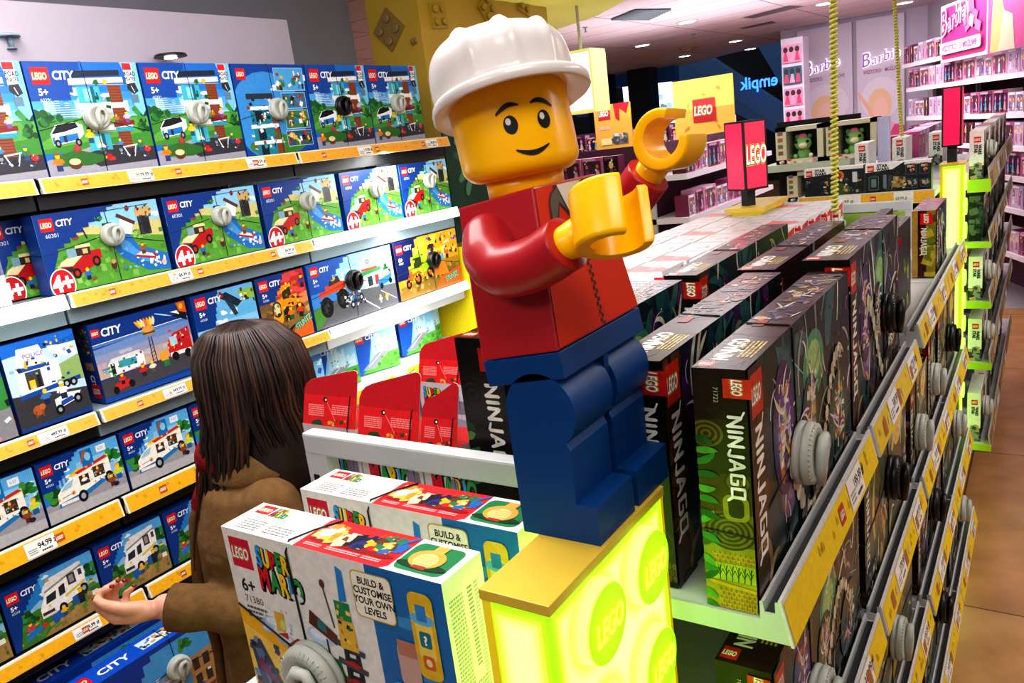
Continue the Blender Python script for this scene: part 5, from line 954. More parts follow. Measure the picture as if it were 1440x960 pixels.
for i, (xa, xb, y, h) in enumerate(((-.345, -.315, 2.14, .25), (-.395, -.365, 2.18, .27))):
    dark_box(['thin black carton with yellow-green blotches beside the big dark cartons', 'thin black carton with teal hearts standing behind the yellow-green one'][i], GA, xa, xb, y, y+.3, zt+.03, h, 20+i, end=ninja_dark, front=lambda cv: (cv.rect(0, 0, cv.A, 1, '#0e0f10'), cv.bits(.05, .05, cv.A, .7, 26, ['#8a9a1e', '#20302a', '#1a4a46', '#15181a'], 5, (.06, .16))), wires=False)
dark_box('small carton with a maroon top standing alone towards the far end of the upper shelf', GA, -.358, -.290, 2.8, 3.12, -.582, .215, 14, end=lambda cv: (cv.rect(0, 0, cv.A, 1, '#3a1510'), cv.rect(0, 0, cv.A*.25, 1, '#a8843a'), cv.rect(cv.A*.62, 0, cv.A, 1, '#8a7a22'), cv.bits(cv.A*.6, .0, cv.A, .9, 24, ['#b8a02a', '#5a4a1a', '#6a7a1e'], 5, (.06, .16)), cv.logo(cv.A*.36, .96, .16, rot=-PI/2), vtitle(cv, cv.A*.4, .74, .07, '#e6e2d8', 1.2)), top=lambda cv: (cv.rect(0, 0, cv.A, 1, '#6a1a22'), cv.bits(0, 0, cv.A, 1, 12, ['#7a2430', '#58141c', '#b84a5a'], 3, (.1, .4))), wires=False)
GBG = 'cartons on the lower shelves of the central display'
dark_box('dark carton one shelf below the lit shelf end, bottom of the photo', GBG, -.35, -.275, .872, 1.44, -.99, .29, 23, tagv=(.34, .42))
dark_box('golden-green battle carton on the second shelf down with a black tag', GBG, -.35, -.275, 1.5, 2.04, -.99, .31, 31, end=ninja_dark, front=ninja_bright(4), tagv=(.5, .55), tagblack=True, tagr=.05)
dark_box('dark carton with a gold crest on its end in the third bay', GBG, -.375, -.275, 2.12, 2.45, -.99, .25, 33, end=lambda cv: (cv.rect(0, 0, cv.A, 1, '#1d1416'), cv.rect(0, .75, cv.A, .95, '#7a4a2a'), cv.bits(0, .3, cv.A, .75, 24, ['#3a2a34', '#5a3a2a', '#8a8078', '#2a1c2a'], 6, (.06, .2)), cv.ell(cv.A*.6, .14, .09, .1, '#8a6a3a', 16), cv.ell(cv.A*.6, .14, .06, .07, '#2a1c14', 14), cv.ell(cv.A*.6, .24, .05, .05, '#a8843a', 12), cv.line((cv.A*.42, .06), (cv.A*.78, .06), .02, '#a8843a')), front=ninja_bright(9), tagv=(.3, .42), tagr=.05)
k = 0
for li, bi in ((1, 2), (1, 3), (2, 0), (2, 1), (2, 2), (2, 3), (3, 1), (3, 2), (3, 3)):
    y0, y1 = GB[bi]; xg = GX[li]; zz = GL[li][1]
    if (li, bi) == (1, 2): y0 += .36
    dark_box(['brown carton', 'black carton', 'rust-coloured carton'][k % 3]+' on the '+ORD[li]+' shelf down, '+['nearest', 'second', 'third', 'furthest'][bi]+' bay of the central display', GBG, xg-.125, xg-.05, y0+.03, y1-.03, zz, .28, 40+k, end=ninja_dark, front=ninja_bright(40+k) if k % 2 else ninja_front(40+k), tagv=(.4+.1*(k % 3), .5), tagblack=k % 3 == 1, tagr=.05); k += 1

# ---- white cartons on the inner side, standing on a white riser
mb = MB(); root = empty('display_riser', (-.9, 2.5, 0), 0, 'long white steel riser tray under the grid of small white cartons', 'shelf')
mb.box(-1.16, -.655, 1.72, 3.3, HC-.47, HC-.45); put(mb, 'tray', SHELFW, root)
for x in (-1.14, -.69):
    for y in (1.76, 3.24): mb = MB(); mb.box(x, x+.02, y, y+.02, HC-(.612 if y < 2 else .582), HC-.47); put(mb, 'leg', SHELFW, root)
wm = {}
n = 0
for r_ in range(9):
    for c_ in range(4):
        y = 1.86+r_*.155; x = -1.09+c_*.112+.012*r_*.5
        if r_ == 0 and c_ == 3: continue
        kind = 1 if (r_ == 0 or (r_*5+c_) % 7 == 0) else 0
        if kind not in wm:
            wm[kind] = carton_mb(.105, .148, .085, '#e4e5e8', front=white_end, right=white_small, top=white_top(kind), eps=.00004).mesh('carton'); wm[kind].materials.append(CARD)
        o = bpy.data.objects.new('small_white_carton', wm[kind]); COL.objects.link(o); o.location = (x, y+.074, HC-.449)
        tag(o, 'small white '+('red-topped ' if kind else '')+'carton, '+ORD[r_]+' row of the white grid, '+ORD[c_]+' from left', 'box', 'small white cartons behind the statue'); n += 1

# ---- opened red trays behind the white rail
def red_tray(label, x0, x1, y0, D, zt, H, lid, flap):
    """white printed tray with its red-lined lid turned up at the front: a text panel, then a tapering tuck flap"""
    Wd = x1-x0
    root = empty('display_box', ((x0+x1)/2, y0+D/2, HC+zt-H), 0, label, 'box', 'opened red display boxes')
    def fr(cv):
        cv.rect(0, 0, cv.A, 1, '#cfc6cf'); cv.poly([(0, .0), (cv.A, 0), (cv.A, .3), (0, .45)], '#a89ab0'); mario_word(cv, .1, .48, .42); cv.rrect(cv.A*.74, .42, cv.A*.95, .68, .03, '#8a7a90')
    def sd(cv): cv.rect(0, 0, cv.A, 1, '#e8e4dc'); cv.poly([(0, 0), (cv.A, 0), (cv.A, 1), (cv.A*.5, 1)], '#e39a2a')
    carton_mb(Wd, D, H, '#b41a22', front=fr, left=sd, right=sd).build('carton', CARD, root)
    lean = .30; t = .0015
    def board(prof, name, col, z0, base):
        mb = MB(); A = [V((x, -D/2+.002+(z+base)*lean, z0+z)) for x, z in prof]; B = [p+V((0, t, 0)) for p in A]
        mb.face(A, lin(col)); mb.face(B[::-1], lin('#d8cfc8'))
        for i in range(len(prof)): j = (i+1) % len(prof); mb.face([A[j], A[i], B[i], B[j]], lin('#d9c9c0'))
        o = mb.build(name, CARD, root); return o
    mb = MB(); O = V((-Wd/2, -D/2+.002, H-.001)); up = V((0, lean, 1)); N = V((0, -1, lean)).normalized(); hh = lid*up.length
    A = [O, O+V((Wd, 0, 0)), O+V((Wd, 0, 0))+up*lid, O+up*lid]; B = [p-N*t for p in A]
    mb.face(A, lin('#cf1d22')); mb.face(B[::-1], lin('#d8cfc8'))
    for i in range(4): j = (i+1) % 4; mb.face([A[j], A[i], B[i], B[j]], lin('#e2b060'))
    cv = CV(mb, O+N*.0003, (1, 0, 0), up.normalized(), N, Wd, hh); A_ = cv.A
    cv.rect(.02, 0, A_-.02, 1, '#cf1d22'); cv.small(A_*.1, .3, A_*.3, .4, 6, '#ea8a86', 3); cv.small(A_*.55, .4, A_*.34, .34, 5, '#ea8a86', 4); cv.ell(A_*.42, .86, .1, .09, '#14100f', 10); cv.ell(A_*.43, .86, .04, .04, '#eee', 8); cv.line((A_*.46, .78), (A_*.62, .2), .02, '#e88a86'); cv.poly([(A_*.16, .02), (A_*.4, .02), (A_*.34, .2), (A_*.2, .16)], '#1d4a2a'); cv.bits(A_*.5, .03, A_*.9, .24, 8, ['#c8a03a', '#7a2a1a', '#1d4a2a'], 5, (.05, .14))
    mb.build('lid_panel', CARD, root)
    w = Wd/2; board([(-w, 0), (w, 0), (w, flap*.88), (w-.003, flap*.97), (w-.01, flap), (-w+.03, flap*.62), (-w+.014, flap*.52), (-w+.005, flap*.38), (-w, flap*.2)], 'tuck_flap', '#b01822', H-.001+lid, lid)
    mb = MB(); mb.tube([(Wd*.36, -D/2+.001, H*.3), (Wd*.36, -D/2, H), (Wd*.38, -D/2+.001+lid*lean, H+lid*.98), (Wd*.42, -D/2+.012+lid*lean, H+lid+.012)], .0011, 6); mb.build('tag_wire', WIRE, root)
red_tray('opened red display box furthest left behind the white rail', -1.106, -.974, .885, .09, -.44, .17, .052, .046)
red_tray('opened red display box second from left behind the white rail with the tallest flap', -.970, -.834, .885, .09, -.448, .165, .048, .062)
red_tray('opened red display box squeezed against the black carton end behind the white rail', -.830, -.757, .885, .09, -.452, .16, .046, .056)
red_tray('opened red display box further back, its flap rising in front of the lit blue cartons', -1.165, -1.035, 1.27, .1, -.49, .12, .05, .058)

# ---- white and red game cartons on the end shelf
es = empty('end_shelf', (-.72, .68, 0), 0, 'white end shelf under the two white and red game cartons', 'shelf')
mb = MB(); mb.box(-.95, -.5, .5, .83, HC-.74, HC-.712); put(mb, 'tray', SHELFW, es)
for x in (-.93, -.54): mb = MB(); mb.box(x, x+.02, .78, .81, 0, HC-.741); put(mb, 'upright', SHELFW, es)
def mario_box(label, xc, y0, zb, tg):
    Wd, D, H = .382, .073, .262
    root = empty('game_carton', (xc, y0+D/2, HC+zb), 0, label, 'box', 'white and red game cartons')
    carton_mb(Wd, D, H, '#e9e7df', front=mario_front, top=mario_top, right=mario_side).build('carton', CARD, root)
    if tg: add_tag(root, Wd, D, H, .385, .18 if False else .30, .05, False, False)
    mb = MB(); e = .0013; x = -Wd/2+Wd*.335 if tg else -Wd/2+.35*Wd; y0_, y1_ = -D/2-e, D/2+e
    mb.tube([(x+.004, y0_, .1 if tg else .01), (x+.002, y0_-.001, H-.012), (x+.004, y0_+.006, H+.002), (x+.018, 0, H+.003), (x+.034, y1_-.004, H+e), (x+.034, y1_, H-.01), (x+.034, y1_, .01)], .0013, 8); mb.build('tag_wire', WIRE, root)
    if tg:
        mb = MB(); mb.tube([(-Wd/2-e, y0_+.01, H*.56), (-Wd/2+.002, y0_, H*.555), (-Wd/2+.11, y0_, H*.38)], .0013, 6); mb.tube([(-.02, y0_, H*.27), (Wd/2-.02, y0_, H*.12), (Wd/2+e, y0_+.003, H*.115), (Wd/2+e, y1_, H*.1)], .0013, 6); mb.build('tag_wire', WIRE, root)
    return root
mario_box('white and red game carton in the foreground with a big pale round tag', -.72, .562, -.710, True)
mario_box('white and red game carton standing just behind the foreground one, against the white rail', -.703, .688, -.710, False)
# ================================================================== lit brick plinth and the toy worker on it
CAPZ = -.44
pl_ = empty('light_plinth', (-.435, .70, 0), 0, 'glowing yellow-green brick plinth with a mustard cap that the toy worker stands on', 'plinth')
mb = MB(); mb.box(-.477, -.391, .56, .846, HC+CAPZ-.0125, HC+CAPZ); put(mb, 'cap', CAPM, pl_, bevel=.0012)
fr = mat('yellow frame', '#d8bc24', rough=.4, emit=.3, ecol='#d8c010')  # frame emits a little, standing in for the panels' glow on it
def glow_mat(name, base, strength, edge):
    """light box acrylic: lamps inside are strongest away from the rim (object space)"""
    m = bpy.data.materials.new(name); m.use_nodes = True; nt = m.node_tree; b = nt.nodes['Principled BSDF']; b.inputs['Base Color'].default_value = (*lin('#d8f020'), 1); b.inputs['Roughness'].default_value = .35
    tc = nt.nodes.new('ShaderNodeTexCoord'); n = nt.nodes.new('ShaderNodeTexNoise'); n.inputs['Scale'].default_value = 6; nt.links.new(tc.outputs['Object'], n.inputs['Vector'])
    r = nt.nodes.new('ShaderNodeValToRGB'); r.color_ramp.elements[0].position = .36; r.color_ramp.elements[0].color = (*lin(edge), 1); r.color_ramp.elements[1].position = .62; r.color_ramp.elements[1].color = (*lin(base), 1)
    nt.links.new(n.outputs['Fac'], r.inputs['Fac']); nt.links.new(r.outputs[0], b.inputs['Emission Color']); b.inputs['Emission Strength'].default_value = strength; return m
def lit_mat(name, strength):
    m = bpy.data.materials.new(name); m.use_nodes = True; nt = m.node_tree; b = nt.nodes['Principled BSDF']; b.inputs['Roughness'].default_value = .4; b.inputs['Base Color'].default_value = (.12, .3, .005, 1)
    a = nt.nodes.new('ShaderNodeAttribute'); a.attribute_name = 'Col'; nt.links.new(a.outputs['Color'], b.inputs['Emission Color']); b.inputs['Emission Strength'].default_value = strength; return m
LIT = lit_mat('glowing acrylic', 2.1)
RIM, MIDG, CORE = V((.11, .36, .0)), V((.22, .66, .006)), V((.60, 1.0, .15))        # lamp brightness behind the acrylic, rim to middle (linear)
def glow(t): t = min(1, max(0, t)); return tuple(RIM.lerp(MIDG, t*2)) if t < .5 else tuple(MIDG.lerp(CORE, t*2-1))
def lit_patch(mb, P0, U, Vv, w, h, spots, r, step=.005):
    """one face of the light box, finely divided: each cell glows by its distance from rim and studs"""
    nu, nv = max(2, int(w/step)), max(2, int(h/step)); P0, U, Vv = V(P0), V(U), V(Vv)
    for i in range(nu):
        for j in range(nv):
            u, v = w*(i+.5)/nu, h*(j+.5)/nv; d = min(u, w-u, h-v); t = min(1, .12+d/.03)
            for su, sv in spots:
                q = math.hypot(u-su, v-sv)-r
                if q < .02: t = min(t, .55+max(0, q)/.02*.45)
            a, b, c, e = (w*i/nu, h*j/nv), (w*(i+1)/nu, h*j/nv), (w*(i+1)/nu, h*(j+1)/nv), (w*i/nu, h*(j+1)/nv)
            mb.face([P0+U*x+Vv*y for x, y in (a, b, c, e)], glow(t))
def plinth_body(root, x0, x1, y0, y1, ztop, zbot, rows, r, h=.019, letters=True):
    t = .005; H = ztop-zbot; mb = MB(); st = .005 if letters else .012
    lit_patch(mb, W((x0, y0, zbot)), (1, 0, 0), (0, 0, 1), x1-x0, H, [], r, st); lit_patch(mb, W((x1, y0, zbot)), (0, 1, 0), (0, 0, 1), y1-y0, H, [(a-y0, b-zbot) for a, b in rows], r, st)
    lit_patch(mb, W((x1, y1, zbot)), (-1, 0, 0), (0, 0, 1), x1-x0, H, [], r, .012); lit_patch(mb, W((x0, y1, zbot)), (0, -1, 0), (0, 0, 1), y1-y0, H, [], r, .012)
    put(mb, 'light_panel', LIT, root)
    mb = MB(); e = .0015
    for xa, xb, ya, yb in ((x0-e, x0+t*1.9, y0-e, y0+t), (x1-t, x1+e, y1-t, y1+e), (x0-e, x0+t, y1-t, y1+e)): mb.box(xa, xb, ya, yb, HC+zbot, HC+ztop)
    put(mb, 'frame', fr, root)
    for (yc, zc) in rows:
        Mx = Matrix.Translation((x1, yc, HC+zc)) @ Matrix.Rotation(PI/2, 4, 'Y'); n = 48
        mb = MB(); pr = [(r*1.03, 0, .62), (r*1.01, h*.3, .8), (r*1.0, h*.7, .95), (r*.985, h*.9, .8), (r*.95, h*.985, .5), (r*.93, h, .3)]
        for (ra, za, ga), (rb, zb, gb) in zip(pr, pr[1:]): mb.lathe([(ra, za), (rb, zb)], n, glow((ga+gb)/2), Mx, caps=(False, False))
        sd = put(mb, 'stud', LIT, root)
        mb = MB(); rr = [.93, .85, .7, .5, .25, .002]
        for k, (ra, rb) in enumerate(zip(rr, rr[1:])): mb.lathe([(r*ra, h), (r*rb, h)], n, glow([.26, .32, .38, .42, .44][k]), Mx, caps=(False, False))
        put(mb, 'stud_face', LIT, sd)
        if letters:
            mb = MB()
            for kk in range(7):
                cv = CV(mb, W((x1+h+.0003+kk*.0004, yc, zc)), (0, 1, 0), (0, 0, 1), (1, 0, 0), r, r); cv.text('LEGO', 0, -.28, .58, '#d8ff50' if kk > 4 else '#b0d820', off=.03, shear=.2, sx=.66, mid=True)
            put(mb, 'stud_lettering', LITL, sd)
LITL = lit_mat('glowing stud letters', 1.1); GLOW = LIT
plinth_body(pl_, -.474, -.394, .563, .842, CAPZ-.0125, -1.62, [(.645+.122*i, -.508-.134*j) for i in range(2) for j in range(8)], .046)
mb = MB(); mb.box(-.478, -.39, .559, .846, 0, HC-1.62); put(mb, 'base', CAPM, pl_)

st = empty('toy_worker_statue', (-.444, .765, HC+CAPZ), 0, 'large toy construction worker statue in white helmet, red jacket and blue trousers', 'statue')
def S(p): return V((p[0]+.444, p[1]-.765, p[2]-CAPZ))          # rel world -> statue local
# legs (feet point to +X)
def leg(y0, y1):
    prof = [(-.4966, -.44), (-.396, -.44), (-.396, -.3945), (-.4215, -.3935)]      # heel, toe, toe top, shin foot
    prof += [(-.4215, -.330)]
    cx, cz, r = -.4545, -.288, .0445
    for k in range(29):
        a = -.86+k*(PI*1.02+.7)/28; prof.append((cx+r*math.cos(a), cz+r*math.sin(a)))
    prof += [(-.499, -.30)]
    mb = MB(); A = [S((x, y0, z)) for x, z in prof]; B = [S((x, y1, z)) for x, z in prof]
    mb.face(A); mb.face(B[::-1])
    for i in range(len(prof)): j = (i+1) % len(prof); mb.face([A[j], A[i], B[i], B[j]])
    o = mb.build('leg', BLUP, st, fixn=True)
    o.data.polygons.foreach_set('use_smooth', [True]*len(o.data.polygons)); o.data.set_sharp_from_angle(angle=.3); return o
leg(.682, .772); leg(.784, .874)
# hips plate and centre web
mb = MB(); mb.box(-.4215, -.4215, 0, 0, 0, 0); mb = MB()
TL = math.radians(9)                                             # the upper body leans back a little
def T(p):                                                        # torso frame: x forward of the front face, y from centre, z up from the waist
    x, y, z = p; return S((-.422+x*math.cos(TL)-z*math.sin(TL), .7835+y, -.2165+x*math.sin(TL)+z*math.cos(TL)))
mb.hexa([T(p) for p in ((-.103, -.1015, -.031), (0, -.1015, -.031), (-.103, .1015, -.031), (0, .1015, -.031), (-.103, -.1015, -.001), (0, -.1015, -.001), (-.103, .1015, -.001), (0, .1015, -.001))]); mb.build('hips', BLUP, st, bevel=.0015)
mb = MB(); mb.box(-.452, -.4205, .7725, .7835, -.29, -.245); mb = MB()
mb.hexa([S(p) for p in ((-.47, .7725, -.33), (-.4185, .7725, -.315), (-.47, .7835, -.33), (-.4185, .7835, -.315), (-.47, .7725, -.24), (-.418, .7725, -.24), (-.47, .7835, -.24), (-.418, .7835, -.24))]); mb.build('hip_web', BLUP, st)
# torso
TH, TB, TT, TD = .172, .1015, .072, .103
P8 = [(-TD, -TB, 0), (0, -TB, 0), (-TD, TB, 0), (0, TB, 0), (-TD, -TT, TH), (0, -TT, TH), (-TD, TT, TH), (0, TT, TH)]
mb = MB(); mb.hexa([T(p) for p in P8]); tor = mb.build('torso', REDP, st, bevel=.0022)
def fw(z): return TB+(TT-TB)*z/TH
mb = MB(); e = .0007; m_ = .0025
mb.face([T((e, -fw(m_)+m_, m_)), T((e, fw(m_)-m_, m_)), T((e, fw(TH-m_)-m_, TH-m_)), T((e, -fw(TH-m_)+m_, TH-m_))]); mb.build('jacket_front', REDPD, tor)
mb = MB(); yc = .004
def flat(pts, d, col): mb.face([T((d, y, z)) for y, z in pts], lin(col))
flat([(-.034, TH-.003), (.036, TH-.003), (.006, TH-.078)], .0012, '#17150f'); flat([(-.026, TH-.003), (.03, TH-.003), (.005, TH-.07)], .0014, '#e2dccb')
for s in (-1, 1):
    flat([(s*.026, TH-.003), (s*.043, TH-.011), (s*.049, TH-.018), (s*.056, TH-.046), (s*.052, TH-.055), (s*.043, TH-.052), (s*.035, TH-.036), (s*.029, TH-.024), (s*.016, TH-.036)], .0016, '#17150f')
    flat([(s*.027, TH-.0055), (s*.0415, TH-.0125), (s*.047, TH-.019), (s*.053, TH-.046), (s*.046, TH-.049), (s*.038, TH-.034), (s*.029, TH-.021), (s*.0175, TH-.032)], .0018, '#55503f')
z = TH-.08; i = 0
while z > .004: flat([(yc+(-.0044 if i % 2 else 0), z), (yc+(0 if i % 2 else .0044), z), (yc+(0 if i % 2 else .0044), z-.0048), (yc+(-.0044 if i % 2 else 0), z-.0048)], .0014, '#120d0a'); z -= .0048; i += 1
o = mb.build('collar_and_zip', mat('print', vcol=True, rough=.5), tor)
# neck and head, turned toward us
HX, HY = -.5035, .7855
def Hd(p):     # head frame: +x = where the face looks, origin on top of the torso
    a = math.radians(-43); x, y, z = p; X, Y = x*math.cos(a)-y*math.sin(a), x*math.sin(a)+y*math.cos(a)
    return S((HX+X-z*math.sin(TL)*.8, HY+Y, -.0545+z+X*math.sin(TL)*.5))
def lathe_h(mb, prof, n=48, c=(1, 1, 1), mod=None, caps=(True, True)):
    rows = [[Hd((r*math.cos(2*PI*j/n)*(mod(j, n) if mod else 1), r*math.sin(2*PI*j/n)*(mod(j, n) if mod else 1), z)) for j in range(n)] for r, z in prof]
    mb.grid(rows, c, close=True, capa=caps[0], capb=caps[1])
mb = MB(); lathe_h(mb, [(.045, -.006), (.045, .02)]); mb.build('neck', YELP, st)
HR, HB, HT = .0685, .016, .128
prof = [(.048, HB)]+[(HR-.02+.02*math.sin(a), HB+.02-.02*math.cos(a)) for a in [PI/2*k/8 for k in range(1, 9)]]+[(HR, .06), (HR, .1), (HR, HT)]
mb = MB(); lathe_h(mb, prof, 64); hd = mb.build('head', YELP, st)
def onface(a, z, d): r = HR+d; return Hd((r*math.cos(a), r*math.sin(a), z))
FZ = .059
def face_ell(name, a0, z0, ra, rz, d, c, n=20):
    mb = MB(); ctr = onface(a0, z0, d); rim = [onface(a0+ra*math.cos(2*PI*k/n), z0+rz*math.sin(2*PI*k/n), d) for k in range(n)]
    for k in range(n): mb.face([ctr, rim[k], rim[(k+1) % n]], lin(c))
    return mb.build(name, PLAIN, hd)
def face_band(name, pts, d, c):
    mb = MB(); k = len(pts); up = [onface(a, z+w, d) for a, z, w in pts]; lo = [onface(a, z-w, d) for a, z, w in pts]
    for i in range(k-1): mb.face([lo[i], lo[i+1], up[i+1], up[i]], lin(c))
    return mb.build(name, PLAIN, hd)
EA = .275
for s in (-1, 1):
    ey = face_ell('eye', s*EA, FZ+.012, .112, .0098, .0006, '#070707')
    g = face_ell('eye_glint', s*EA-.03, FZ+.0155, .043, .0038, .0009, '#d8d8d2', 14); g.parent = ey
    face_band('eyebrow', [(s*(EA-.18+.38*t), FZ+.0275+.0062*math.sin(PI*min(1, .18+t*.82))-.003*t, .0006+.0021*math.sin(PI*(.12+.83*(1-t)))) for t in [i/10 for i in range(11)]], .0006, '#0a0a0a')
face_band('mouth', [(-.275+.55*t, FZ-.0150-.0058*math.sin(PI*t)+.001*t, .0006+.0023*math.sin(PI*(.06+.9*t))) for t in [i/14 for i in range(15)]], .0006, '#0a0a0a')
# helmet
mb = MB(); n = 96; rows = []
def brim_r(j, dr=0):
    a = 2*PI*j/n; c = math.cos(a); return .0845+.003*abs(math.sin(a))+.026*max(0, c)**1.2+dr
def brim_z(j): a = 2*PI*j/n; c = math.cos(a); return .0945+.021*max(0, c)**1.2-.020*max(0, -c)**1.3
def dome(j, t):     # t 0 rim .. 1 crown
    a = 2*PI*j/n; c, s_ = math.cos(a), math.sin(a); rr = (1-t**2.9)**(1/2.2)*.0815+.0004; x, y = rr*c*1.05-.004, rr*s_
    z = brim_z(j)*(1-t)+.112*t+.074*t**.72
    rd = 0
    for yy in (-.043, 0, .043): rd += math.exp(-((y-yy)/.0046)**2)
    sx = .0046*min(1, rd)*(1 if t > .02 else 0); return (x+c*sx*.8, y+s_*sx*.3, z+sx*(.35+.65*t))
rows.append([Hd((.066*math.cos(2*PI*j/n), .066*math.sin(2*PI*j/n), brim_z(j)+.006)) for j in range(n)])
rows.append([Hd((brim_r(j, -.002)*math.cos(2*PI*j/n), brim_r(j, -.002)*math.sin(2*PI*j/n), brim_z(j)-.004)) for j in range(n)])
rows.append([Hd((brim_r(j)*math.cos(2*PI*j/n), brim_r(j)*math.sin(2*PI*j/n), brim_z(j)-.002)) for j in range(n)])
rows.append([Hd((brim_r(j)*math.cos(2*PI*j/n), brim_r(j)*math.sin(2*PI*j/n), brim_z(j)+.006)) for j in range(n)])
rows.append([Hd((brim_r(j, -.003)*math.cos(2*PI*j/n), brim_r(j, -.003)*math.sin(2*PI*j/n), brim_z(j)+.009)) for j in range(n)])
rows.append([Hd((.0845*math.cos(2*PI*j/n)*1.05-.004, .0845*math.sin(2*PI*j/n), brim_z(j)+.0105)) for j in range(n)])
for k in range(0, 33):
    t = (k/32)
    rows.append([Hd((p[0], p[1], p[2]+.0115*(1-t))) for p in (dome(j, t) for j in range(n))])
mb.grid(rows, (1, 1, 1), close=True, capb=True); mb.build('helmet', WHIP, st)
# arms
def arm(pts, rads, name='arm'):
    mb = MB(); P = [V(p) for p in pts]; out = []; rr = []
    m = 10                                                       # Catmull-Rom through the joints
    Q = [P[0]*2-P[1]]+P+[P[-1]*2-P[-2]]
    for i in range(1, len(Q)-2):
        for k in range(m):
            t = k/m; a, b, c, d = Q[i-1:i+3]
            out.append(.5*((2*b)+(c-a)*t+(2*a-5*b+4*c-d)*t*t+(3*b-a-3*c+d)*t**3)); rr.append(rads[i-1]+(rads[i]-rads[i-1])*t)
    out.append(P[-1]); rr.append(rads[-1])
    d0 = (out[0]-out[1]).normalized()                            # rounded shoulder cap
    pre = [(out[0]+d0*rr[0]*math.sin(a), rr[0]*max(.02, math.cos(a))) for a in (1.54, 1.4, 1.25, 1.1, .95, .75, .6, .45, .3, .15)]
    mb.tube([p for p, _ in pre]+out, [r for _, r in pre]+rr, 28)
    return mb.build(name, REDP, st)
def claw(ctr, axis, opening, R=.031, r=.019, L=.052, wrist=None, gap=.82):
    """C-shaped gripping hand: a thick open ring, plus a wrist plug"""
    a = V(axis).normalized(); o = V(opening); o = (o-a*o.dot(a)).normalized(); b = a.cross(o); mb = MB(); n = 40; rows = []
    for k in range(n+1):
        th = gap+(2*PI-2*gap)*k/n; e = o*math.cos(th)+b*math.sin(th); taper = 1.0-.12*abs(k/n-.5)*2
        sect = [(r, -L/2), (r*1.02, -L/2+.002), (r*1.02, L/2-.002), (r, L/2), (R*taper-.002, L/2), (R*taper, L/2-.003), (R*taper, -L/2+.003), (R*taper-.002, -L/2)]
        rows.append([V(ctr)+e*q+a*h for q, h in sect])
    mb.grid(rows, (1, 1, 1), close=True, smooth=False, capa=True, capb=True)
    for f in range(len(mb.sm)): mb.sm[f] = False
    h = mb.build('hand', YELP, st, bevel=.0012)
    if wrist is not None:
        w = V(wrist); d = (V(ctr)-w).normalized(); mb = MB(); mb.tube([w-d*.012, w, V(ctr)-d*(R*.72)], [.0178, .0178, .0195], 28); o2 = mb.build('wrist', YELP, h)
    for p in h.data.polygons: p.use_smooth = True
    h.data.set_sharp_from_angle(angle=.6)
    return h
# near (right) arm: shoulder on the side, elbow low, forearm forward
arm([S((-.5086, .703, -.098)), S((-.494, .683, -.115)), S((-.468, .670, -.1265)), S((-.425, .664, -.1185)), S((-.3845, .660, -.0995))], [.0285, .0295, .029, .0278, .0276])
claw(S((-.339, .672, -.078)), (-.24, .40, .88), (.97, -.14, .1), .041, .0255, .058, S((-.386, .6605, -.100)), .66)
# far (left) arm raised forward
arm([S((-.497, .862, -.085)), S((-.478, .885, -.103)), S((-.452, .903, -.108)), S((-.428, .903, -.085)), S((-.401, .900, -.057))], [.0285, .0295, .029, .0278, .0280])
claw(S((-.369, .900, -.017)), (-.05, -1, .06), (.78, 0, .62), .0385, .0225, .056, S((-.401, .900, -.056)), .62)
# ================================================================== woman reaching along the shelves
wom = empty('person', (-1.39, .985, 0), math.radians(214.8), 'woman with long dark hair and camel coat, reaching left toward the blue cartons', 'person')
def remesh(mb, name, material, vox, parent, smooth=6, disp=None):
    me = mb.mesh(name); o = bpy.data.objects.new(name, me); COL.objects.link(o)
    r = o.modifiers.new('r', 'REMESH'); r.mode = 'VOXEL'; r.voxel_size = vox
    s = o.modifiers.new('s', 'SMOOTH'); s.iterations = smooth; s.factor = .5
    bpy.context.view_layer.update(); dg = bpy.context.evaluated_depsgraph_get()
    me2 = bpy.data.meshes.new_from_object(o.evaluated_get(dg)); o.modifiers.clear(); o.data = me2; bpy.data.meshes.remove(me)
    if disp: 
        me2.update()
        nn = [v.normal.copy() for v in me2.vertices]
        for v, n_ in zip(me2.vertices, nn): v.co += n_*disp(v.co)
    me2.polygons.foreach_set('use_smooth', [True]*len(me2.polygons)); me2.materials.clear(); me2.materials.append(material); me2.update()
    o.parent = parent; o.name = name; return o
def chain(mb, pts, rads, n=14):
    mb.tube(pts, rads, n)
    mb.ball(pts[0], rads[0], 12); mb.ball(pts[-1], rads[-1], 12)
    for p, r in zip(pts[1:-1], rads[1:-1]): mb.ball(p, r, 12)
def loft(mb, rings, n=28):
    mb.grid([[V((cx+rx*math.cos(2*PI*j/n), cy+ry*math.sin(2*PI*j/n), z)) for j in range(n)] for cx, cy, z, rx, ry in rings], close=True, capa=True, capb=True)
# joints (local: +x forward, +y her left, z up)
LS, LE, LW = V((-.045, .155, 1.37)), V((-.10, .225, 1.168)), V((.168, .215, 1.212))
RS, RE, RW = V((-.03, -.175, 1.375)), V((.0, -.25, 1.12)), V((.1, -.2, .93))
mb = MB()
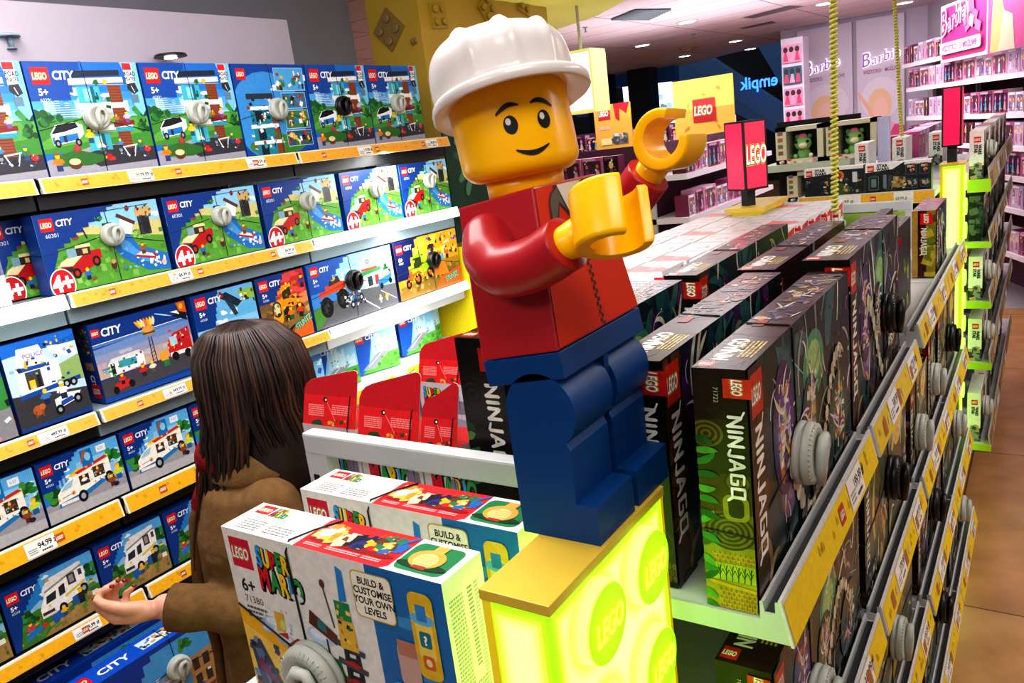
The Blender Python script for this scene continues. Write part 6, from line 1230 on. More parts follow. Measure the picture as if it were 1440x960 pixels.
# head with face
mb.ball((.0, 0, 1.605), .088, 20, sc=(1.06, .88, 1.12)); mb.ball((.035, 0, 1.56), .062, 16, sc=(.95, .9, 1.15)); mb.ball((.062, 0, 1.512), .03, 12, sc=(1, 1.1, .8))
mb.ball((.093, 0, 1.572), .013, 10, sc=(1.2, .9, 1.0)); mb.tube([(.083, 0, 1.61), (.094, 0, 1.588), (.104, 0, 1.571)], [.008, .010, .011], 8)
mb.ball((.088, 0, 1.543), .012, 10, sc=(.8, 1.9, .55)); mb.ball((.086, 0, 1.534), .012, 10, sc=(.8, 1.6, .6))
for s in (-1, 1): mb.ball((.068, s*.03, 1.608), .016, 8, sc=(1, 1.3, .9)); mb.ball((-.005, s*.08, 1.585), .022, 8, sc=(.7, .35, 1.3)); mb.ball((.06, s*.035, 1.566), .024, 8)
mb.tube([(-.015, 0, 1.55), (-.02, 0, 1.40)], [.052, .058], 16)
# torso
loft(mb, [(-.01, 0, 1.43, .05, .07), (-.01, 0, 1.40, .085, .15), (0, 0, 1.33, .105, .175), (.01, 0, 1.2, .11, .16), (.0, 0, 1.06, .095, .135), (-.01, 0, .95, .115, .165), (-.01, 0, .86, .11, .17)])
chain(mb, [LS, LE], [.048, .04]); chain(mb, [LE, LW], [.04, .026]); chain(mb, [RS, RE], [.048, .04]); chain(mb, [RE, RW], [.04, .027])
for s in (-1, 1):
    chain(mb, [(-.01, s*.09, .88), (.01, s*.095, .48), (-.02, s*.1, .1)], [.088, .056, .036]); chain(mb, [(-.03, s*.1, .04), (.07, s*.105, .035), (.14, s*.11, .03)], [.038, .036, .028])
# hands: palm and five separate bent fingers
def hand(mb, W0, d, pn, th, curl, sc=1.0, wide=1):
    """W0 wrist, d along the forearm, pn palm normal (where fingers curl to), th thumb side"""
    d = d.normalized(); pn = (pn-d*pn.dot(d)).normalized(); th = d.cross(pn)*(1 if d.cross(pn).dot(th) > 0 else -1)
    for k in range(4):
        b = W0+d*.012*sc+th*(.017-.0115*k)*sc; e = W0+d*(.082-.005*k)*sc+th*(.029-.0185*k)*sc
        mb.tube([b, b+(e-b)*.5-pn*.004, e], [.0165*sc, .0155*sc, .0115*sc], 10); mb.ball(e, .0115*sc, 8)
        L = [.043, .047, .044, .035][k]*sc; a = curl[k]; p = e; ang = a*.7; r = [.0094, .0096, .0092, .0082][k]*sc; pts = [p]; rr = [r*1.12]
        for seg, f in ((1, 1), (.68, 1.15), (.55, .75)):
            q = p+(d*math.cos(ang)+pn*math.sin(ang))*L*seg*.92; pts.append(q); rr.append(r*(1.02 if seg == 1 else .92 if seg > .6 else .72)); p = q; ang += a*f
        mb.tube(pts, rr, 10)
        for q, r_ in zip(pts, rr): mb.ball(q, r_, 8)
        tips.append((pts[-1], (pts[-1]-pts[-2]).normalized(), rr[-1]))
    b = W0+d*.022*sc+th*.017*sc+pn*.004; m1 = b+(d*.74+th*.62+pn*.22).normalized()*.044*sc; m2 = m1+(d*.93+th*.0+pn*.38).normalized()*.034*sc; m3 = m2+(d*.84-th*.25+pn*.5).normalized()*.026*sc
    mb.tube([b, m1, m2, m3], [.0165*sc, .0125*sc, .0108*sc, .0078*sc], 10)
    for q, r_ in ((m1, .0125*sc), (m2, .0108*sc), (m3, .0078*sc)): mb.ball(q, r_, 8)
    tips.append((m3, (m3-m2).normalized(), .0078*sc))
tips = []
dl = V((.98, -.05, -.14))
hand(mb, LW, dl, V((.1, -.45, .88)), V((0, .88, .45)), [1.05, 1.0, .95, .95], 1.05)
ltips = list(tips); tips = []
hand(mb, RW, V((.35, .15, -.93)), V((.6, .8, .2)), V((.9, -.2, .3)), [.4, .45, .5, .55])
body = remesh(mb, 'body', SKIN, .0042, wom, 4)
mb = MB()
for p, d, r in ltips:
    mb.ball(p+d*r*.45+V((0, 0, .002)), r*.8, 8, sc=(1.05, .9, .6))
mb.build('finger_nails', NAIL, wom)
# face details
mb = MB()
for s in (-1, 1):
    mb.ball((.083, s*.031, 1.606), .0095, 10, lin('#e8e2da'), (.6, 1.3, .8)); mb.ball((.088, s*.031, 1.606), .005, 8, lin('#2a1a12'), (.6, 1, 1)); mb.tube([(.083, s*.016, 1.626), (.085, s*.032, 1.631), (.076, s*.05, 1.625)], .003, 6, lin('#2a1710'))
mb.tube([(.096, -.02, 1.5385), (.101, 0, 1.5395), (.096, .02, 1.5385)], [.002, .0045, .002], 6, lin('#9a4a48'))
mb.build('face_details', PLAIN, wom)
# coat: body of the coat, sleeves, collar, lapel edge, pocket
mb = MB()
loft(mb, [(-.015, 0, 1.455, .062, .085), (-.015, 0, 1.43, .10, .14), (-.012, 0, 1.395, .125, .19), (-.005, 0, 1.30, .15, .222), (.0, 0, 1.18, .155, .21), (.0, 0, 1.02, .15, .205), (-.005, 0, .85, .17, .235), (-.005, 0, .62, .185, .255), (-.005, 0, .5, .19, .262)], 36)
cd = (LW-LE).normalized(); cuff = LE+(LW-LE)*.93
chain(mb, [LS+V((-.01, .005, 0)), LS*.5+LE*.5+V((-.015, .012, 0)), LE], [.060, .060, .058]); mb.tube([LE, LE+(cuff-LE)*.3, LE+(cuff-LE)*.65, cuff], [.060, .050, .0455, .0445], 20)
chain(mb, [RS+V((-.01, -.005, 0)), RE], [.078, .066]); mb.tube([RE, RE+(RW-RE)*.9], [.066, .052], 20)
def folds(co):
    d = 0
    t = (co-LE).dot(cd); q = co-LE-cd*t
    if -.06 < t < .26 and q.length < .1: d += .0055*math.sin(t*64+q.z*30+q.y*14)*min(1, max(0, (.25-t)/.1))
    elif co.z < 1.36: d += .004*math.sin(math.atan2(co.y, co.x)*9+co.z*4)*min(1, (1.36-co.z)*2.4)
    return d
coat = remesh(mb, 'coat', COAT, .0075, wom, 5, folds)
mb = MB()
def ringband(c, d, r, w):
    a = d.orthogonal().normalized(); b = d.cross(a); rows = []
    for t, q in ((-w, r*.99), (-w*.9, r*1.03), (0, r*1.03), (0, r*.93)): rows.append([c+d*t+(a*math.cos(x)+b*math.sin(x))*q for x in [2*PI*j/28 for j in range(28)]])
    mb.grid(rows, close=True)
ringband(cuff+cd*.004, cd, .0445, .045)
mb.build('cuff', COAT, coat)
mb = MB()                                                       # turned collar and front edge
rows = []
for k in range(25):
    a = -2.5+5.0*k/24+PI; c, s = math.cos(a), math.sin(a)
    rows.append([V((-.015+.075*c, .1*s, 1.475)), V((-.015+.092*c, .125*s, 1.47)), V((-.015+.12*c, .165*s, 1.425)), V((-.015+.118*c, .16*s, 1.415))])
mb.grid(rows); mb.build('collar', COAT, coat)
mb = MB(); mb.tube([(.08, .06, 1.44), (.135, .07, 1.32), (.168, .055, 1.18), (.165, .05, 1.0), (.185, .05, .8), (.2, .05, .5)], [.012, .017, .014, .012, .012, .012], 8); mb.build('lapel_edge', COAT, coat)
mb = MB(); mb.hexa([V((x, y, z)) for z in (.86, .885) for y in (.236, .262) for x in (.0, .15)]); mb.build('pocket_flap', COAT, coat, bevel=.005)
# trousers and shoes
mb = MB()
for s in (-1, 1): mb.tube([(-.01, s*.09, .6), (.0, s*.095, .4), (-.02, s*.1, .06)], [.09, .075, .06], 16)
mb.build('trousers', TROUSER, wom)
mb = MB()
for s in (-1, 1): mb.ball((.04, s*.106, .045), .055, 14, (1, 1, 1), (2.1, .85, .8))
mb.build('shoes', TAGK, wom)
# scarf
mb = MB(); rows = []
for k in range(33):
    a = 2*PI*k/32; c, s = math.cos(a), math.sin(a); R1 = .098+.012*math.sin(3*a); z0 = 1.44+.012*math.sin(2*a+1)
    rows.append([V((-.012+(R1+.028*math.cos(q))*c, (R1+.012+.028*math.cos(q))*s*1.05, z0+.036*math.sin(q)+.004*math.sin(9*a+q*3))) for q in [2*PI*j/14 for j in range(14)]])
mb.grid(rows, close=True)
mb.tube([(.08, .045, 1.42), (.115, .06, 1.35), (.14, .05, 1.24), (.145, .03, 1.12)], [.03, .028, .022, .016], 10); mb.build('scarf', SCARF, wom)
# hair: a mass over the skull falling past the shoulders, then strands
random.seed(12); mb = MB()
hc_ = [lin(c) for c in ('#1d110c', '#2a1812', '#382118', '#160c09', '#45291b')]
loft(mb, [(-.012, 0, 1.712, .03, .03), (-.012, 0, 1.702, .075, .065), (-.014, 0, 1.675, .105, .09), (-.02, 0, 1.62, .112, .102), (-.03, 0, 1.56, .108, .112), (-.045, .0, 1.50, .105, .122), (-.06, .0, 1.43, .1, .14), (-.07, 0, 1.36, .09, .15), (-.085, 0, 1.29, .085, .15), (-.095, 0, 1.22, .07, .14), (-.1, 0, 1.17, .04, .10)], 40)
hairb = remesh(mb, 'hair', HAIRM, .007, wom, 3)
ca = hairb.data.color_attributes.new('Col', 'FLOAT_COLOR', 'CORNER'); ca.data.foreach_set('color', list((*lin('#1c100b'), 1))*len(hairb.data.loops))
mb = MB()
for i in range(620):
    a = random.uniform(-2.45, 2.45)+PI                            # around the head, leaving the face open
    if abs(a-PI) > 2.1 and random.random() < .35: continue
    c, s = math.cos(a), math.sin(a); sg = 1 if s > 0 else -1; off = random.uniform(.0, .012); Lz = random.uniform(1.10, 1.26)
    front = abs(a-PI) > 1.45
    if front: Lz = random.uniform(1.2, 1.42)
    w = random.uniform(-.016, .016); ph = random.uniform(0, 6)
    pts = [(-.012+.02*c, .012*s, 1.713+off*.3), (-.012+(.066+off)*c, (.058+off)*s, 1.703), (-.016+(.103+off)*c, (.092+off)*s, 1.66), (-.02+(.112+off)*c, (.106+off)*s, 1.60)]
    zz = 1.54
    k = 0
    while zz > Lz:
        k += 1; t = (1.54-zz)/.36; fx = (.112+.0*t)*c-.02-.055*t; fy = (.112+.035*t)*s
        if front and s > 0: fx = .112*c+.02*t*0-.02+.06*t; fy = .118*s+.05*t
        elif front: fx = .112*c-.02+.06*t; fy = .118*s-.04*t
        rr_ = 1+off*6*(1-t*.5); pts.append((fx*rr_+w*t*1.5+.006*math.sin(zz*28+ph), fy*rr_+.006*math.cos(zz*24+ph)+w*t, zz)); zz -= .05
    n_ = len(pts); rads = [.0022+.0018*math.sin(PI*min(1, (q+.5)/n_)) for q in range(n_)]; rads[-1] = .0007
    mb.tube(pts, rads, 5, random.choice(hc_))
mb.build('hair_strands', HAIRM, hairb)
# ================================================================== lit signs, coiled cord, cable
def sign(label, ctr, wx, wy, h, zb, post, text_face, rz=0):
    root = empty('lit_sign', (ctr[0], ctr[1], HC+zb), rz, label, 'sign', 'red lit box signs')
    mb = MB(); mb.box(-wx/2, wx/2, -wy/2, wy/2, 0, h, lin('#1a0508')); put_local = mb.build('sign_box', PLAIN, root); put_local.location = (0, 0, post)
    for nm, (O, U, N, w) in {'front': ((-wx/2, -wy/2, post), (1, 0, 0), (0, -1, 0), wx), 'side': ((wx/2, -wy/2, post), (0, 1, 0), (1, 0, 0), wy)}.items():
        mb = MB(); cv = CV(mb, O, U, (0, 0, 1), N, w, h, eps=.0006); m_ = .03
        cv.rect(m_, m_, cv.A-m_, 1-m_, '#f0104e' if nm == 'front' else '#a8203c')
        o = mb.build('lit_panel', GLOWV if nm == 'side' else mat('hot red acrylic', '#e00a3c', rough=.3, emit=1.0, ecol='#f0083e'), root)
        if nm == 'side' and text_face:
            mb = MB(); cv.mb = mb; cv.k = 4
            for off, c in ((.07, '#f0c800'), (.045, '#0a0a0a'), (.012, '#ffffff')): cv.text('LEGO', cv.A*.5, .38, .27, c, off=off, shear=.12, sx=cv.A*.92, mid=True)
            mb.build('lit_lettering', mat('lit lettering', vcol=True, rough=.4, emit=.45), o)
    mb = MB(); mb.box(-.018, .018, -.018, .018, 0, post+.004); mb.build('post', SHELFK, root)
    return root

sign('slanting red box sign with white lettering standing on the yellow cap behind the white cartons', (-.935, 2.985), .105, .105, .25, -.335, .06, True, -.58)
sign('slim red lit box sign on the far glowing column, seen straight on', (-.352, 4.0), .075, .09, .25, -.318, .07, False)
cp = empty('corner_column', (-.93, 3.05, 0), 0, 'yellow capped column under the slanting red sign behind the white cartons', 'column')
mb = MB(); mb.box(-1.0, -.855, 2.9, 3.24, HC-.352, HC-.335); put(mb, 'cap', CAPM, cp, bevel=.001)
mb = MB(); mb.box(-.98, -.875, 2.92, 3.22, HC-.449, HC-.352); put(mb, 'side_panel', fr, cp)

def coil(label, top, bot, r, pitch, wr):
    mb = MB(); top, bot = V(top), V(bot); L = (bot-top).length; d = (bot-top)/L; a = d.orthogonal().normalized(); b = d.cross(a); n = int(L/pitch*9)
    mb.tube([top+d*(L*i/n)+(a*math.cos(i*2*PI/9)+b*math.sin(i*2*PI/9))*r for i in range(n+1)], wr, 5)
    o = mb.build('coiled_cord', mat('yellow green cord', '#cfcc5a', rough=.4), None); tag(o, label, 'cord', 'yellow cords hanging from the ceiling'); return o
a = at(1172, 0, 'Y', 2.3); b = at(1174, 300, 'Y', 2.3); coil('thick coiled yellow cord hanging down between the dark cartons', W(a+(a-b)*.9*((1.04-a.z)/(a.z-b.z)/.9)), W(b), .0075, .0125, .004)
a = at(1258, 0, 'Y', 5.2); b = at(1269, 211, 'Y', 5.2); coil('thin coiled yellow cord hanging further back beside the doll posters', W(a+(a-b)*((1.04-a.z)/(a.z-b.z))), W(b), .007, .016, .006)

# ================================================================== far display end with the space cartons
fe = empty('far_display_unit', (-.62, 4.2, 0), 0, 'white display unit at the far end of the aisle with green-lit shelf ends', 'shelf')
mb = MB(); mb.box(-.95, -.392, 3.74, 4.2, HC-.435, HC-.408); sh = put(mb, 'end_shelf', SHELFW, fe)
mb = MB(); O = W((-.94, 3.739, -.452)); mb.box(-.945, -.392, 3.7392, 3.745, HC-.455, HC-.4, lin('#ddd')); cv = CV(mb, O, (1, 0, 0), (0, 0, 1), (0, -1, 0), .545, .048, eps=.0001); cv.rect(0, 0, cv.A, 1, '#f0b93a'); cv.rect(cv.A*.28, 0, cv.A*.48, 1, '#f0efe9'); cv.rect(cv.A*.72, 0, cv.A*.86, 1, '#f0efe9'); cv.logo(cv.A*.55, .3, .45); cv.text('99,99 zł', cv.A*.31, .3, .3, '#333'); cv.text('69,99 zł', cv.A*.735, .3, .3, '#333', sx=.7); put(mb, 'price_rail', CARD, sh)
mb = MB(); mb.box(-.93, -.4, 4.2, 5.9, .1, HC-.42); put(mb, 'body', SHELFG, fe)
mb = MB(); mb.box(-.93, -.4, 3.95, 4.2, .1, HC-.435); put(mb, 'end_panel', DARK, fe)
SL = [(-.455, -.402), (-.70, -.675), (-.975, -.945), (-1.262, -1.232), (-1.66, -1.63)]
GREENEND = mat('green lit shelf end', '#a8d020', rough=.5)  # green glow on the shelf ends is put into their colour
for i, (zb, zt) in enumerate(SL):
    x1 = -.204+.006*i; mb = MB(); mb.box(-.4, x1-.012, 4.0, 6.4, HC+zt-.02, HC+zt); s_ = put(mb, 'shelf', SHELFW, fe)
    mb = MB(); mb.box(-.293, x1, 3.996, 4.0, HC+zb, HC+zt+.002); put(mb, 'shelf_end', GREENEND, s_)
    mb = MB(); mb.hexa([W(q) for q in ((x1-.004, 4.0, zb), (x1, 4.0, zb), (x1-.004, 6.4, zb), (x1, 6.4, zb), (x1-.014, 4.0, zt+.05), (x1-.01, 4.0, zt+.05), (x1-.014, 6.4, zt+.05), (x1-.01, 6.4, zt+.05))], lin('#b9b4a8'))
    N = V((1, 0, .1)).normalized(); cv = CV(mb, W((x1+.0005, 4.02, zb)), (0, 1, 0), V((-.1, 0, 1)).normalized(), N, 2.3, zt-zb+.045, eps=.0003)
    for k in range(9): cv.rect(cv.A*(k+.1)/9, .15, cv.A*(k+.8)/9, .8, ['#a0703a', '#d0b048', '#e4e2dc'][k % 3])
    put(mb, 'price_rail', CARD, s_)
fc = empty('far_light_column', (-.34, 4.02, 0), 0, 'distant glowing yellow-green brick column under the slim red sign', 'column')
plinth_body(fc, -.388, -.30, 3.9, 3.985, -.325, -1.7, [(3.942, -.40-.105*j) for j in range(10)], .036, .012, False)
mb = MB(); mb.box(-.394, -.296, 3.895, 4.09, HC-.325, HC-.316); put(mb, 'cap', CAPM, fc)
GS = 'space adventure cartons at the far display end'
for i, (xa, xb) in enumerate(((-.92, -.668), (-.664, -.405))):
    root = carton_mb(xb-xa-.004, .06, .128, '#1c2226', front=space_front(i), top=lambda cv: cv.rect(0, 0, cv.A, 1, '#dededc'), eps=.00005).build('space_carton', CARD, None); root.location = ((xa+xb)/2, 3.79, HC-.407); tag(root, ['black and white space carton with an orange helmet picture, behind the coiled cord', 'black and white space carton with outlined parts, left of the far glowing column'][i], 'box', GS)
for i in range(3):
    o = carton_mb(.07, .25, .18, '#e2e3e0', front=space_end, eps=.00005).build('space_carton', CARD, None); o.location = (-.86+.16*i, 4.9+.2*i, HC-.418); tag(o, 'white space carton end, '+ORD[i]+' from the left behind the front space cartons', 'box', GS)
me = None; k = 0
for li, (zb, zt) in enumerate(SL):
    for j in range(5):
        h = [.205, .2, .2, .2, .24][li]
        if me is None or True:
            mm = carton_mb(.055, .3, h, '#e2e3e0' if (li+j) % 2 == 0 or li > 2 else '#1d2226', front=space_end if li != 1 else (lambda cv: (cv.rect(0, 0, cv.A, 1, '#22302a'), cv.bits(0, 0, cv.A, 1, 30, ['#3a4a40', '#151a1c', '#58685a'], 4, (.05, .2)))), right=space_front(j), eps=.00005)
        o = mm.build('space_carton', CARD, None); o.location = (-.262+.002*li, 4.18+.42*j, HC+zt+.001); tag(o, 'space carton, '+ORD[j]+' back along the '+ORD[li]+' shelf of the far aisle side', 'box', 'space cartons along the far aisle side')
        if j == 0 and li != 1:
            t_ = bpy.data.objects.new('security_tag', TAGCACHE[sorted(TAGCACHE)[(li+j) % len(TAGCACHE)]]); COL.objects.link(t_); t_.parent = o; t_.rotation_euler = (0, 0, PI/2); t_.location = (.0285, -.04, h*.6)
        k += 1
o = MB(); o.box(-.65, -.6, 3.98, 4.03, HC-.407, HC-.09); o = o.build('acrylic_post', mat('lilac acrylic', '#b9b8dc', rough=.2), None, bevel=.006); tag(o, 'pale lilac acrylic post standing behind the space cartons', 'post')

# ================================================================== plush toys in window boxes
pu = empty('plush_shelf', (-1.4, 6.2, 0), 0, 'white shelf unit carrying the plush animal window boxes', 'shelf')
for z in (-.395, -.67, -.98, -1.4): mb = MB(); mb.box(-1.75, -1.15, 5.98, 6.4, HC+z-.05, HC+z); put(mb, 'shelf', mat('pale green white steel', '#b6c4b4', rough=.5), pu)
mb = MB(); mb.box(-1.75, -1.15, 6.38, 6.4, 0, HC-.1); put(mb, 'back_panel', DARK, pu)
def plush(label, x, z, body, hat, w=.33, h=.26):
    root = empty('plush_window_box', (x, 6.12, HC+z+.001), 0, label, 'box', 'plush animals in window boxes'); t = .02; D = .2
    mb = MB(); c = lin('#cfcdb4'); mb.box(-w/2, w/2, D/2-.01, D/2, 0, h, lin('#1a1d1e')); mb.box(-w/2, w/2, -D/2, D/2, 0, .03, c); mb.box(-w/2, w/2, -D/2, D/2, h-.03, h, c); mb.box(-w/2, -w/2+.075, -D/2, D/2, 0, h, c); mb.box(w/2-.04, w/2, -D/2, D/2, 0, h, c)
    cv = CV(mb, (-w/2, -D/2, 0), (1, 0, 0), (0, 0, 1), (0, -1, 0), w, h, eps=.0004)
    for k in range(4): cv.rect(.06, .25+.18*k, .2, .36+.18*k, ['#8a5a4a', '#6a7a5a', '#a8703a', '#7a6a6a'][k])
    cv.bits(.05, .01, cv.A*.9, .11, 12, ['#c05a4a', '#8a9a6a', '#e8e4d0', '#d08a8a'], 4, (.03, .1)); mb.build('carton', CARD, root)
    mb = MB(); b = lin(body); mb.ball((.01, -.02, .155), .07, 16, b, (1, .8, .85)); mb.ball((.02, -.075, .14), .035, 12, lin('#e9e3c4') if hat else b, (1, .8, .7)); mb.ball((.01, -.0, .07), .055, 14, b, (1, .8, 1)); mb.ball((-.05, -.04, .055), .02, 10, b); mb.ball((.075, -.05, .055), .02, 10, lin('#e9e3c4') if hat else b)
    for s in (-1, 1): mb.ball((.01+s*.045, -.065, .17), .013, 8, lin('#0c0c0c')); mb.ball((.01+s*.05, .0, .21), .02, 8, b)
    if hat: mb.ball((.01, -.03, .215), .028, 10, lin(hat), (1.3, 1, .8))
    o = mb.build('plush_animal', mat('plush', vcol=True, rough=.95), root); o.scale = (.88, .88, .86)
plush('green plush animal with a pink bow in a window box, left of the pair', -1.5, -.395, '#7fb86a', '#e07a9a'); plush('green plush animal in a window box partly behind the coiled cord', -1.15, -.395, '#7fb86a', '#e07a9a'); plush('salmon pink plush animal in a window box on the lower shelf', -1.43, -.67, '#c8705a', None, .33, .215)
o = carton_mb(.17, .2, .2, '#8a1a20', front=lambda cv: (cv.rect(0, 0, cv.A, 1, '#9a1c24'), cv.bits(.1, .4, cv.A*.9, .7, 10, ['#c85a5a', '#7a141c'], 3, (.05, .15))), eps=.0002).build('red_carton', CARD, None); o.location = (-.885, 6.07, HC-.471); tag(o, 'plain dark red carton right of the green plush boxes', 'box')
rs = MB(); rs.box(-1.1, -.72, 5.95, 8.6, HC-.5, HC-.472); rs = rs.build('side_shelf', SHELFW, None); tag(rs, 'white shelf running back to the right of the plush boxes', 'shelf')

# ================================================================== doll shelves
PALS = [('#b85a8a', '#4a2a40', '#e3a8c4', '#8a3a8a'), ('#d8a0bc', '#6a5a70', '#f7e0ea', '#c2307a'), ('#7a3050', '#201420', '#c89aae', '#5aa8c8'), ('#b9a6c8', '#c4b4cc', '#f0e8f0', '#b86a9a'), ('#4a2030', '#1c1018', '#8a4a60', '#b8a890'), ('#e0d0dc', '#8a7a90', '#ffffff', '#7a5ab0')]
DB_ = []
for i in range(12):
    w = [.16, .2, .14, .24, .18, .3][i % 6]; mb = carton_mb(w, .12, .2 if i % 4 else .17, PALS[i % 6][0], front=dollbox(i, PALS[(i*5+i//6) % 6]), eps=.00025); me = mb.mesh('doll_carton'); me.materials.append(CARD); DB_.append((w, me))
def doll_row(pos, dirv, n_, t0, t1, z, group, where, seed, gap=.01, maxn=30):
    """a row of doll cartons along a shelf; pos(t) gives the front line"""
    r = random.Random(seed); t = t0; k = 0; rz = math.atan2(dirv[1], dirv[0])
    while t < t1 and k < maxn:
        w, me = r.choice(DB_)
        if t+w > t1+.05: break
        p = pos(t+w/2)-V((n_[0], n_[1], 0))*.08; o = bpy.data.objects.new('doll_carton', me); COL.objects.link(o); o.location = (p.x, p.y, HC+z+.001); o.rotation_euler = (0, 0, rz)
        tag(o, 'doll carton, '+(ORD[k] if k < 20 else 'far along')+' from left, '+where, 'box', group); t += w+gap; k += 1
def shelf_run(name, label, O, dirv, n_, L, zs, depth=.42, ends=None, top=None, backm=None):
    O, d, n_ = V(O), V(dirv), V(n_); root = empty(name, (O.x, O.y, 0), math.atan2(d.y, d.x), label, 'shelf', 'doll shelving at the back of the shop')
    mb = MB(); mb.box(0, L, depth-.02, depth, 0, HC+(top if top is not None else zs[0]+.3)); mb.build('back_panel', backm or mat('plum back panel', '#4a2438', rough=.7), root)
    for z in zs: mb = MB(); mb.box(0, L, 0, depth-.02, HC+z-.045, HC+z); mb.build('shelf', mat('doll shelf white', '#e6e2e8', rough=.45), root)
    for x in (0, L-.03): mb = MB(); mb.box(x, x+.03, depth-.06, depth-.02, 0, HC+(top if top is not None else zs[0]+.2)); mb.build('upright', SHELFW, root)
    return root
SZ = [.05, -.28, -.56, -.82, -1.1, -1.5]
DO = DP+DD*.12
shelf_run('doll_wall_shelf', 'long pink doll shelving on the slanting wall at the right edge of the photo', DO, DD, DN, 3.7, SZ, .45, top=.25)
for i, z in enumerate(SZ): doll_row(lambda t: DO+DD*t, DD, DN, .02, 3.65, z, 'doll cartons on the slanting pink wall', ORD[i]+' shelf of the slanting pink wall', 50+i)
r_ = shelf_run('doll_wall_shelf', 'short raised doll shelf left of the big pink sign', DP-DD*.05, DD, DN, 1.35, [.33], .4, top=.34); doll_row(lambda t: DP-DD*.05+DD*t, DD, DN, .02, 1.32, .33, 'doll cartons on the slanting pink wall', 'raised shelf left of the big pink sign', 61)
# big pink sign: script word over a slogan
def pink_sign():
    A0 = slant(1333, 16); A1 = slant(1333, 88); t0 = (A0-DP).dot(DD); z0, z1 = A1.z, A0.z+.05; L = 2.6
    root = empty('brand_sign', (*(DP+DD*t0+DN*.065).xy, HC+z0), math.atan2(DD.y, DD.x), 'large pink wall sign with white script word above the doll shelves', 'sign', 'pink brand signs')
    mb = MB(); h = z1-z0; mb.box(0, L, 0, .05, 0, h, lin('#f0dbe6')); cv = CV(mb, (0, 0, 0), (1, 0, 0), (0, 0, 1), (0, -1, 0), L, h, eps=.0012)
    cv.rrect(.05, .05, 2.05, .95, .1, '#b23078'); cv.rrect(2.1, .0, cv.A, 1, .02, '#c04a88'); cv.poly([(2.2, 0), (2.9, 0), (2.75, .5), (2.5, 1), (2.3, .9)], '#e9a96a'); cv.poly([(2.5, 0), (3.1, 0), (3.0, .5), (2.7, .6)], '#f0b89a')
    cv.bits(.8, .45, 1.8, .9, 14, ['#9c5a86', '#b86a98', '#d8a0c0'], 3, (.1, .25)); script(cv, .16, .47, .34, '#c21f76', '#fbeaf4'); cv.rrect(.12, .14, 1.95, .34, .06, '#f3d3e4'); cv.text('WSZYSTKO', .2, .19, .1, '#c04a86', off=.03, sx=.95); cv.text('MOŻLIWE', 1.2, .19, .1, '#c04a86', off=.03, sx=.95); cv.small(1.02, .18, .14, .12, 3, '#d080a8', 4)
    mb.build('sign_panel', PLAIN, root)
def script(cv, x, y, h, c, edge, rot=0, emit=False):
    for off, col in ((.045, edge), (.0, c)):
        u = x
        for ch, g, dx in (('B', 1.25, .74), ('a', .9, .52), ('r', .9, .38), ('b', 1.0, .52), ('i', .9, .26), ('e', .9, .5)):
            k0 = cv.k; cv.text(ch, u, y+(u-x)*.18, h*g, col, off=off, shear=.3, rot=.2, sx=.8); cv.k = k0; u += dx*h*1.15
        cv.k += 2
pink_sign()
# two tall posters
def poster(label, px0, px1, pt, pb, sx):
    a, b = at(px0, pt, 'Y', YB-.06), at(px1, pb, 'Y', YB-.06); w = b.x-a.x; z1 = 1.0; z0 = -.6
    root = empty('tall_poster', (a.x, YB-.06, HC+z0), 0, label, 'poster', 'tall lilac posters on the back wall')
    mb = MB(); mb.box(0, w, 0, .04, 0, z1-z0, lin('#cfc9da')); cv = CV(mb, (0, 0, 0), (1, 0, 0), (0, 0, 1), (0, -1, 0), w, z1-z0, eps=.0015); A = cv.A
    cv.ell(A*.5, .36, A*.42, .17, '#dcd6e4', 24); cv.ell(A*.48, .3, A*.26, .14, '#e6c29a', 20); cv.ell(A*.5, .27, A*.16, .1, '#ecc3b4', 18); cv.poly([(A*.1, 0), (A*.9, 0), (A*.75, .16), (A*.3, .18)], '#e9a7b8'); 
    if sx: cv.stroke(A*.35, .2, .3, 2.0, .03, '#e6b49e', .2); cv.poly([(A*.6, 0), (A, 0), (A, .12), (A*.8, .14)], '#d0407f')
    cv.text('WSZYSTKO', A*.14, .565, .03, '#b06a9a', off=.02, sx=.62, rot=.02); cv.text('MOŻLIWE', A*.6, .57, .03, '#b06a9a', off=.02, sx=.62, rot=.02)
    mb.build('poster_panel', PLAIN, root)
    mb = MB(); cv = CV(mb, (0, -.015, 0), (1, 0, 0), (0, 0, 1), (0, -1, 0), w, z1-z0, eps=.0015); script(cv, A*.13, .62, .088, '#8a2a98', '#ffffff'); mb.build('lit_script_word', mat('neon script', vcol=True, rough=.4, emit=.55), root)
poster('tall pale poster with glowing script word, crossed by the thick coiled cord', 1121, 1200, 50, 175, False); poster('tall lilac poster with glowing script word and a raised pale arm shape', 1204, 1272, 40, 160, True)
# side column of doll windows left of the posters
dc = empty('doll_column', (*at(1098, 62, 'Y', 10.9).xy, 0), 0, 'narrow white column of stacked doll windows left of the posters', 'shelf'); a = at(1098, 62, 'Y', 10.9)
mb = MB(); mb.box(0, .27, 0, .3, 0, HC+.85, lin('#d9d4e2')); cv = CV(mb, (0, 0, 1.2), (1, 0, 0), (0, 0, 1), (0, -1, 0), .27, 1.65, eps=.0012)
for k in range(6):
    y = .02+k*.16; cv.rect(cv.A*.1, y, cv.A*.95, y+.13, ['#e88ab0', '#1f5a72', '#e59ab8'][k % 3]); 
    for j in range(3): x = cv.A*(.24+.27*j); cv.ell(x, y+.095, .018, .022, '#2a1a20', 8); cv.poly([(x-.02, y+.01), (x+.02, y+.01), (x+.008, y+.075), (x-.008, y+.075)], ['#d03a6a', '#e8a0b8'][j % 2])
mb.build('window_stack', PLAIN, dc)
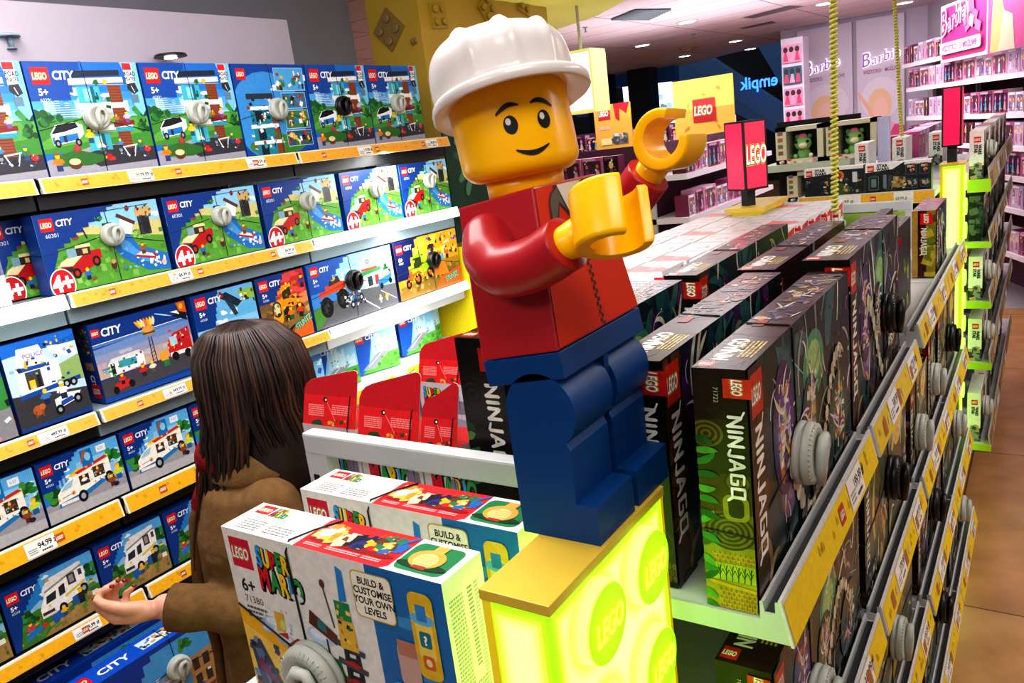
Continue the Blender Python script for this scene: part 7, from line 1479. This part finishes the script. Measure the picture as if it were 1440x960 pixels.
# middle doll units
shelf_run('doll_gondola', 'doll shelving whose end with pale green shelf edges faces us behind the raised yellow hand', (-4.3, 6.08, 0), (1, 0, 0), (0, -1, 0), 1.5, [-.405, -.755, -1.1], .3, top=-.15)
shelf_run('doll_gondola', 'doll shelving running back into the shop left of the red sign', (-2.4, 6.12, 0), (0, 1, 0), (1, 0, 0), 2.4, [-.405, -.755, -1.1], .35, top=-.15)
for i, z in enumerate((-.405, -.755, -1.1)):
    doll_row(lambda t: V((-4.3+t, 6.08, 0)), (1, 0, 0), V((0, -1, 0)), (.05), 1.45, z, 'doll cartons on the middle doll shelving', ORD[i]+' shelf of the doll display facing us', 70+i)
    doll_row(lambda t: V((-2.4, 6.12+t, 0)), (0, 1, 0), V((1, 0, 0)), .05, 2.35, z, 'doll cartons on the middle doll shelving', ORD[i]+' shelf of the doll display running back', 80+i)
shelf_run('doll_gondola', 'more distant doll shelving under the yellow banners', (-7.4, 9.2, 0), (1, 0, 0), (0, -1, 0), 4.3, [-.22, -.55, -.9], .4, top=.0)
for i, z in enumerate((-.22, -.55, -.9)): doll_row(lambda t: V((-7.4+t, 9.2, 0)), (1, 0, 0), V((0, -1, 0)), .8, 4.2, z, 'doll cartons under the yellow banners', ORD[i]+' shelf of the distant display under the banners', 90+i, maxn=18)
doll_row(lambda t: V((-.74, 6.3+t, 0)), (0, 1, 0), V((1, 0, 0)), .02, 2.2, -.472, 'doll cartons right of the plush boxes', 'white shelf right of the plush boxes', 99, maxn=8)

# ================================================================== yellow banners, light box, leaf board
def banner(label, px0, py0, px1, py1, yy, front):
    a, b = at(px0, py0, 'Y', yy), at(px1, py1, 'Y', yy); w = b.x-a.x; z0 = min(a.z, b.z); h = max(a.z, b.z)-z0
    root = empty('yellow_banner', (a.x, yy, HC+z0), 0, label, 'banner', 'yellow banners above the doll shelves')
    mb = MB(); mb.box(0, w, 0, .03, 0, h, lin('#d3a83a')); front(CV(mb, (0, 0, 0), (1, 0, 0), (0, 0, 1), (0, -1, 0), w, h, eps=.0012)); mb.build('banner_panel', PLAIN, root)
    mb = MB(); mb.box(w/2-.03, w/2+.03, .03, .06, -(HC+z0), h*.5); mb.build('post', SHELFK, root)
def bf(cv):
    A = cv.A; cv.rect(0, 0, A, 1, '#d9b04a'); r = random.Random(4)
    for i in range(9): cv.stroke(r.uniform(.05, A-.15), r.uniform(.1, .95), .08, r.uniform(0, 3), .03, '#c08a34', 1)
    cv.logo(A*.33, .3, A*.36, bg='#b41822')
def bf2(cv):
    A = cv.A; cv.rect(0, 0, A, 1, '#c99a3c'); cv.poly([(A*.55, 1), (A, 1), (A*.9, .75), (A*.72, .88), (A*.7, .6), (A*.6, .66)], '#a8161e'); cv.logo(A*.12, .66, A*.32, bg='#a8202a'); cv.text('SUPERCENY', A*.1, .45, .07, '#e8b0a8', off=.03, sx=.6); cv.rect(A*.5, .1, A*.9, .32, '#5a6068'); cv.rect(A*.15, .1, A*.45, .25, '#d8c080'); cv.bits(A*.5, .1, A*.9, .32, 12, ['#3a4a58', '#8a7a5a', '#b8b8b8'], 5, (.04, .12))
banner('yellow banner with a square red logo right of the raised yellow hand', 945, 116, 1034, 192, 9.0, bf); banner('dull yellow banner with a red ribbon right of the white lit box', 834, 150, 890, 206, 9.0, bf2)
lb = empty('hanging_light_box', (*W(at(805, 158, 'Y', 4.6)).xy, HC+.13), 0, 'white glowing box lamp behind the helmet peak', 'lamp')
mb = MB(); mb.box(-.05, .16, 0, .2, .02, .36); mb.build('lit_face', mat('lamp white', '#ffffff', emit=2.2, ecol='#fbffd0'), lb); mb = MB(); mb.box(-.055, .165, -.004, .205, .0, .02); mb.box(-.055, .165, -.004, .205, .36, .38); mb.box(.155, .168, -.006, .205, .02, .36); mb.build('frame', mat('lamp frame', '#d6d88a', rough=.4, emit=.5), lb); mb = MB(); mb.tube([(.05, .1, .38), (.05, .1, .92)], .01, 8); mb.build('hanger', SHELFW, lb)
lf = empty('leafy_board', (-2.47, 3.24, HC-.45), 0, 'dark green board with paler leaf shapes behind the toy worker', 'board')
mb = MB(); mb.box(0, .01, -.1, .28, 0, .62, lin('#1c3a2c')); cv = CV(mb, (.01, -.1, 0), (0, 1, 0), (0, 0, 1), (1, 0, 0), .38, .62, eps=.0004)
for i in range(10): r = random.Random(i); cv.stroke(r.uniform(.05, .4), r.uniform(.1, .8), r.uniform(.15, .3), r.uniform(-.8, 1.6), .07, ['#4a7a5c', '#2f5a44', '#6b9a78'][i % 3], r.uniform(-.8, .8))
mb.build('board_panel', CARD, lf)
yb = empty('yellow_end_board', (-2.47, 3.13, HC-.95), 0, 'bright yellow board closing the right end of the lit shelves', 'board'); mb = MB(); mb.box(-.45, .06, 0, .015, -(HC-.95), .48, lin('#e6cf1e')); mb.build('board_panel', CARD, yb)

# ================================================================== things outside in the mall
a = at(1094, 119, 'Y', 15.0); mb = MB(); cv = CV(mb, W(a), (1, 0, 0), (0, 0, 1), (0, -1, 0), 1, 1, eps=.001); cv.text('empik', 0, 0, .215, '#2f6df0', off=.02, mirror=True, sx=.92); o = mb.build('neon_sign', mat('blue neon', '#3f7cff', emit=3, ecol='#2f6cff'), None); tag(o, 'blue neon shop name seen from behind, mirrored, on the dark wall outside', 'sign')
sw = empty('bright_shopfront', (-9.6, 21.9, HC-.4), 0, 'bright white shopfront outside, glimpsed between the banners', 'shop')
mb = MB(); mb.box(-.75, .75, 0, .1, -(HC-.4), 1.7, lin('#cfe4f6')); cv = CV(mb, (-.75, 0, 0), (1, 0, 0), (0, 0, 1), (0, -1, 0), 1.5, 1.7, eps=.003); cv.rect(0, .75, cv.A, .95, '#ffffff'); cv.bits(0, .1, cv.A, .7, 24, ['#eef6ff', '#9ab8d8', '#5a7a9a', '#d8a0a8', '#ffffff'], 5, (.05, .25)); mb.build('lit_front', GLOWV, sw)
mb = MB(); mb.box(-2.2, -1.2, -.3, -.2, .9, 1.4, lin('#0c1430')); cv = CV(mb, (-2.2, -.3, .9), (1, 0, 0), (0, 0, 1), (0, -1, 0), 1.0, .5, eps=.003); cv.ell(1.4, .5, .22, .22, '#4a7af0', 16); cv.rect(.2, .35, .9, .6, '#7a6af0'); cv.rect(1.0, .1, 1.8, .22, '#4a6ad0'); mb.build('lit_screen', GLOWV, sw)

# ================================================================== ceiling fittings
LAMP = mat('ceiling lamp', '#fff', emit=9, ecol='#fff6ee')
NM = ['row nearest the yellow soffit', 'right of the smoke detectors', 'left of the tilted spotlights', 'nearest the dark mall opening', 'biggest, behind the air vent', 'beside the thick coiled cord', 'beside the thin coiled cord']
for (px, py), nm in zip(((903, 63), (963, 78), (1034, 57), (1055, 68), (966, 30), (1160, 4), (1272, 3)), NM):
    p = W(at(px, py, 'Z', CZ)); o = empty('ceiling_downlight', (p.x, p.y, p.z), 0, 'round recessed ceiling lamp, '+nm, 'lamp', 'recessed ceiling lamps'); mb = MB(); mb.lathe([(.09, -.012), (.001, -.013)], 20); mb.build('lens', LAMP, o); mb = MB(); mb.lathe([(.125, 0), (.125, -.008), (.118, -.016), (.09, -.012)], 24, caps=(True, False)); mb.build('trim_ring', WHIP, o)
def vent(label, quad, slats):
    P_ = [W(at(x, y, 'Z', CZ-.004)) for x, y in quad]; c = sum(P_, V())/4; root = empty('ceiling_vent', c, 0, label, 'vent', 'air vents in the ceiling')
    mb = MB(); mb.face([p-c for p in P_]); mb.build('frame', mat('vent dark', '#2b2a30', rough=.6) if slats else mat('vent grey', '#6d6670', rough=.6), root)
    if slats:
        for k in range(9):
            t = (k+.5)/9; a, b = P_[0].lerp(P_[1], t)-c, P_[3].lerp(P_[2], t)-c; mb = MB(); mb.tube([a-V((0, 0, .008)), b-V((0, 0, .008))], .009, 6); mb.build('slat', SHELFG, root)
vent('square slatted air vent next to the yellow soffit', ((858, 27), (893, 13), (945, 12), (912, 27)), True); vent('long dark slot vent above the mall opening', ((1045, 25), (1110, 8), (1130, 9), (1060, 26)), False); vent('narrow slot vent nearer the mall opening', ((1040, 40), (1085, 30), (1092, 32), (1045, 41)), False)
def sprinkler(label, px, py, z, group='sprinkler heads'):
    p = W(at(px, py, 'Z', z)); o = empty('sprinkler_head', p, 0, label, 'sprinkler', group); mb = MB(); mb.lathe([(.03, 0), (.03, -.006), (.012, -.012)], 16); mb.build('rose', SHELFG, o); mb = MB(); mb.tube([(0, 0, -.01), (0, 0, -.045)], .007, 8); mb.lathe([(.02, -.045), (.02, -.049)], 14); mb.build('head', SHELFG, o)
sprinkler('ceiling sprinkler by the yellow soffit', 823, 38, CZ); sprinkler('ceiling sprinkler in the middle of the tiled ceiling', 975, 48, CZ)
for i, (px, py) in enumerate(((960, 67), (978, 67))):
    p = W(at(px, py, 'Z', CZ)); mb = MB(); mb.lathe([(.06, 0), (.06, -.02), (.05, -.035)], 20, lin('#b88a5a')); o = mb.build('smoke_detector', PLAIN, None, loc=p); tag(o, ['tan round smoke detector, left of the pair', 'tan round smoke detector, right of the pair'][i], 'detector', 'smoke detectors')
p = at(13, 52, 'X', -2.555); q = W(p); o = empty('sprinkler_head', q, 0, 'grey sprinkler head at the top left above the blue cartons', 'sprinkler', 'sprinkler heads'); mb = MB(); mb.lathe([(.03, 0), (.03, .004), (.012, .012)], 16); mb.tube([(0, 0, .0), (0, 0, -.03)], .008, 8); mb.lathe([(.014, -.03), (.014, -.034)], 12); mb.build('head', SHELFG, o)
p = at(240, 80, 'X', -2.5); q = W(p); o = empty('shelf_lamp', q, 0, 'small round lamp under the pale board above the second blue carton', 'lamp'); mb = MB(); mb.lathe([(.055, 0), (.05, .008), (.02, .012)], 20); mb.build('shade', TAGK, o); mb = MB(); mb.lathe([(.022, -.004), (.001, -.006)], 14); mb.build('bulb', LAMP, o)

# ================================================================== light
w = bpy.data.worlds.new('world'); scene.world = w; w.use_nodes = True
w.node_tree.nodes['Background'].inputs[0].default_value = (.75, .78, .9, 1); w.node_tree.nodes['Background'].inputs[1].default_value = .16
def area(name, loc, target, sx, sy, power, col=(1, 1, 1), spread=None):
    l = bpy.data.lights.new(name, 'AREA'); l.shape = 'RECTANGLE'; l.size = sx; l.size_y = sy; l.energy = power; l.color = col
    if spread: l.spread = spread
    o = bpy.data.objects.new(name, l); COL.objects.link(o); o.location = (loc[0], loc[1], loc[2]+HC)
    d = V(target)-V(loc); o.rotation_euler = d.to_track_quat('-Z', 'Y').to_euler(); return o
area('strip_or_fill_light', (-1.85, 4.6, 1.0), (-1.85, 4.6, -2), .12, 2.6, 18, (1, .96, .97))
area('strip_or_fill_light', (-3.0, 5.6, 1.0), (-3.0, 5.6, -2), .12, 2.6, 16, (1, .94, .97))
area('strip_or_fill_light', (-1.5, .9, 1.02), (-1.6, .9, -2), .5, 2.2, 34, (1, .97, .94))
area('strip_or_fill_light', (.2, .2, 1.02), (-.4, .9, -.3), .7, .7, 13, (1, .97, .94))
area('strip_or_fill_light', (-.75, -1.1, .95), (-.7, .9, -.5), 1.2, .5, 14, (1, .97, .95))  # added fill from behind the camera to brighten the front faces
area('strip_or_fill_light', (.8, 3.2, 1.0), (.4, 3.3, -2), .4, 4, 72, (1, .93, .86))
area('strip_or_fill_light', (-1.4, 9.2, .98), (-1.2, 9.6, -1), 3.0, 1.6, 95, (1, .86, .95))
area('strip_or_fill_light', (-4.2, 8.0, .98), (-4.2, 8.0, -2), 2.0, 2.0, 60, (1, .92, 1))
area('strip_or_fill_light', (-1.5, 6.9, 1.0), (-2.6, 6.9, -.6), .3, 2, 26, (1, .95, 1))  # added fill to brighten the middle doll cartons
area('ceiling_fill', (-3.0, 8.0, .12), (-3.0, 8.0, 3), 2.4, 2.0, 24, (1, .93, .97))  # added up-facing fill to brighten the ceiling, no fitting there
area('shelf_strip', (-2.33, 2.63, .012), (-2.5, 2.63, -.5), .03, .92, 9, (1, 1, .96))
area('shelf_strip', (-2.33, .75, .012), (-2.5, .75, -.5), .03, .8, 3.5, (1, 1, .98))
area('shelf_strip', (-2.33, 2.63, -.335), (-2.5, 2.63, -.9), .03, .92, 4, (1, 1, .96))
area('shelf_strip', (-2.33, 2.63, -.70), (-2.55, 2.63, -1.2), .03, .92, 4, (1, 1, .96))
area('top_light', (-1.5, 1.6, 1.0), (-2.5, 1.7, .1),   .4, 2.0, 16, (.94, .9, 1))
scene.view_settings.view_transform = 'Standard'
scene.view_settings.look = 'Medium High Contrast'
scene.view_settings.exposure = .34
